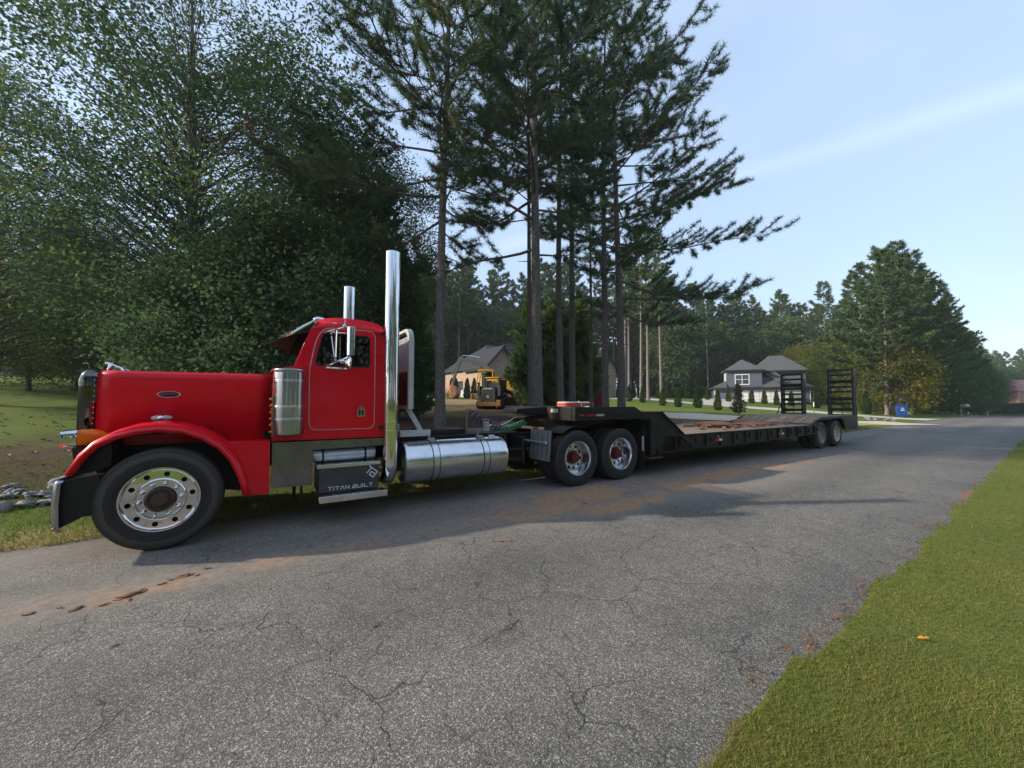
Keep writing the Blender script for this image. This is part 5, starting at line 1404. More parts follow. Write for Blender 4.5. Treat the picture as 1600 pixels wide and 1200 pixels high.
for (x, rm_) in ((15.99, TRIM_G), (17.22, TRIM_C)):
    for (y, far) in ((0.0, False), (0.56, True), (TW, True), (TW - 0.56, False)):
        w = empty('wheel', (x, y, 0.432), math.pi if far else 0, trl)
        link_mesh('tyre', TT, w, rot=(0, random.random() * 6, 0)); link_mesh('rim', rm_, w)
        link_mesh('brake_drum', MB().lathe([(0.22, 0.16), (0.01, 0.16)], n=24).mesh('brake_drum', BLACK) if not bpy.data.meshes.get('trailer_drum') else bpy.data.meshes['trailer_drum'], w)
    tp_(MB().cyl((x, 0.2, 0.43), (x, TW - 0.2, 0.43), 0.07, n=12), 'axle', TRBLK)
# ramps standing up at the tail, folded double
for (y0, y1, lean) in ((0.03, 0.83, 0.0), (1.62, 2.42, -0.05)):
    rp = empty('ramp', (19.0, 0, 0.95), 0, trl)
    H = 1.80 if lean == 0 else 1.70
    mbr = MB()
    for y in (y0, y1 - 0.07):
        mbr.bar((0.0, y + 0.035, 0.0), (0.04, y + 0.035, H), 0.07, 0.11, (1, 0, 0))
        mbr.bar((0.17, y + 0.035, -0.08), (0.17, y + 0.035, H * 0.86), 0.07, 0.09, (1, 0, 0))
    tp_(mbr, 'stringer', TRBLK, 0.006, parent=rp)
    for k in range(9):
        z = 0.06 + k * (H - 0.10) / 8
        z += random.uniform(-0.02, 0.02)
        if k in (0, 1, 2, 3, 5, 6, 8) or (k == 4) or k == 7:
            tp_(MB().bar((0.005 + 0.04 * z / H, y0 + 0.07, z), (0.005 + 0.04 * z / H, y1 - 0.07, z), 0.055, 0.075, (0, 0, 1)), 'crossbar', TRBLK, 0.005, parent=rp)
        if k in (1, 3, 6):
            tp_(MB().bar((0.17, y0 + 0.07, z - 0.05), (0.17, y1 - 0.07, z - 0.05), 0.05, 0.06), 'crossbar', TRBLK, 0.005, parent=rp)
    tp_(MB().cyl((0.05, y0 - 0.02, 0.02), (0.05, y1 + 0.02, 0.02), 0.03, n=8).bar((0.10, y0 + 0.4, -0.1), (0.10, y0 + 0.4, 0.6), 0.02, 0.02), 'hinge', GREASE, parent=rp)
    if lean: tp_(MB().bar((-0.02, y1 - 0.03, 0.6), (-0.55, y1 + 0.02, -0.2), 0.025, 0.025), 'stay', TRBLK, parent=rp)
# markers: amber lamp, red and white tape
def marker(x, z, y=-0.045, wr=0.30, h=0.055, amber_above=True):
    tp_(MB().box(x, x + wr * 0.55, y, y + 0.010, z, z + h), 'red_tape', TAPER)
    tp_(MB().box(x + wr * 0.55 + 0.004, x + wr, y, y + 0.010, z, z + h), 'white_tape', TAPEW)
    if amber_above: tp_(MB().ball((x + wr * 0.45, y, z + h + 0.045), (0.045, 0.02, 0.025), 10, 6), 'marker_light', AMBERD)
marker(5.80, 1.235, -0.012, 0.46, 0.06, False)
tp_(MB().ball((5.70, -0.005, 1.265), (0.075, 0.02, 0.028), 12, 6), 'marker_light', AMBERD)
marker(9.85, 0.57); marker(13.0, 0.575)
bpy.context.view_layer.update()

def on_truck(x, y, z):
    c, s = math.cos(TA), math.sin(TA)
    return (T0.x + x * c - y * s, T0.y + x * s + y * c, T0.z + z)

def lump(name, rx_, ry_, rz_, mat, seed, n=14, m=9, rough=0.25):
    r = np.random.RandomState(seed)
    ph = r.rand(6, 3) * 6.28; fr = r.uniform(1.5, 5, (6, 3))
    mb = MB()
    for i in range(m + 1):
        t = math.pi * i / m
        for k in range(n):
            a = 2 * math.pi * k / n
            d = np.array([math.sin(t) * math.cos(a), math.sin(t) * math.sin(a), math.cos(t)])
            f = 1 + rough * sum(math.sin(fr[j] @ d + ph[j, 0]) for j in range(6)) / 3
            mb.v.append((rx_ * d[0] * f, ry_ * d[1] * f, max(-0.25, d[2] * f) * rz_))
    for i in range(m):
        for k in range(n):
            k2 = (k + 1) % n
            mb.f.append((i * n + k, (i + 1) * n + k, (i + 1) * n + k2, i * n + k2))
    return mb.mesh(name, mat, 50)

# things lying on the trailer
ds = MB()
rs = random.Random(5)
for i in range(110):
    x = rs.gauss(12.8, 1.5); y = rs.uniform(0.3, 2.2)
    if not 9.6 < x < 15.3: continue
    a = rs.uniform(0, 3.14); w = rs.uniform(0.05, 0.16)
    ds.bar((x - w * math.cos(a), y - w * math.sin(a), 0.795), (x + w * math.cos(a), y + w * math.sin(a), 0.795 + rs.uniform(0, 0.06)), rs.uniform(0.03, 0.10), rs.uniform(0.015, 0.035))
o = ds.build('clay_crumbs', CLOD, None, 0, 0); o.location = T0; o.rotation_euler = (0, 0, TA)
tag(o, kind='stuff')
for i, (x, y, sx, sy, sz) in enumerate(((11.7, 1.0, 0.55, 0.5, 0.10), (13.3, 0.9, 0.8, 0.45, 0.07), (14.4, 1.4, 0.6, 0.6, 0.09))):
    o = link_mesh('clay_heap', lump('clay_heap', sx, sy, sz, CLOD, 40 + i, 18, 10, 0.4), None, on_truck(x, y, 0.80), (0, 0, TA))
    tag(o, ['dark clay heap lying on the trailer planks nearest the gooseneck', 'long flat clay smear in the middle of the trailer planks', 'clay heap on the trailer deck just before the wheels'][i], 'clay heap')
for i, (x, y, a, L) in enumerate(((12.9, 2.05, 0.06, 2.4), (11.6, 1.5, -0.05, 1.6))):
    o = MB().box(-L / 2, L / 2, -0.12, 0.12, 0, 0.05).build('loose_board', WOODP, None, 0.005, loc=on_truck(x, y, 0.792), rot=(0, 0, TA + a))
    tag(o, ['long grey board lying along the far side of the trailer deck', 'short grey board lying beside the dark clay heap on the trailer'][i], 'board')
rb = empty('strap_roll', on_truck(6.05, 0.62, 1.395), TA)
tag(rb, 'flat red roll with a pale dusty top lying on the gooseneck', 'roll')
MB().lathe([(0.10, 0.0), (0.31, 0.0), (0.325, 0.02), (0.325, 0.045), (0.315, 0.052), (0.325, 0.06), (0.325, 0.085), (0.30, 0.10), (0.12, 0.10), (0.10, 0.08)], 'z', n=40, closed=True).build('roll', STRAPM, rb)
MB().lathe([(0.08, 0.101), (0.12, 0.108), (0.29, 0.108), (0.322, 0.096), (0.328, 0.084)], 'z', n=40).build('pale_top', PALETOP, rb)
MB().tube([(-0.05, -0.2, 0.112), (-0.10, -0.34, 0.06), (-0.12, -0.36, 0.0), (-0.10, -0.55, 0.012)], 0.012, 6).build('strap_tail', CABLE, rb)

# ------------------------------------------------------------------ machines behind the truck
ex, ey = survey(775, 41)
ez_ = gz(ex, ey)
exr = tag(empty('excavator', (ex, ey, ez_), math.atan2(-RGT.y, -RGT.x) - 0.12), 'yellow and grey excavator with arched boom and clay covered bucket before the brick house', 'excavator')
exr.scale = (exr_scale,) * 3
E_ = lambda mb, n, m, b=0.0, par=None, sm=35: mb.build(n, m, par or exr, b, sm)
for yy in (-0.95, 0.55):
    trk = E_(MB().prism(rounded([(-1.7, 0.0), (1.7, 0.0), (2.0, 0.30), (1.7, 0.62), (-1.7, 0.62), (-2.0, 0.30)], 0.2), 'y', yy, yy + 0.42), 'track', MGREY, 0.02)
    for x in (-1.6, 1.68):
        E_(MB().cyl((x, yy - 0.02, 0.31), (x, yy + 0.44, 0.31), 0.26, n=18), 'idler', CLAYP, 0.01, trk)
    for k in range(5): E_(MB().cyl((-1.0 + k * 0.5, yy - 0.02, 0.14), (-1.0 + k * 0.5, yy + 0.44, 0.14), 0.11, n=10), 'roller', CLAYP, 0, trk)
E_(MB().hexa([(2.0, -1.1, 0.05), (2.12, -1.1, 0.05), (2.12, 1.1, 0.05), (2.0, 1.1, 0.05), (2.05, -1.1, 0.55), (2.2, -1.1, 0.6), (2.2, 1.1, 0.6), (2.05, 1.1, 0.55)]).box(1.3, 2.05, -0.4, -0.3, 0.25, 0.35).box(1.3, 2.05, 0.3, 0.4, 0.25, 0.35), 'dozer_blade', CLAYP, 0.02)
E_(MB().cyl((0, 0, 0.6), (0, 0, 0.85), 0.55, n=24), 'slew_ring', MGREY)
body = E_(MB().prism(rounded([(-1.75, 0.85), (0.9, 0.85), (0.9, 1.15), (0.1, 1.2), (0.1, 1.95), (-1.75, 1.95)], 0.12), 'y', -1.05, 1.05), 'body', YELLOW, 0.03)
E_(lettering('DEERE', -1.55, 1.55, 0.16, 0.20, 0.05, 0.045, -1.056), 'lettering', LETTER, 0, body, 0)['kind'] = 'stuff'
E_(MB().box(-1.6, -0.3, -1.062, -1.052, 0.95, 1.40), 'side_door', YELLOW, 0.004, body)
ecab = E_(MB().box(0.2, 0.7, 0.2, 0.75, 0.9, 1.35).box(0.2, 0.35, 0.2, 0.75, 1.35, 2.0).box(0.15, 1.6, 0.0, 0.95, 0.86, 0.92), 'cab_seat', BLKP)
cf = MB()
cpts = [(0.15, 0.9), (1.6, 0.9), (1.62, 1.5), (1.40, 2.62), (0.15, 2.62)]
for y in (-0.06, 1.0):
    for a, b in zip(cpts, cpts[1:] + cpts[:1]): cf.bar((a[0], y, a[1]), (b[0], y, b[1]), 0.09, 0.09, (0, 1, 0))
for p in cpts[1:]: cf.bar((p[0], -0.06, p[1]), (p[0], 1.0, p[1]), 0.09, 0.09)
cf.bar((0.85, -0.06, 0.9), (0.85, -0.06, 2.6), 0.07, 0.07, (0, 1, 0))
cfo = E_(cf, 'cab_frame', YELLOW, 0.01)
E_(MB().box(0.2, 1.36, -0.03, -0.018, 0.95, 2.55).box(1.50, 1.512, 0, 0.95, 1.0, 1.6), 'cab_glass', WSHIELD, 0, cfo)
E_(MB().box(0.08, 1.50, -0.12, 1.06, 2.665, 2.76), 'cab_roof', YELLOW, 0.03, cfo)
BOOMG = M('boom_grey', (0.10, 0.105, 0.11), (0.13, 0.13, 0.135), 4, 0.5)
def arm(pts, w0, y0, y1, name, mat, par=None):
    """box-section arm through profile points, width w at each"""
    sec = []
    for i, (x, z, w) in enumerate(pts):
        a = Vector(pts[max(i - 1, 0)][:2]); b = Vector(pts[min(i + 1, len(pts) - 1)][:2])
        d = (b - a).normalized(); n2 = Vector((-d.y, d.x)) * w / 2
        sec.append([(x - n2.x, y0, z - n2.y), (x + n2.x, y0, z + n2.y), (x + n2.x, y1, z + n2.y), (x - n2.x, y1, z - n2.y)])
    return E_(MB().loft(sec, True, True), name, mat, 0.015, par, 0)
boom = arm([(0.25, 1.75, 0.34), (0.7, 2.75, 0.42), (1.15, 3.28, 0.50), (1.7, 3.52, 0.42), (2.6, 3.72, 0.34), (3.45, 3.86, 0.26)], 0, -0.42, -0.12, 'boom', BOOMG)
ltb = E_(lettering('DEERE', -2.55, 3.42, 0.15, 0.20, 0.045, 0.045, -0.425, tilt=-0.22), 'lettering', LETTER, 0, boom, 0)
ltb['kind'] = 'stuff'
ltb.matrix_basis = Matrix(((-1, 0, 0, 0), (0, 1, 0, 0), (0, 0, 1, 0), (0, 0, 0, 1)))
stick = arm([(3.25, 4.15, 0.22), (3.5, 3.8, 0.36), (3.9, 2.7, 0.28), (4.15, 1.7, 0.22)], 0, -0.40, -0.14, 'stick', BOOMG)
E_(MB().cyl((1.6, -0.27, 3.95), (2.5, -0.27, 4.15), 0.07, n=10).cyl((2.5, -0.27, 4.15), (3.25, -0.27, 4.2), 0.04, n=8), 'hydraulic_ram', POLISH)
E_(MB().cyl((0.75, -0.5, 1.5), (1.0, -0.5, 2.4), 0.07, n=10).cyl((1.0, -0.5, 2.4), (1.25, -0.5, 3.15), 0.04, n=8), 'lift_ram', POLISH)
E_(MB().cyl((3.8, -0.27, 3.6), (4.3, -0.27, 2.3), 0.055, n=10), 'bucket_ram', MGREY)
bk = []
for k in range(8):
    a = R(70 + k * 30)
    bk.append((4.30 + 0.62 * math.cos(a), 0.78 + 0.62 * math.sin(a)))
bkm = MB()
bkm.loft([[(p[0], y, p[1]) for p in bk] for y in (-0.75, 0.2)])
for y in (-0.75, 0.2): bkm.add([(p[0], y, p[1]) for p in bk], [tuple(range(8))])
bko = E_(bkm, 'bucket', CLAYP, 0, None, 40)
bko.modifiers.new('s', 'SOLIDIFY').thickness = 0.04
for k in range(4): E_(MB().box(4.0 - 0.02 + 0.2, 4.34, -0.72 + k * 0.27, -0.64 + k * 0.27, 0.10, 0.18), 'tooth', CLAYP, 0, bko)
E_(MB().bar((4.15, -0.27, 1.75), (4.3, -0.27, 1.3), 0.22, 0.2), 'coupler', CLAYP, 0.02)

lx, ly = survey(768, 25)
# heading away and to the right of the viewer
hd = (FWD * 0.92 + RGT * 0.40)
ldr = tag(empty('track_loader', (lx, ly, gz(lx, ly)), math.atan2(hd.y, hd.x)), 'dark grey and yellow compact track loader seen from behind beside the green cypress', 'track loader')
L_ = lambda mb, n, m, b=0.0, par=None, sm=35: mb.build(n, m, par or ldr, b, sm)
for yy in (-0.98, 0.56):
    tk = L_(MB().prism(rounded([(-0.15, 0.02), (1.75, 0.02), (2.15, 0.35), (1.2, 0.78), (0.0, 0.70), (-0.35, 0.35)], 0.12), 'y', yy, yy + 0.42), 'track', BLKP, 0.02)
    for x in (0.15, 0.55, 0.95, 1.35, 1.7): L_(MB().cyl((x, yy - 0.02, 0.2), (x, yy + 0.44, 0.2), 0.12, n=12), 'roller', MGREY, 0.005, tk)
L_(MB().box(-0.35, 1.9, -0.55, 0.55, 0.22, 0.85), 'chassis', MGREY, 0.02)
L_(MB().box(-0.62, -0.30, -0.92, 0.72, 0.20, 0.46).box(-0.55, -0.3, -0.92, -0.6, 0.46, 0.60).box(-0.55, -0.3, 0.45, 0.72, 0.46, 0.6), 'rear_bumper', M('shaded_yellow', (0.30, 0.16, 0.03), (0.16, 0.09, 0.04), 5, 0.7), 0.02)  # machine yellow with the shade at the rear put into its colour
rdo = L_(MB().prism(rounded([(-0.50, 0.42), (0.50, 0.42), (0.50, 1.25), (0.36, 1.42), (-0.36, 1.42), (-0.50, 1.25)], 0.06), 'x', -0.52, 0.1), 'engine_door', MGREY, 0.02)
for k in range(7): L_(MB().box(-0.532, -0.521, -0.38, 0.38, 0.58 + k * 0.10, 0.62 + k * 0.10), 'slat', BLKP, 0, rdo)
L_(MB().lathe([(0.055, 0), (0.08, 0), (0.08, 0.01), (0.055, 0.01)], 'x', (-0.545, 0, 0.80), 16, True).bar((-0.54, -0.05, 0.80), (-0.54, 0.05, 0.82), 0.02, 0.01, (1, 0, 0)).bar((-0.54, 0.03, 0.82), (-0.54, 0.07, 0.87), 0.015, 0.01, (1, 0, 0)), 'emblem', LETTER, 0, rdo)
L_(MB().box(-0.53, -0.522, -0.30, 0.30, 1.30, 1.335), 'light_strip', LETTER, 0, rdo)
lc = MB()
for y in (-0.48, 0.42):
    for x in (0.18, 1.25): lc.box(x, x + 0.09, y, y + 0.08, 0.85, 2.02)
lc.box(0.18, 1.34, -0.40, 0.42, 0.85, 1.0)
lco = L_(lc, 'cab_frame', MGREY, 0.01)
L_(MB().box(0.10, 1.42, -0.54, 0.55, 2.02, 2.10), 'cab_roof', YELLOW, 0.03, lco)
L_(MB().box(0.16, 0.20, -0.40, 0.42, 1.85, 2.0), 'rear_header', YELLOW, 0.01, lco)
L_(MB().box(0.22, 0.235, -0.40, 0.42, 1.02, 1.75).box(0.3, 1.2, -0.47, -0.46, 1.05, 1.95), 'cab_glass', HGLASS, 0, lco)
L_(MB().box(0.6, 0.9, -0.25, 0.25, 1.0, 1.6), 'seat', SEATM, 0.03, lco)
for y in (-0.86, 0.62):
    L_(MB().bar((-0.35, y + 0.1, 1.40), (1.5, y + 0.1, 1.05), 0.16, 0.20).bar((1.5, y + 0.1, 1.05), (2.3, y + 0.1, 0.35), 0.16, 0.18).box(-0.45, -0.1, y, y + 0.2, 0.85, 1.5), 'lift_arm', MGREY, 0.02)
L_(MB().prism([(2.3, 0.05), (2.95, 0.05), (2.4, 0.65), (2.3, 0.6)], 'y', -0.95, 0.95), 'bucket', CLAYP, 0.01)

tx_, ty_ = survey(939, 28)
tl = tag(empty('portable_toilet', (tx_, ty_, gz(tx_, ty_)), math.atan2(RGT.y, RGT.x) - 0.25), 'dark red portable toilet with pale domed roof between the pine trunks', 'portable toilet')
tw = MB().box(-0.60, 0.60, -0.56, 0.60, 0.12, 1.98).box(-0.64, 0.64, -0.6, 0.64, 0.0, 0.12)
tw.build('cabin', TOILET, tl, 0.03)
MB().loft([[(x, y, 1.98 + 0.30 * (1 - (abs(x) / 0.64) ** 2.2) ** 0.5 if abs(x) < 0.639 else 1.98) for x in np.linspace(-0.64, 0.64, 13)] for y in (-0.64, 0.64)]).add([(x, -0.64, 1.98 + 0.30 * (1 - (abs(x) / 0.64) ** 2.2) ** 0.5 if abs(x) < 0.639 else 1.98) for x in np.linspace(-0.64, 0.64, 13)], [tuple(range(13))]).build('roof', TOP, tl, solid=0.02)
dd = MB().box(-0.42, 0.42, -0.585, -0.562, 0.16, 1.90).build('door', TOILET, tl, 0.01)
MB().box(0.30, 0.36, -0.61, -0.586, 0.95, 1.1).build('handle', TOP, dd)
MB().box(-0.60, -0.50, -0.575, -0.561, 0.12, 1.96).box(0.50, 0.60, -0.575, -0.561, 0.12, 1.96).build('frame', TOP, tl)

# roadside bits
bx, by = survey(1407, 36.5)
bn = tag(empty('recycling_cart', (bx, by, max(gz(bx, by), float(road_z(bx)) + 0.03)), math.atan2(RGT.y, RGT.x) - 0.55), 'blue wheeled recycling cart with white arrows standing by the driveway mouth', 'recycling cart')
MB().loft([[(-0.30, -0.32, 0.06), (0.30, -0.32, 0.06), (0.30, 0.30, 0.06), (-0.30, 0.30, 0.06)], [(-0.37, -0.40, 1.10), (0.37, -0.40, 1.10), (0.37, 0.40, 1.10), (-0.37, 0.40, 1.10)]], True, True).build('bin', BLUE, bn, 0.03)
MB().prism([(-0.44, 1.102), (0.44, 1.102), (0.42, 1.15), (0.0, 1.2), (-0.42, 1.15)], 'y', -0.44, 0.46).build('lid', BLUE, bn, 0.02)
rec = MB()
for k in range(3):
    a = R(90 + 120 * k); b_ = R(90 + 120 * (k + 1))
    p = Vector((0.115 * math.cos(a), 0.115 * math.sin(a))); q = Vector((0.115 * math.cos(b_), 0.115 * math.sin(b_)))
    p2, q2 = p.lerp(q, 0.08), p.lerp(q, 0.66)
    rec.bar((p2.x, -0.402, p2.y + 0.82), (q2.x, -0.402, q2.y + 0.82), 0.05, 0.012, (0, 1, 0))
rec.bar((-0.14, -0.395, 0.66), (0.14, -0.395, 0.66), 0.05, 0.012, (0, 1, 0))
rec.build('recycling_mark', LETTER, bn, 0, 0)
for s in (-1, 1): MB().cyl((0.28 * s, 0.32, 0.11), (0.36 * s, 0.32, 0.11), 0.11, n=14).build('wheel', BLKP, bn)
sx_, sy_ = survey(1421, 40)
gc = tag(empty('green_bin', (sx_, sy_, max(gz(sx_, sy_), 0.03)), 0.3), 'small pale green bin behind the blue recycling cart', 'bin')
MB().loft([[(-0.2, -0.2, 0.0), (0.2, -0.2, 0.0), (0.2, 0.2, 0.0), (-0.2, 0.2, 0.0)], [(-0.25, -0.25, 0.75), (0.25, -0.25, 0.75), (0.25, 0.25, 0.75), (-0.25, 0.25, 0.75)]], True, True).build('bin', plain('pale_green_plastic', (0.25, 0.36, 0.22), 0.5), gc, 0.02)
MB().box(-0.28, 0.28, -0.28, 0.28, 0.752, 0.82).build('lid', plain('dark_green_plastic', (0.03, 0.10, 0.06), 0.5), gc, 0.02)
mx_, my_ = survey(1500, 47)
mb_ = tag(empty('mailbox', (mx_, my_, max(gz(mx_, my_), float(road_z(mx_)) + .0)), -0.5), 'pale mailbox on a slim post near the crest of the road', 'mailbox')
MB().box(-0.05, 0.05, -0.05, 0.05, 0, 1.35).bar((-0.04, -0.5, 0.95), (-0.04, 0.1, 0.95), 0.06, 0.06).build('post', M('grey_post', (0.35, 0.36, 0.37), (0.3, 0.3, 0.3)), mb_)
MB().prism(rounded([(-0.72, 0.99), (-0.10, 0.99), (-0.10, 1.22), (-0.26, 1.34), (-0.56, 1.34), (-0.72, 1.22)], 0.08), 'x', -0.22, 0.22).build('box', TOP, mb_, 0.01)
px_, py_ = survey(1271, 33)
sk_ = tag(empty('marker_post', (px_, py_, gz(px_, py_))), 'thin green utility marker post with white top beside the driveway', 'marker post')
MB().box(-0.035, 0.035, -0.02, 0.02, 0, 0.75).build('post', plain('dark_green_stake', (0.05, 0.12, 0.05)), sk_)
MB().box(-0.05, 0.05, -0.03, 0.03, 0.75, 1.15).build('cap', plain('white_stake', (0.7, 0.72, 0.7)), sk_)
wx, wy = survey(24, 33)
lw = tag(empty('stone_wall', (wx, wy, gz(wx, wy) - 0.1), 0.35), 'low grey stone wall under the trees at the far left', 'wall')
rw = random.Random(2)
for j in range(4):
    x = -3.0 + (0.15 if j % 2 else 0)
    while x < 3.2:
        w = rw.uniform(0.4, 0.7)
        MB().box(x, x + w - 0.02, -0.2 + rw.uniform(-.02, .02), 0.2, j * 0.26, j * 0.26 + 0.245).build('stone', STONE, lw, 0.02)
        x += w
# rocks lining the ditch on the left
rk_mesh = [lump('ditch_rock', 1, 0.8, 0.62, STONE, 60 + i, 10, 7, 0.35) for i in range(5)]
rr_ = random.Random(11)
for i in range(190):
    X = rr_.uniform(-5.5, -1.6) if i < 165 else rr_.uniform(-1.6, 0.2)
    Y = rr_.gauss(9.0, 0.42)
    s = rr_.uniform(0.06, 0.145)
    o = link_mesh('ditch_rock', rk_mesh[i % 5], None, (X, Y, gz(X, Y) + s * 0.22), (rr_.uniform(-.4, .4), rr_.uniform(-.4, .4), rr_.uniform(0, 6.3)), (s, s * rr_.uniform(0.7, 1.1), s * rr_.uniform(0.7, 1.0)))
    tag(o, 'grey rock among those lining the grassy ditch ahead of the truck', 'rock', 'rocks lining the roadside ditch')
for i in range(26):
    X, Y = survey(rr_.uniform(1345, 1398), rr_.uniform(29, 33)) if i > 9 else survey(rr_.uniform(1235, 1278), rr_.uniform(29.5, 31))
    if i > 9 and Y < 6.4: Y = 6.4 + rr_.random()
    s = rr_.uniform(0.10, 0.22)
    tag(link_mesh('driveway_rock', rk_mesh[i % 5], None, (X, Y, gz(X, Y) + s * 0.2), (0.2, -.3, rr_.uniform(0, 6)), (s, s, s * 0.8)), 'small grey rock edging the concrete driveway behind the trailer', 'rock', 'rocks edging the driveway')
# clods dropped on the road
cl_mesh = [lump('clay_clod', 1, 0.7, 0.38, CLOD, 80 + i, 14, 8, 0.65) for i in range(4)]
clods = [(-0.70, 3.90, .075), (-0.61, 3.96, .045), (-0.36, 4.10, .060), (-0.23, 4.19, .04), (-0.95, 3.85, .045), (2.33, 3.52, .055), (-0.6, 3.4, .022), (0.5, 4.3, .022), (1.2, 4.35, .02), (1.9, 4.25, .022), (3.6, 3.3, .022), (-1.2, 3.95, .035), (-1.5, 3.7, .03),
         (-0.80, 3.83, .035), (-0.66, 3.82, .028), (-0.50, 4.02, .03), (-0.46, 4.08, .03), (-0.28, 4.06, .022), (-1.05, 3.95, .025), (2.42, 3.47, .03), (2.27, 3.56, .025), (4.2, 4.1, .04), (0.1, 4.22, .018), (0.8, 4.1, .018)]
for i, (X, Y, s) in enumerate(clods):
    if X < 1.0 and Y > 3.6: Y += 0.30
    o = link_mesh('clay_clod', cl_mesh[i % 4], None, (X, Y, 0.010), (0, 0, i * 1.7), (s * 0.8, s * 0.7, s * 0.45))
    lab = {0: 'largest flat red clay clod on the road left of the tractor', 2: 'dark red clay clod right of the largest one on the road', 5: 'lone reddish clod on the road below the fuel tank'}.get(i, 'small crumb of red clay dropped along the dirty streak of the road')
    tag(o, lab, 'clay clod', None if i in (0, 2, 5) else 'clay crumbs along the road')
# fallen leaf on the near lawn
lfx, lfy = 3.49, 0.57
lf = MB().add([(0, 0, 0), (0.05, 0.028, 0.018), (0.085, 0.012, 0.012), (0.105, 0.022, 0.02), (0.13, 0, 0.006), (0.10, -0.02, 0.022), (0.08, -0.010, 0.010), (0.045, -0.03, 0.02), (-0.05, 0.004, 0.004), (-0.05, -0.002, 0.004)], [(0, 1, 2), (2, 3, 4), (4, 5, 6), (0, 6, 7), (0, 2, 4), (0, 4, 6), (0, 8, 9)])
lf_o = lf.build('fallen_leaf', LEAFO, None, 0, 0, loc=(lfx, lfy, 0.036), rot=(0.15, -0.1, -0.9), solid=0.001)
lf_o.scale = (0.5, 0.5, 0.5)
tag(lf_o, 'curled orange leaf lying on the near lawn', 'leaf')
lfm = MB().add([(0, 0, 0), (0.05, 0.04, 0.012), (0.12, 0, 0.0), (0.05, -0.04, 0.015)], [(0, 1, 2), (0, 2, 3)]).mesh('leaf', M('dry_leaf', (0.30, 0.19, 0.10), (0.20, 0.12, 0.06), 30, 0.8), 0)
lv = MB()
for i in range(420):
    X = rr_.uniform(-9, 2); Y = rr_.uniform(9.5, 22)
    if X > -2 and Y < 11: continue
    z = gz(X, Y) + 0.02; a = rr_.uniform(0, 6.3); s = rr_.uniform(0.6, 1.3)
    c, s2 = math.cos(a) * s, math.sin(a) * s
    lv.add([(X + c * x - s2 * y, Y + s2 * x + c * y, z + zz * 2) for x, y, zz in ((0, 0, 0), (0.05, 0.04, 0.012), (0.12, 0, 0.0), (0.05, -0.04, 0.015))], [(0, 1, 2), (0, 2, 3)])
tag(lv.build('leaf_litter', lfm.materials[0], None, 0, 0), kind='stuff')

# ------------------------------------------------------------------ vegetation
def tubes_np(paths, sides=5):
    """list of (points, radii) -> verts, quads"""
    V = []; F = []
    for pts, rad in paths:
        pts = np.asarray(pts, float); n = len(pts)
        d = np.gradient(pts, axis=0); d = nrm(d)
        ref = np.where(np.abs(d[:, 2:3]) > 0.9, np.array([[1., 0, 0]]), np.array([[0, 0, 1.]]))
        u = nrm(np.cross(d, ref)); w = np.cross(d, u)
        b = sum(len(v) for v in V)
        a = np.linspace(0, 2 * np.pi, sides, endpoint=False)
        ring = pts[:, None, :] + np.asarray(rad)[:, None, None] * (u[:, None, :] * np.cos(a)[None, :, None] + w[:, None, :] * np.sin(a)[None, :, None])
        V.append(ring.reshape(-1, 3))
        i = np.arange(n - 1)[:, None] * sides; k = np.arange(sides)[None, :]; k2 = (k + 1) % sides
        F.append((np.stack([i + k, i + k2, i + sides + k2, i + sides + k], -1).reshape(-1, 4)) + b)
    return np.concatenate(V), np.concatenate(F)

def trunk_path(H, r0, rng, lean=0.3, flare=1.35, n=22):
    t = np.linspace(0, 1, n) ** 1.25
    x = lean * (t ** 1.4) + 0.05 * np.sin(t * 6 + rng.rand() * 6) * (H / 15); y = 0.05 * np.sin(t * 5 + rng.rand() * 6) * (H / 15)
    z = H * t - 0.15
    r = r0 * (1 - 0.93 * t) * (1 + (flare - 1) * np.exp(-z.clip(0) / 0.35))
    return np.column_stack([x, y, z]), np.maximum(r, 0.012)

def tufts(centers, dirs, n, length, width, spread, rng, tint):
    """needle tufts: thin triangles fanning forward round a twig"""
    N = len(centers)
    rnd = nrm(rng.normal(size=(N, n, 3)))
    d = nrm(dirs[:, None, :] * (1 - spread) + rnd * spread * 1.3 + np.array([0, 0, 0.12]))
    off = rng.uniform(-0.55, 0.45, (N, n, 1)) * length
    base = centers[:, None, :] + dirs[:, None, :] * off * 0.8
    L = length * rng.uniform(0.7, 1.15, (N, n, 1))
    side = nrm(np.cross(d, nrm(rng.normal(size=(N, n, 3))))) * width * 0.5
    V = np.stack([base - side, base + side, base + d * L], 2).reshape(-1, 3)
    F = np.arange(len(V)).reshape(-1, 3)
    T = np.repeat((tint[:, None] + rng.normal(0, 0.07, (N, n))).reshape(-1), 3)
    return V, F, T

def cards(centers, size, rng, tint, flat=0.5, aspect=0.55, outward=None):
    """leaf-shaped folded cards: two triangles meeting at the midrib"""
    N = len(centers)
    d = nrm(rng.normal(size=(N, 3)) * np.array([1, 1, 0.6]) + np.array([0, 0, -0.25]) + (outward if outward is not None else 0))
    nz = nrm(rng.normal(size=(N, 3)) * (1 - flat) + np.array([0, 0, 1.0]) * flat)
    s = nrm(np.cross(d, nz)); up = np.cross(s, d)
    L = size * rng.uniform(0.65, 1.25, (N, 1))
    base = centers - d * L * 0.5; tip = centers + d * L * 0.5
    mid = centers - d * L * 0.08
    l = mid + s * L * aspect * 0.5 + up * L * 0.10; r = mid - s * L * aspect * 0.5 + up * L * 0.10
    V = np.stack([base, l, tip, r], 1).reshape(-1, 3)
    i = np.arange(N)[:, None] * 4
    F = np.concatenate([i + np.array([[0, 1, 2]]), i + np.array([[0, 2, 3]])], 1).reshape(-1, 3)
    return V, F, np.repeat(tint, 4)

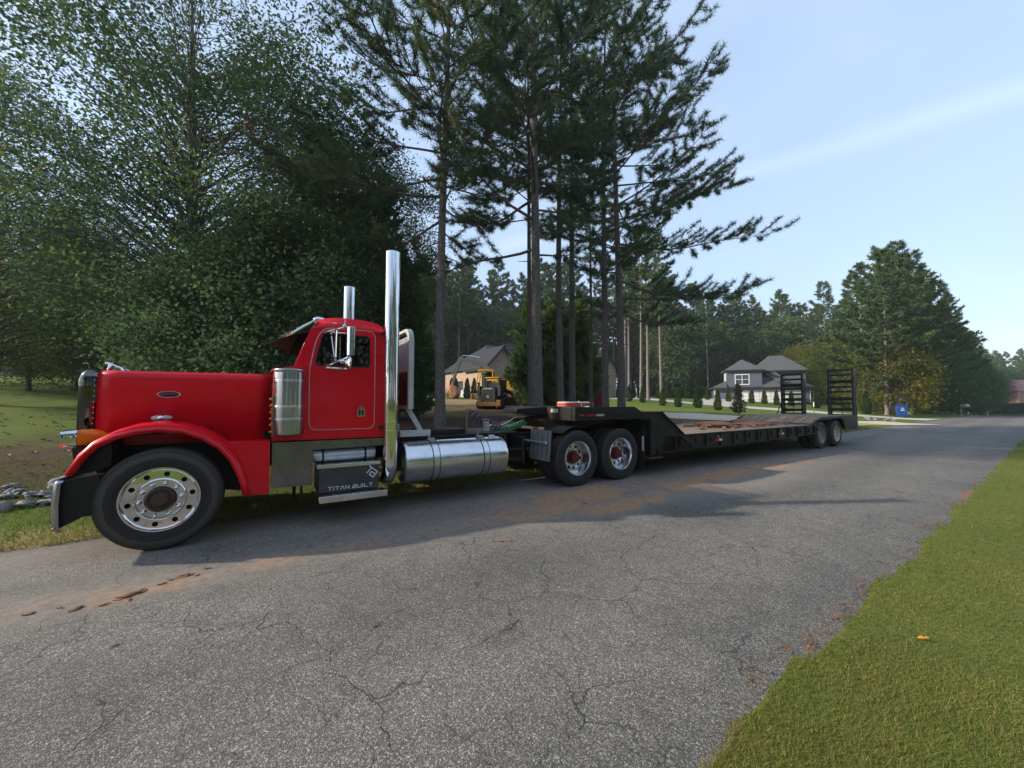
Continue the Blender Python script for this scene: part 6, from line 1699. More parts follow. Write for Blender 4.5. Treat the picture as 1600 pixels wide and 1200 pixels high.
def pine(seed, H, r0, h0, Rc, nl, needles=26, nlen=0.24, nwid=0.016, asym=0.0, az0=0.0, density=1.0, lean=0.3, droop=0.0, deadl=6, topfull=0.75):
    """loblolly pine: straight trunk, ascending limbs in loose whorls, bottlebrush needle tufts on the outer branchlets"""
    rng = np.random.RandomState(seed)
    tp, tr = trunk_path(H, r0, rng, lean)
    trunk_v, trunk_f = tubes_np([(tp, tr)], 12)
    tz = tp[:, 2]
    at = lambda z: np.array([np.interp(z, tz, tp[:, 0]), np.interp(z, tz, tp[:, 1]), z])
    limbs = []; C = []; D = []; TT_ = []
    for i in range(nl):
        f = (i + rng.uniform(-0.3, 0.3)) / nl; f = np.clip(f, 0, 0.995)
        z = H * (h0 + (1 - h0) * f)
        az = i * 2.399 + rng.uniform(-0.5, 0.5)
        prof = (0.62 + 0.38 * min(1, f / 0.15)) * (1 - f ** 1.6) + 0.10
        L = Rc * prof * rng.uniform(0.7, 1.15) * (1 + asym * math.cos(az - az0))
        if L < 0.35: L = 0.35
        el = R(4 + 46 * f ** 1.3 + rng.uniform(-14, 12)) - droop * (1 - f)
        h = np.array([math.cos(az), math.sin(az), 0])
        n = 9
        t = np.linspace(0, 1, n)
        p0 = at(z)
        pts = p0 + np.outer(t * L * math.cos(el), h)
        pts[:, 2] += t * L * math.sin(el) + (0.16 * L * (t ** 2.4 - 0.75 * t) + 0.035 * L * np.sin(t * 7 + rng.rand() * 6) * t) * (1.0 if f < 0.7 else 0.4)
        side = np.array([-h[1], h[0], 0])
        pts += np.outer(0.08 * L * np.sin(t * 4 + rng.rand() * 6) * t, side)
        rl = np.interp(z, tz, tr) * 0.42 * min(1.0, 0.4 + L / Rc * 0.6)
        limbs.append((pts, np.maximum(rl * (1 - 0.9 * t), 0.006)))
        nb = max(4, int(L * 3.6 * density))
        for b in range(nb):
            tb = 0.22 + 0.78 * (b + rng.rand()) / nb
            base = np.array([np.interp(tb, t, pts[:, k]) for k in range(3)])
            sgn = 1 if b % 2 else -1
            ang = R(rng.uniform(25, 65)) * sgn
            dir_ = h * math.cos(ang) + side * math.sin(ang) + np.array([0, 0, rng.uniform(-0.10, 0.5)])
            dir_ /= np.linalg.norm(dir_)
            lb = (0.24 * L * (1.25 - tb * 0.7) + 0.25) * rng.uniform(0.6, 1.2)
            ns = max(2, int(lb / (nlen * 0.95) * density) + 1)
            bt = np.linspace(0, 1, 4)
            bp = base + np.outer(bt * lb, dir_); bp[:, 2] += 0.18 * lb * bt ** 2
            if lb > 0.4: limbs.append((bp, 0.012 * (1 - 0.7 * bt) + 0.003))
            tn = rng.normal(0.42, 0.13) + (0.5 if rng.rand() < 0.012 else 0)
            for k in range(ns):
                q = 0.22 + 0.78 * (k + 0.7) / ns
                c = base + dir_ * lb * q + np.array([0, 0, 0.18 * lb * q * q]) + rng.normal(0, 0.03, 3)
                dd = dir_ + np.array([0, 0, 0.25 * q]) + rng.normal(0, 0.22, 3)
                C.append(c); D.append(dd / np.linalg.norm(dd)); TT_.append(tn + rng.normal(0, 0.06) + 0.10 * (q - 0.5))
        C.append(pts[-1]); D.append(nrm((pts[-1] - pts[-2])[None])[0]); TT_.append(0.45)
    for i in range(deadl):       # bare broken limbs below the crown
        z = H * h0 * rng.uniform(0.45, 1.0); az = rng.rand() * 6.28; L = rng.uniform(0.2, 0.8)
        t = np.linspace(0, 1, 5)
        pts = at(z) + np.outer(t * L, [math.cos(az), math.sin(az), rng.uniform(-0.2, 0.3)])
        limbs.append((pts, 0.022 * (1 - 0.8 * t) + 0.004))
    lv_, lf_ = tubes_np(limbs, 5)
    V, F, T = tufts(np.array(C), np.array(D), needles, nlen, nwid, 0.74, rng, np.array(TT_))
    return (trunk_v, trunk_f), (lv_, lf_), (V, F, T)

def tree_meshes(kind, data, bark, leaf):
    (tv, tf), (lv_, lf_), (V, F, T) = data
    return [('trunk', np_mesh(kind + '_trunk', tv, tf, bark, smooth=True)), ('limbs', np_mesh(kind + '_limbs', lv_, lf_, bark, smooth=True)), ('crown', np_mesh(kind + '_crown', V, F, leaf, T))]

def plant(name, meshes, x, y, label, cat, group=None, rz=0.0, s=1.0, sz=None, z=None):
    """a tree: empty at its foot with trunk, limbs and crown as parts sharing mesh data with its kind"""
    e = empty(name, (x, y, (gz(x, y) if z is None else z) - 0.03), rz)
    e.scale = (s, s, sz or s)
    tag(e, label, cat, group)
    for n, me in meshes:
        o = link_mesh(n, me, e)
        if n == 'limbs': o['kind'] = 'stuff'
    return e

def broadleaf(seed, H, r0, h0, Rc, nclump, per, leaf=0.13, crad=0.75, low=0.0, tintm=0.42, aspect=0.6):
    """hardwood: forked limbs ending in leaf clumps spread through an uneven crown"""
    rng = np.random.RandomState(seed)
    tp, tr = trunk_path(H * 0.9, r0, rng, rng.uniform(-0.4, 0.4))
    trunk_v, trunk_f = tubes_np([(tp, tr)], 12)
    tz = tp[:, 2]
    limbs = []; C = []; tint = []
    cen_z = H * (h0 + 1) / 2; hh = H * (1 - h0) / 2
    for i in range(nclump):
        az = i * 2.399 + rng.uniform(-0.4, 0.4); f = rng.rand() ** 0.8
        zc = (2 * f - 1)
        rad = math.sqrt(max(0.03, 1 - abs(zc) ** 2.4)) * Rc * rng.uniform(0.35, 1.05) ** 0.6 * (1 + 0.15 * math.sin(3 * az + seed))
        p = np.array([math.cos(az) * rad, math.sin(az) * rad, cen_z + zc * hh - low * (rad / Rc) ** 2 * 1.5])
        if p[2] < 0.5: continue
        zb = np.clip(p[2] - rad * rng.uniform(0.25, 0.6), H * 0.12, H * 0.85)
        b0 = np.array([np.interp(zb, tz, tp[:, 0]), np.interp(zb, tz, tp[:, 1]), zb])
        t = np.linspace(0, 1, 7)
        pts = b0 + np.outer(t, p - b0); pts[:, 2] += 0.12 * rad * np.sin(t * math.pi); pts += 0.05 * rad * np.sin(t * 5 + rng.rand() * 6)[:, None] * rng.normal(size=3) * t[:, None]
        limbs.append((pts, np.maximum(np.interp(zb, tz, tr) * 0.24 * (1 - 0.92 * t), 0.006)))
        k = int(per * rng.uniform(0.6, 1.3))
        d = rng.normal(size=(k, 3)) * np.array([1, 1, 0.62]) * crad * rng.uniform(0.7, 1.2)
        # leaves hang in layered sprays
        d[:, 2] = np.round(d[:, 2] / 0.22) * 0.22 + rng.normal(0, 0.05, k) - 0.10 * np.hypot(d[:, 0], d[:, 1])
        C.append(p + d); tint.append(np.clip(rng.normal(tintm, 0.11) + rng.normal(0, 0.11, k) + (rng.rand(k) < 0.012) * 0.5, 0, 1))
    C = np.concatenate(C); tint = np.concatenate(tint)
    lv_, lf_ = tubes_np(limbs, 5)
    V, F, T = cards(C, leaf, rng, tint, 0.55, aspect)
    return (trunk_v, trunk_f), (lv_, lf_), (V, F, T)

def conifer(seed, H, r0, Rc, nspray, size, base=0.05, power=0.8, tintm=0.45, jag=0.25, r_in=0.35, nb=0):
    """cypress or cedar: dense upswept sprays filling a ragged cone down to the ground"""
    rng = np.random.RandomState(seed)
    tp, tr = trunk_path(H * 0.95, r0, rng, 0.1)
    trunk_v, trunk_f = tubes_np([(tp, tr)], 8)
    f = rng.rand(nspray) ** 1.25
    az = rng.rand(nspray) * 6.283
    lobes = 1 + jag * np.sin(az * 3 + f * 17 + seed) * 0.5 + jag * np.sin(az * 7 - f * 29) * 0.4 + jag * rng.normal(0, 0.35, nspray)
    prof = np.minimum(1, 0.55 + f * 3.5) * (1 - f) ** power
    rad = Rc * prof * lobes * rng.uniform(r_in, 1.0, nspray) ** 0.5
    z = H * (base + (1 - base) * f)
    if nb:      # sprays gathered along separate upswept boughs, with gaps between them
        fb = (np.arange(nb) + rng.rand(nb)) / nb; fb = fb ** 1.1
        ab = np.arange(nb) * 2.399 + rng.uniform(-0.5, 0.5, nb)
        lb = Rc * np.minimum(1, 0.55 + fb * 3.0) * (1 - fb) ** power * rng.uniform(0.55, 1.35, nb) + 0.12
        k = rng.choice(nb, nspray, p=lb ** 1.3 / (lb ** 1.3).sum())
        q = rng.rand(nspray) ** 0.75
        az = ab[k] + rng.normal(0, 0.10, nspray); f = fb[k]
        rad = lb[k] * q + rng.normal(0, 0.06, nspray)
        z = H * (base + (1 - base) * f) + lb[k] * (0.25 * q + 0.35 * q * q) + rng.normal(0, 0.10, nspray) - 0.12 * rng.rand(nspray)
    out = np.stack([np.cos(az), np.sin(az), np.zeros(nspray)], -1)
    C = out * rad[:, None]; C[:, 2] = z
    if nb: C[:, :2] += rng.normal(0, 0.13, (nspray, 2))
    D = nrm(out * 0.75 + np.array([0, 0, 0.8]) + rng.normal(0, 0.25, (nspray, 3)))
    side = nrm(np.cross(D, nrm(rng.normal(size=(nspray, 3)))))
    L = size * rng.uniform(0.6, 1.3, (nspray, 1))
    # each spray: three narrow fans
    Vs = []
    for a, sc in ((0.0, 1.0), (0.55, 0.7), (-0.55, 0.7)):
        d = nrm(D + side * a); s2 = nrm(np.cross(d, np.cross(side, d))) * L * 0.16 * sc
        b = C - D * L * 0.35
        Vs.append(np.stack([b - s2 * 0.4, b + d * L * 0.45 * sc + s2, b + d * L * sc, b + d * L * 0.45 * sc - s2], 1))
    V = np.stack(Vs, 1).reshape(-1, 3)
    n4 = len(V) // 4
    i = np.arange(n4)[:, None] * 4
    F = np.concatenate([i + np.array([[0, 1, 2]]), i + np.array([[0, 2, 3]])], 1).reshape(-1, 3)
    tint = np.clip(rng.normal(tintm, 0.13, nspray) + 0.12 * np.sin(az * 4 + f * 11), 0, 1)
    T = np.repeat(tint, 12)
    limbs = []
    for k in range(14):
        a = rng.rand() * 6.28; zz = H * rng.uniform(base, 0.5); rr2 = Rc * 0.6
        t = np.linspace(0, 1, 4)
        limbs.append((np.column_stack([t * rr2 * math.cos(a), t * rr2 * math.sin(a), zz + t * rr2 * 0.7]), 0.02 * (1 - 0.8 * t) + 0.004))
    return (trunk_v, trunk_f), tubes_np(limbs, 4), (V, F, T)

# --- the roadside pines, one mesh set each --------------------------
PLN = [
    # bearing, depth, H, r0, h0, Rc, limbs, asym, az0(world angle), lean, label
    (690, 12.0, 20, 0.165, 0.31, 4.3, 46, 0.35, 3.0, 0.10, 'tall grey trunked pine standing alone just right of the headache rack'),
    (840, 13.0, 24, 0.19, 0.25, 4.4, 54, 0.30, 2.6, -0.35, 'thickest pine trunk standing behind the front of the gooseneck'),
    (829, 16.5, 20, 0.13, 0.42, 3.2, 40, 0.25, 2.6, -0.2, 'slim pine trunk close behind the left edge of the thickest pine'),
    (877, 17.0, 23, 0.17, 0.44, 3.8, 32, 0.0, 0.0, 0.0, 'dark pine trunk left of the close pair behind the gooseneck'),
    (894, 17.5, 24, 0.165, 0.46, 3.8, 32, 0.2, 5.8, 0.15, 'grey pine trunk right of the close pair behind the gooseneck'),
    (923, 20.0, 20, 0.10, 0.48, 3.0, 28, 0.0, 0.0, 0.0, 'thinnest pine trunk in front of the red portable toilet'),
    (944, 17.0, 22, 0.165, 0.36, 4.2, 36, 0.30, 5.9, 0.5, 'pine trunk standing before the right edge of the portable toilet'),
    (967, 17.0, 23, 0.185, 0.21, 4.7, 54, 0.38, 5.75, 0.15, 'rightmost roadside pine with long limbs sweeping out over the lawn'),
]
for i, (b, d, H, r0, h0, Rc, nl, asym, az0, lean, lab) in enumerate(PLN):
    dens = 1.12
    X, Y = survey(b, d)
    ms = tree_meshes('pine_%d' % i, pine(100 + i, H, r0, h0, Rc, int(nl * 1.05), 42, 0.22, 0.0165, asym, az0, dens, lean), BARK, NEEDLE)
    plant('pine_tree', ms, X, Y, lab, 'pine tree', None)

# --- broadleaf trees on the left --------------------------------------
BL1 = tree_meshes('broadleaf_a', broadleaf(5, 19, 0.26, 0.13, 6.2, 400, 150, 0.145, 0.55, 0.5), BARKB, BROAD)
BL2 = tree_meshes('broadleaf_b', broadleaf(9, 16, 0.20, 0.10, 5.4, 360, 140, 0.145, 0.55, 0.6, 0.46), BARKB, BROAD)
BL3 = tree_meshes('broadleaf_light', broadleaf(13, 8, 0.12, 0.10, 3.6, 130, 150, 0.16, 0.75, 0.4, 0.5), BARKB, BROADL)
BLM = tree_meshes('maple', broadleaf(21, 6.8, 0.09, 0.06, 3.0, 210, 150, 0.115, 0.44, 0.5, 0.32, 0.75), BARKB, BROAD)
for (b, d, ms, rz, s, lab) in (
        (290, 14.0, BL1, 0.3, 1.0, 'large dark broadleaf tree whose trunk rises behind the red hood'),
        (-40, 15.5, BL1, 2.1, 0.72, 'large broadleaf tree filling the upper left with hanging foliage'),
        (395, 16.5, BL2, 4.0, 0.95, 'dark broadleaf tree behind the windscreen of the truck'),
        (150, 19.5, BL2, 1.1, 0.62, 'broadleaf tree farther back over the shaded lawn'),
        (-100, 24.0, BL2, 5.2, 0.95, 'broadleaf tree over the low stone wall'),
        (560, 17.5, BL2, 3.3, 0.78, 'broadleaf tree behind the exhaust stacks between the cedars'),
        (120, 23.0, BL3, 2.0, 1.0, 'yellowish green small broadleaf tree above the lawn on the left'),
        (45, 21.0, BL3, 4.4, 0.9, 'pale green understory tree beside the left margin'),
        (345, 12.4, BLM, 0.5, 0.9, 'low leafy maple whose twigs hang right behind the hood'),
        (445, 12.6, BLM, 2.5, 1.05, 'leafy maple reaching up behind the sun visor of the truck')):
    X, Y = survey(b, d)
    plant('broadleaf_tree', ms, X, Y, lab, 'tree', None, rz, s)
# --- cedars and cypresses ----------------------------------------------
CD = tree_meshes('cedar', conifer(3, 12, 0.16, 2.5, 9500, 0.36, 0.03, 0.75, 0.40, 0.6, 0.3, 110), BARKB, CYP)
CP = tree_meshes('cypress', conifer(4, 8, 0.14, 1.9, 9500, 0.34, 0.02, 0.60, 0.70, 0.5, 0.3, 120), BARKB, CYP)
for (b, d, ms, rz, s, lab) in (
        (497, 17.0, CD, 0.2, 1.12, 'tall pointed dark cedar left of the near exhaust stack'),
        (596, 19.0, CD, 1.4, 1.02, 'dark pointed cedar directly behind the near exhaust stack'),
        (545, 19.0, CD, 4.4, 1.0, 'dark cedar in the gap between the two pointed ones'),
        (648, 14.5, CD, 2.4, 0.42, 'dark bushy cedar behind the headache rack'),
        (440, 17.5, CD, 5.0, 0.8, 'dark cedar behind the cab visor'),
        (622, 16.5, CD, 3.0, 0.62, 'low dark cedar seen between the stack and the headache rack'),
        (836, 24.0, CP, 0.0, 0.93, 'bright green cypress left of the thickest pine trunk'),
        (872, 23.0, CP, 2.0, 0.85, 'dark green cypress behind the close pair of pines'),
        (905, 24.5, CP, 4.0, 0.9, 'dark cypress left of the red portable toilet'),
        (855, 27.0, CP, 1.0, 0.95, 'cypress farther back behind the thickest pine trunk')):
    X, Y = survey(b, d)
    plant('cypress_tree' if ms is CP else 'cedar_tree', ms, X, Y, lab, 'cypress' if ms is CP else 'cedar', None, rz, s)
# --- arborvitae: front row along the drive, back row before the blue house ------
AV = [tree_meshes('arborvitae_%d' % i, conifer(20 + i, 2.1, 0.03, 0.42, 1500, 0.16, 0.02, 0.55, 0.42 + 0.06 * i, 0.28, 0.3), BARKB, ARBOR) for i in range(3)]
AVD = tree_meshes('arborvitae_dead', conifer(31, 2.3, 0.04, 0.40, 700, 0.24, 0.05, 0.45, 0.5, 0.9, 0.2), BARKB, DEADL)
AVG = 'arborvitae planted in rows along the driveway'
rows = [(983, 49, 1.0), (1004, 47, 0.95), (1035, 43, 0.95), (1059, 41, 0.98), (1090, 40, 1.12), (1121, 36, 0.92)]
for i, (b, d, s) in enumerate(rows):
    X, Y = survey(b, d)
    plant('arborvitae', AV[i % 3], X, Y, ['leftmost arborvitae of the front row beside the last pine', 'yellow green arborvitae second in the front row', 'narrow arborvitae in the front row below the white pine trunks', 'short arborvitae in the middle of the front row', 'tallest pointed arborvitae of the front row', 'dark arborvitae in the front row next to the withered one'][i], 'arborvitae', AVG, i * 1.3, s)
X, Y = survey(1153, 30)
plant('arborvitae', AVD, X, Y, 'withered ragged arborvitae at the near end of the front row', 'arborvitae', AVG, 0.4, 1.0)
back = [(965, 66, .9), (990, 66, 1.2), (1014, 64, .9), (1028, 62, .85), (1041, 62, 1.0), (1073, 60, .95), (1105, 59, 1.0), (1138, 57, 1.0), (1174, 55.5, 1.02), (1194, 54.5, .98), (1213, 53.5, .98), (1236, 52, .98), (1275, 49, 1.12), (1322, 48, 1.15), (1352, 40, 1.15)]
for i, (b, d, s) in enumerate(back):
    X, Y = survey(b, d)
    lab = ['dark shrub at the wood edge behind the last roadside pine', 'larger shrub at the wood edge left of the bare trunks', 'shrub at the wood edge between two bare trunks', 'small shrub at the wood edge left of the slim pale trunk', 'rounded shrub at the wood edge right of the slim pale trunk',
           'leftmost arborvitae of the back row before the dark wood', 'back row arborvitae just left of the blue house', 'back row arborvitae in front of the blue wall left of the garage doors', 'back row arborvitae before the left edge of the wide garage door', 'back row arborvitae before the middle of the wide garage door', 'back row arborvitae before the right edge of the wide garage door', 'back row arborvitae seen through the bars of the far ramp', 'back row arborvitae at the right corner of the blue house',
           'arborvitae seen through the bars of the near ramp', 'arborvitae right of the near trailer ramp'][i]
    plant('arborvitae', AV[(i + 1) % 3], X, Y, lab, 'arborvitae', AVG if i >= 5 else 'small shrubs at the wood edge', i * 0.9, s)
for i, (b, d) in enumerate(((712, 50), (730, 50), (741, 50), (706, 50.5))):
    X, Y = survey(b, d)
    plant('arborvitae', AV[i % 3], X, Y, ['conical shrub second from the lone pine along the tan brick wall', 'conical shrub beside the air conditioner on the tan brick wall', 'conical shrub nearest the excavator cab along the tan brick wall', 'conical shrub behind the excavator bucket'][i], 'shrub', 'conical shrubs along the tan brick wall', i, 1.25)

# --- woods -----------------------------------------------------------------
FP = [tree_meshes('far_pine_%d' % i, pine(200 + i, 23, 0.24, h0, Rc, nl, 15, 0.48, 0.12, 0, 0, 0.95, 0.3, 0.0, 3), BARKF, NEEDLEF) for i, (h0, Rc, nl) in enumerate(((0.16, 4.6, 60), (0.28, 4.2, 52), (0.50, 3.2, 34)))]
FB = [tree_meshes('far_hardwood_%d' % i, broadleaf(300 + i, 15, 0.2, 0.06, 4.8, 120, 70, 0.50, 1.0, 0.3, 0.35 + .1 * i), BARKB, BROAD) for i in range(2)]
FY = [tree_meshes('autumn_tree', broadleaf(310, 9, 0.13, 0.10, 3.4, 110, 95, 0.26, 0.8, 0.3, 0.42), BARKB, YELLOWL), tree_meshes('light_hardwood', broadleaf(311, 12, 0.16, 0.08, 4.0, 120, 90, 0.32, 0.9, 0.3, 0.5), BARKB, BROADL)]
rw = random.Random(77)
SUN2 = Vector((SUN_DIR.x, SUN_DIR.y)).normalized()
LIT = [(13.5, 21, 2), (16.5, 36, 3), (26, 46, 3), (26, 53, 3), (14, 20, 4), (38, 28, 2), (30, 20, 1.5), (60, 30, 4), (69, 25, 4), (48, 26, 1.5)]
def open_sun(x, y, h=17.0, r=5.0):
    """true where a tree keeps the sun on the yard and the houses, which the photograph shows lit"""
    for (px0, py0, pz) in LIT:
        d = Vector((x - px0, y - py0)); al = d.dot(SUN2); off = abs(d.x * SUN2.y - d.y * SUN2.x)
        if al > 0 and off < r and pz + al * math.tan(SUN_EL) < h: return False
    return True
def wood(n, b0, b1, d0, d1, kinds, label, group, s0=0.85, s1=1.12, name='pine_tree', cat='pine tree', keep=lambda x, y: True):
    k = 0; tries = 0; placed = []
    while k < n and tries < n * 30:
        tries += 1
        b = b0 + (b1 - b0) * ((k + rw.random()) / n); d = rw.uniform(d0, d1)
        x, y = survey(b, d)
        if not keep(x, y) or any((x - p[0]) ** 2 + (y - p[1]) ** 2 < 5.0 for p in placed): continue
        placed.append((x, y)); k += 1
        plant(name, rw.choice(kinds), x, y, label, cat, group, rw.uniform(0, 6.3), rw.uniform(s0, s1))
clear = lambda x, y: not (24 < x < 54 and 40 < y < 63) and y > 8
wood(34, 560, 1050, 74, 96, FP, 'dark pine in the wood behind the brick house', 'pines in the wood behind the brick house', 1.15, 1.4, keep=clear)
wood(20, 600, 1050, 68, 80, FB, 'leafy tree low in the wood behind the brick house', 'leafy trees behind the brick house', 1.0, 1.4, 'broadleaf_tree', 'tree', keep=clear)
wood(34, 1040, 1345, 82, 104, FP[:2], 'dense green pine in the wood behind the blue house', 'pines behind the blue house', 0.95, 1.2, keep=clear)
wood(30, 1030, 1345, 78, 92, FB, 'leafy tree low in the wood behind the blue house', 'leafy trees behind the blue house', 0.8, 1.25, 'broadleaf_tree', 'tree', keep=clear)
wood(40, 540, 1060, 96, 130, FP[:2] + FB, 'tree deep in the wood behind the houses', 'trees deep in the wood', 1.0, 1.25, 'wood_tree', 'tree', keep=clear)
wood(26, 1040, 1360, 104, 130, FP[:2] + FB, 'tree deep in the wood behind the blue house', 'trees deep in the wood behind the blue house', 1.0, 1.2, 'wood_tree', 'tree')
wood(30, -330, 470, 34, 80, FP[:2] + FB, 'tree in the dark wood far behind the left lawn', 'trees far behind the left lawn', 0.75, 1.05, 'wood_tree', 'tree', keep=lambda x, y: open_sun(x, y))
wood(24, -330, 520, 80, 115, FB + FP[:1], 'low tree closing the view far beyond the left lawn', 'trees closing the view on the left', 0.8, 1.1, 'wood_tree', 'tree')
# pale bare trunks at the wood edge
for i, (b, d, s) in enumerate(((983, 56, 1.0), (1003, 50, 1.0), (1013.5, 52, 1.05), (1033, 47, 0.92), (1106, 74, 0.9), (652, 62, 1.0), (716, 66, 1.0), (731, 68, 0.95))):
    X, Y = survey(b, d)
    plant('pine_tree', FP[2], X, Y, ['pale bare pine trunk just right of the rightmost roadside pine', 'pale trunk rising behind the yellow green arborvitae', 'pale trunk in the middle of the bare ones at the lawn edge', 'rightmost slim pale trunk of those at the lawn edge', 'lone slim trunk in the wood left of the blue house', 'slim trunk in the wood left of the lone pine', 'slim trunk in the wood above the excavator boom', 'slim trunk behind the ridge of the brick house'][i], 'pine tree', 'bare pine trunks at the wood edge', i * 1.1, s * 0.85, s)
# right-hand clump along the road
RC = [(1386, 39, FP[0], 0.78), (1352, 43, FP[0], 0.78), (1412, 44, FP[0], 0.92), (1375, 48, FP[1], 0.95), (1436, 50, FP[0], 0.98), (1452, 56, FP[1], 1.0), (1472, 60, FP[0], 0.98), (1487, 66, FP[1], 0.98), (1340, 52, FP[0], 0.85), (1500, 74, FP[0], 0.9), (1395, 54, FP[1], 1.05), (1425, 60, FP[1], 1.1), (1478, 52, FP[0], 0.72), (1496, 60, FP[0], 0.72), (1512, 68, FP[0], 0.74), (1522, 78, FP[0], 0.78), (1510, 86, FP[1], 0.9), (1530, 92, FP[0], 0.85), (1542, 100, FP[0], 0.8)]
for i, (b, d, ms, s) in enumerate(RC):
    X, Y = survey(b, d)
    plant('pine_tree', ms, X, max(Y, 7.6), 'tall sunlit pine with visible trunk above the blue cart' if i == 0 else 'dense pine in the clump along the far roadside', 'pine tree', None if i == 0 else 'pines in the roadside clump', i * 1.7, s * 0.94)
for i, (b, d, k, s, lab) in enumerate(((1412, 38.5, 0, 0.74, 'yellow leaved autumn tree behind the blue cart'), (1330, 46, 1, 0.75, 'yellow green leafy tree behind the near trailer ramp'), (1245, 72, 0, 1.15, 'yellowing tree behind the right roof of the blue house'), (1362, 42, 1, 0.6, 'bright green leafy tree right of the near trailer ramp'), (1292, 64, 1, 0.9, 'light green tree right of the blue house'))):
    X, Y = survey(b, d)
    plant('broadleaf_tree', FY[k], X, max(Y, 7.5), lab, 'tree', None, i * 2.2, s)
for i, (b, d, s) in enumerate(((1445, 46, .55), (1462, 50, .6), (1478, 54, .6), (1492, 58, .62), (1505, 62, .62), (1516, 68, .62), (1526, 74, .62), (1533, 82, .65), (1540, 90, .7), (1470, 62, .75), (1500, 75, .8), (1520, 88, .8))):
    X, Y = survey(b, d)
    plant('broadleaf_tree', FB[i % 2], X, max(Y, 7.4), 'dark leafy tree lining the far road where it drops away', 'tree', 'leafy trees lining the far road', i * 1.1, s, z=float(road_z(min(X, 100))) * 0.5)
wood(64, 1488, 1660, 104, 165, FP[:2] + FB, 'hazy tree on the far side of the dip at the end of the road', 'trees beyond the end of the road', 0.75, 1.0, 'far_tree', 'tree', keep=lambda x, y: not ((x * RGT.x + y * RGT.y) / (x * FWD.x + y * FWD.y) > 1.235 and x * FWD.x + y * FWD.y < 122))
# trees across the road behind the viewer, seen in the polished metal
for i in range(26):
    X = -40 + i * 4.6 + rw.uniform(-1, 1)
    plant('pine_tree', FB[i % 2] if i % 3 else FP[0], X, rw.uniform(-30, -20), 'tree in the row across the lawn opposite the truck', 'tree', 'trees opposite the truck', rw.uniform(0, 6), rw.uniform(0.7, 0.95))

# --- grass and straw --------------------------------------------------------
def grass(name, X, Y, h, w, rng, tint, lift=0.0):
    n = len(X)
    Z = ground_z(X, Y) + lift
    a = rng.rand(n) * 6.283; lean = rng.uniform(0.1, 0.9, n) * h
    la = rng.rand(n) * 6.283; lean = lean * 1.6
    bx = np.cos(a) * w * 0.5; by = np.sin(a) * w * 0.5
    V = np.stack([np.column_stack([X - bx, Y - by, Z - 0.005]), np.column_stack([X + bx, Y + by, Z - 0.005]), np.column_stack([X + np.cos(la) * lean, Y + np.sin(la) * lean, Z + h])], 1).reshape(-1, 3)
    o = link_mesh(name, np_mesh(name, V, np.arange(3 * n).reshape(-1, 3), GRASSB, np.repeat(tint, 3)))
    tag(o, kind='stuff')
    return o
rng = np.random.RandomState(4)
N = 460000
r_ = 0.75 * (26 / 0.75) ** rng.rand(N)
th = R(-6) + rng.rand(N) * R(66)
X = r_ * np.cos(th); Y = r_ * np.sin(th)
k = (Y < ROAD_N + edge_wobble(X) + 0.04 * rng.normal(size=N) * (rng.rand(N) < 0.3)) & (X > 0.2)
X, Y, r_ = X[k], Y[k], r_[k]
pat = fnoise(X, Y, 0.9, 51)
k = rng.rand(len(X)) < np.clip(0.35 + 1.3 * pat, 0, 1)
X, Y, r_, pat = X[k], Y[k], r_[k], pat[k]
grass('lawn_grass', X, Y, rng.uniform(0.006, 0.018, len(X)) * (1 + 0.6 * pat), (0.0018 + 0.0009 * r_) * rng.uniform(0.7, 1.3, len(X)), rng,
      np.clip(0.10 + 0.45 * pat + 0.85 * fnoise(X, Y, 1.4, 71) - 0.18 + rng.normal(0, 0.07, len(X)) + (rng.rand(len(X)) < 0.04) * 0.45, 0, 1))
N = 150000
X = rng.uniform(-9, 34, N); Y = 6.12 + 6.5 * rng.rand(N) ** 1.6
k = (Y > ROAD_F + 0.05 * rng.normal(size=N)) & ~((X > 1) & (Y > 8.6)) | ((X < -0.5) & (Y > 9.6) & (rng.rand(N) < 0.4))
X, Y = X[k], Y[k]
edgeb = np.exp(-((Y - 6.3) / 0.35) ** 2)
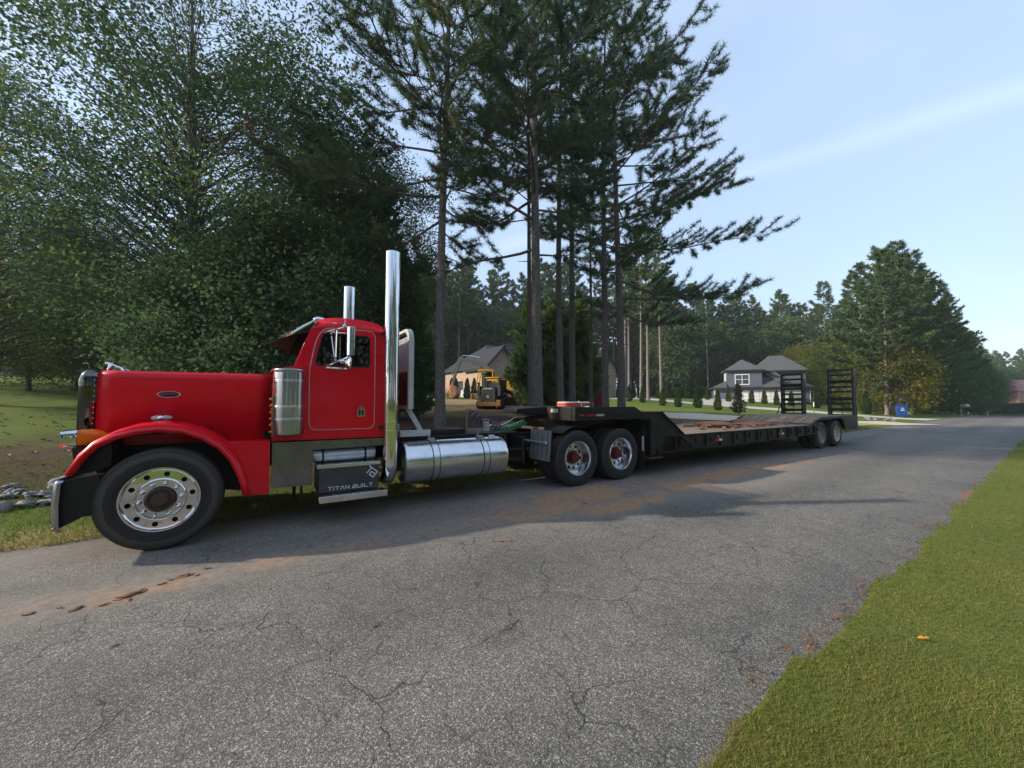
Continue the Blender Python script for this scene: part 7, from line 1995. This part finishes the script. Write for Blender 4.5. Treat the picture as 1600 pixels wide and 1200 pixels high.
grass('verge_grass', X, Y, rng.uniform(0.03, 0.09, len(X)), rng.uniform(0.006, 0.014, len(X)), rng, np.clip(0.25 + 0.45 * edgeb + 0.3 * fnoise(X, Y, 1.2, 61) + rng.normal(0, 0.12, len(X)), 0, 1))
# pine straw washed against the near road edge
n = 200
cx = np.array([1.9, 2.35, 2.9, 3.4, 4.1, 4.7, 5.6, 6.8, 8.4, 11, 14.5, 19, 24]); wts = np.array([0.3, 0.7, 1.2, 1.0, 1.2, 0.7, 0.8, 1.2, 1.2, 1, 1, 1, 1]); wts = wts / wts.sum()
ci = rng.choice(len(cx), n, p=wts)
X = cx[ci] + rng.normal(0, 0.13, n) * (1 + cx[ci] * 0.12); Y = ROAD_N + 0.05 + edge_wobble(X) + np.abs(rng.normal(0, 0.05, n)) - 0.03
a = rng.normal(0, 0.8, n); L = rng.uniform(0.05, 0.14, n)
dx, dy = np.cos(a) * L, np.sin(a) * L
z = np.maximum(road_z(X) + 0.004, 0) + rng.uniform(0.0, 0.014, n)
w = 0.0022 + 0.0006 * X
V = np.stack([np.column_stack([X - dy / L * w, Y + dx / L * w, z]), np.column_stack([X + dy / L * w, Y - dx / L * w, z]), np.column_stack([X + dx, Y + dy, z + rng.uniform(0, 0.012, n)])], 1).reshape(-1, 3)
tag(link_mesh('pine_straw', np_mesh('pine_straw', V, np.arange(3 * n).reshape(-1, 3), STRAWN, np.repeat(rng.rand(n), 3))), kind='stuff')

# ------------------------------------------------------------------ air
hz = MB().box(-145, 485, -205, 285, -4.5, 42).build('haze', BLACK, None, 0, 0)
hm = bpy.data.materials.new('air'); hm.use_nodes = True
hn = hm.node_tree
hn.nodes.remove(hn.nodes['Principled BSDF'])
pv = hn.nodes.new('ShaderNodeVolumePrincipled')
pv.inputs['Color'].default_value = (0.90, 0.94, 1.0, 1)
pv.inputs['Density'].default_value = 0.00045
pv.inputs['Anisotropy'].default_value = 0.0
hn.links.new(pv.outputs['Volume'], hn.nodes['Material Output'].inputs['Volume'])
hz.data.materials.clear(); hz.data.materials.append(hm)
tag(hz, kind='stuff')
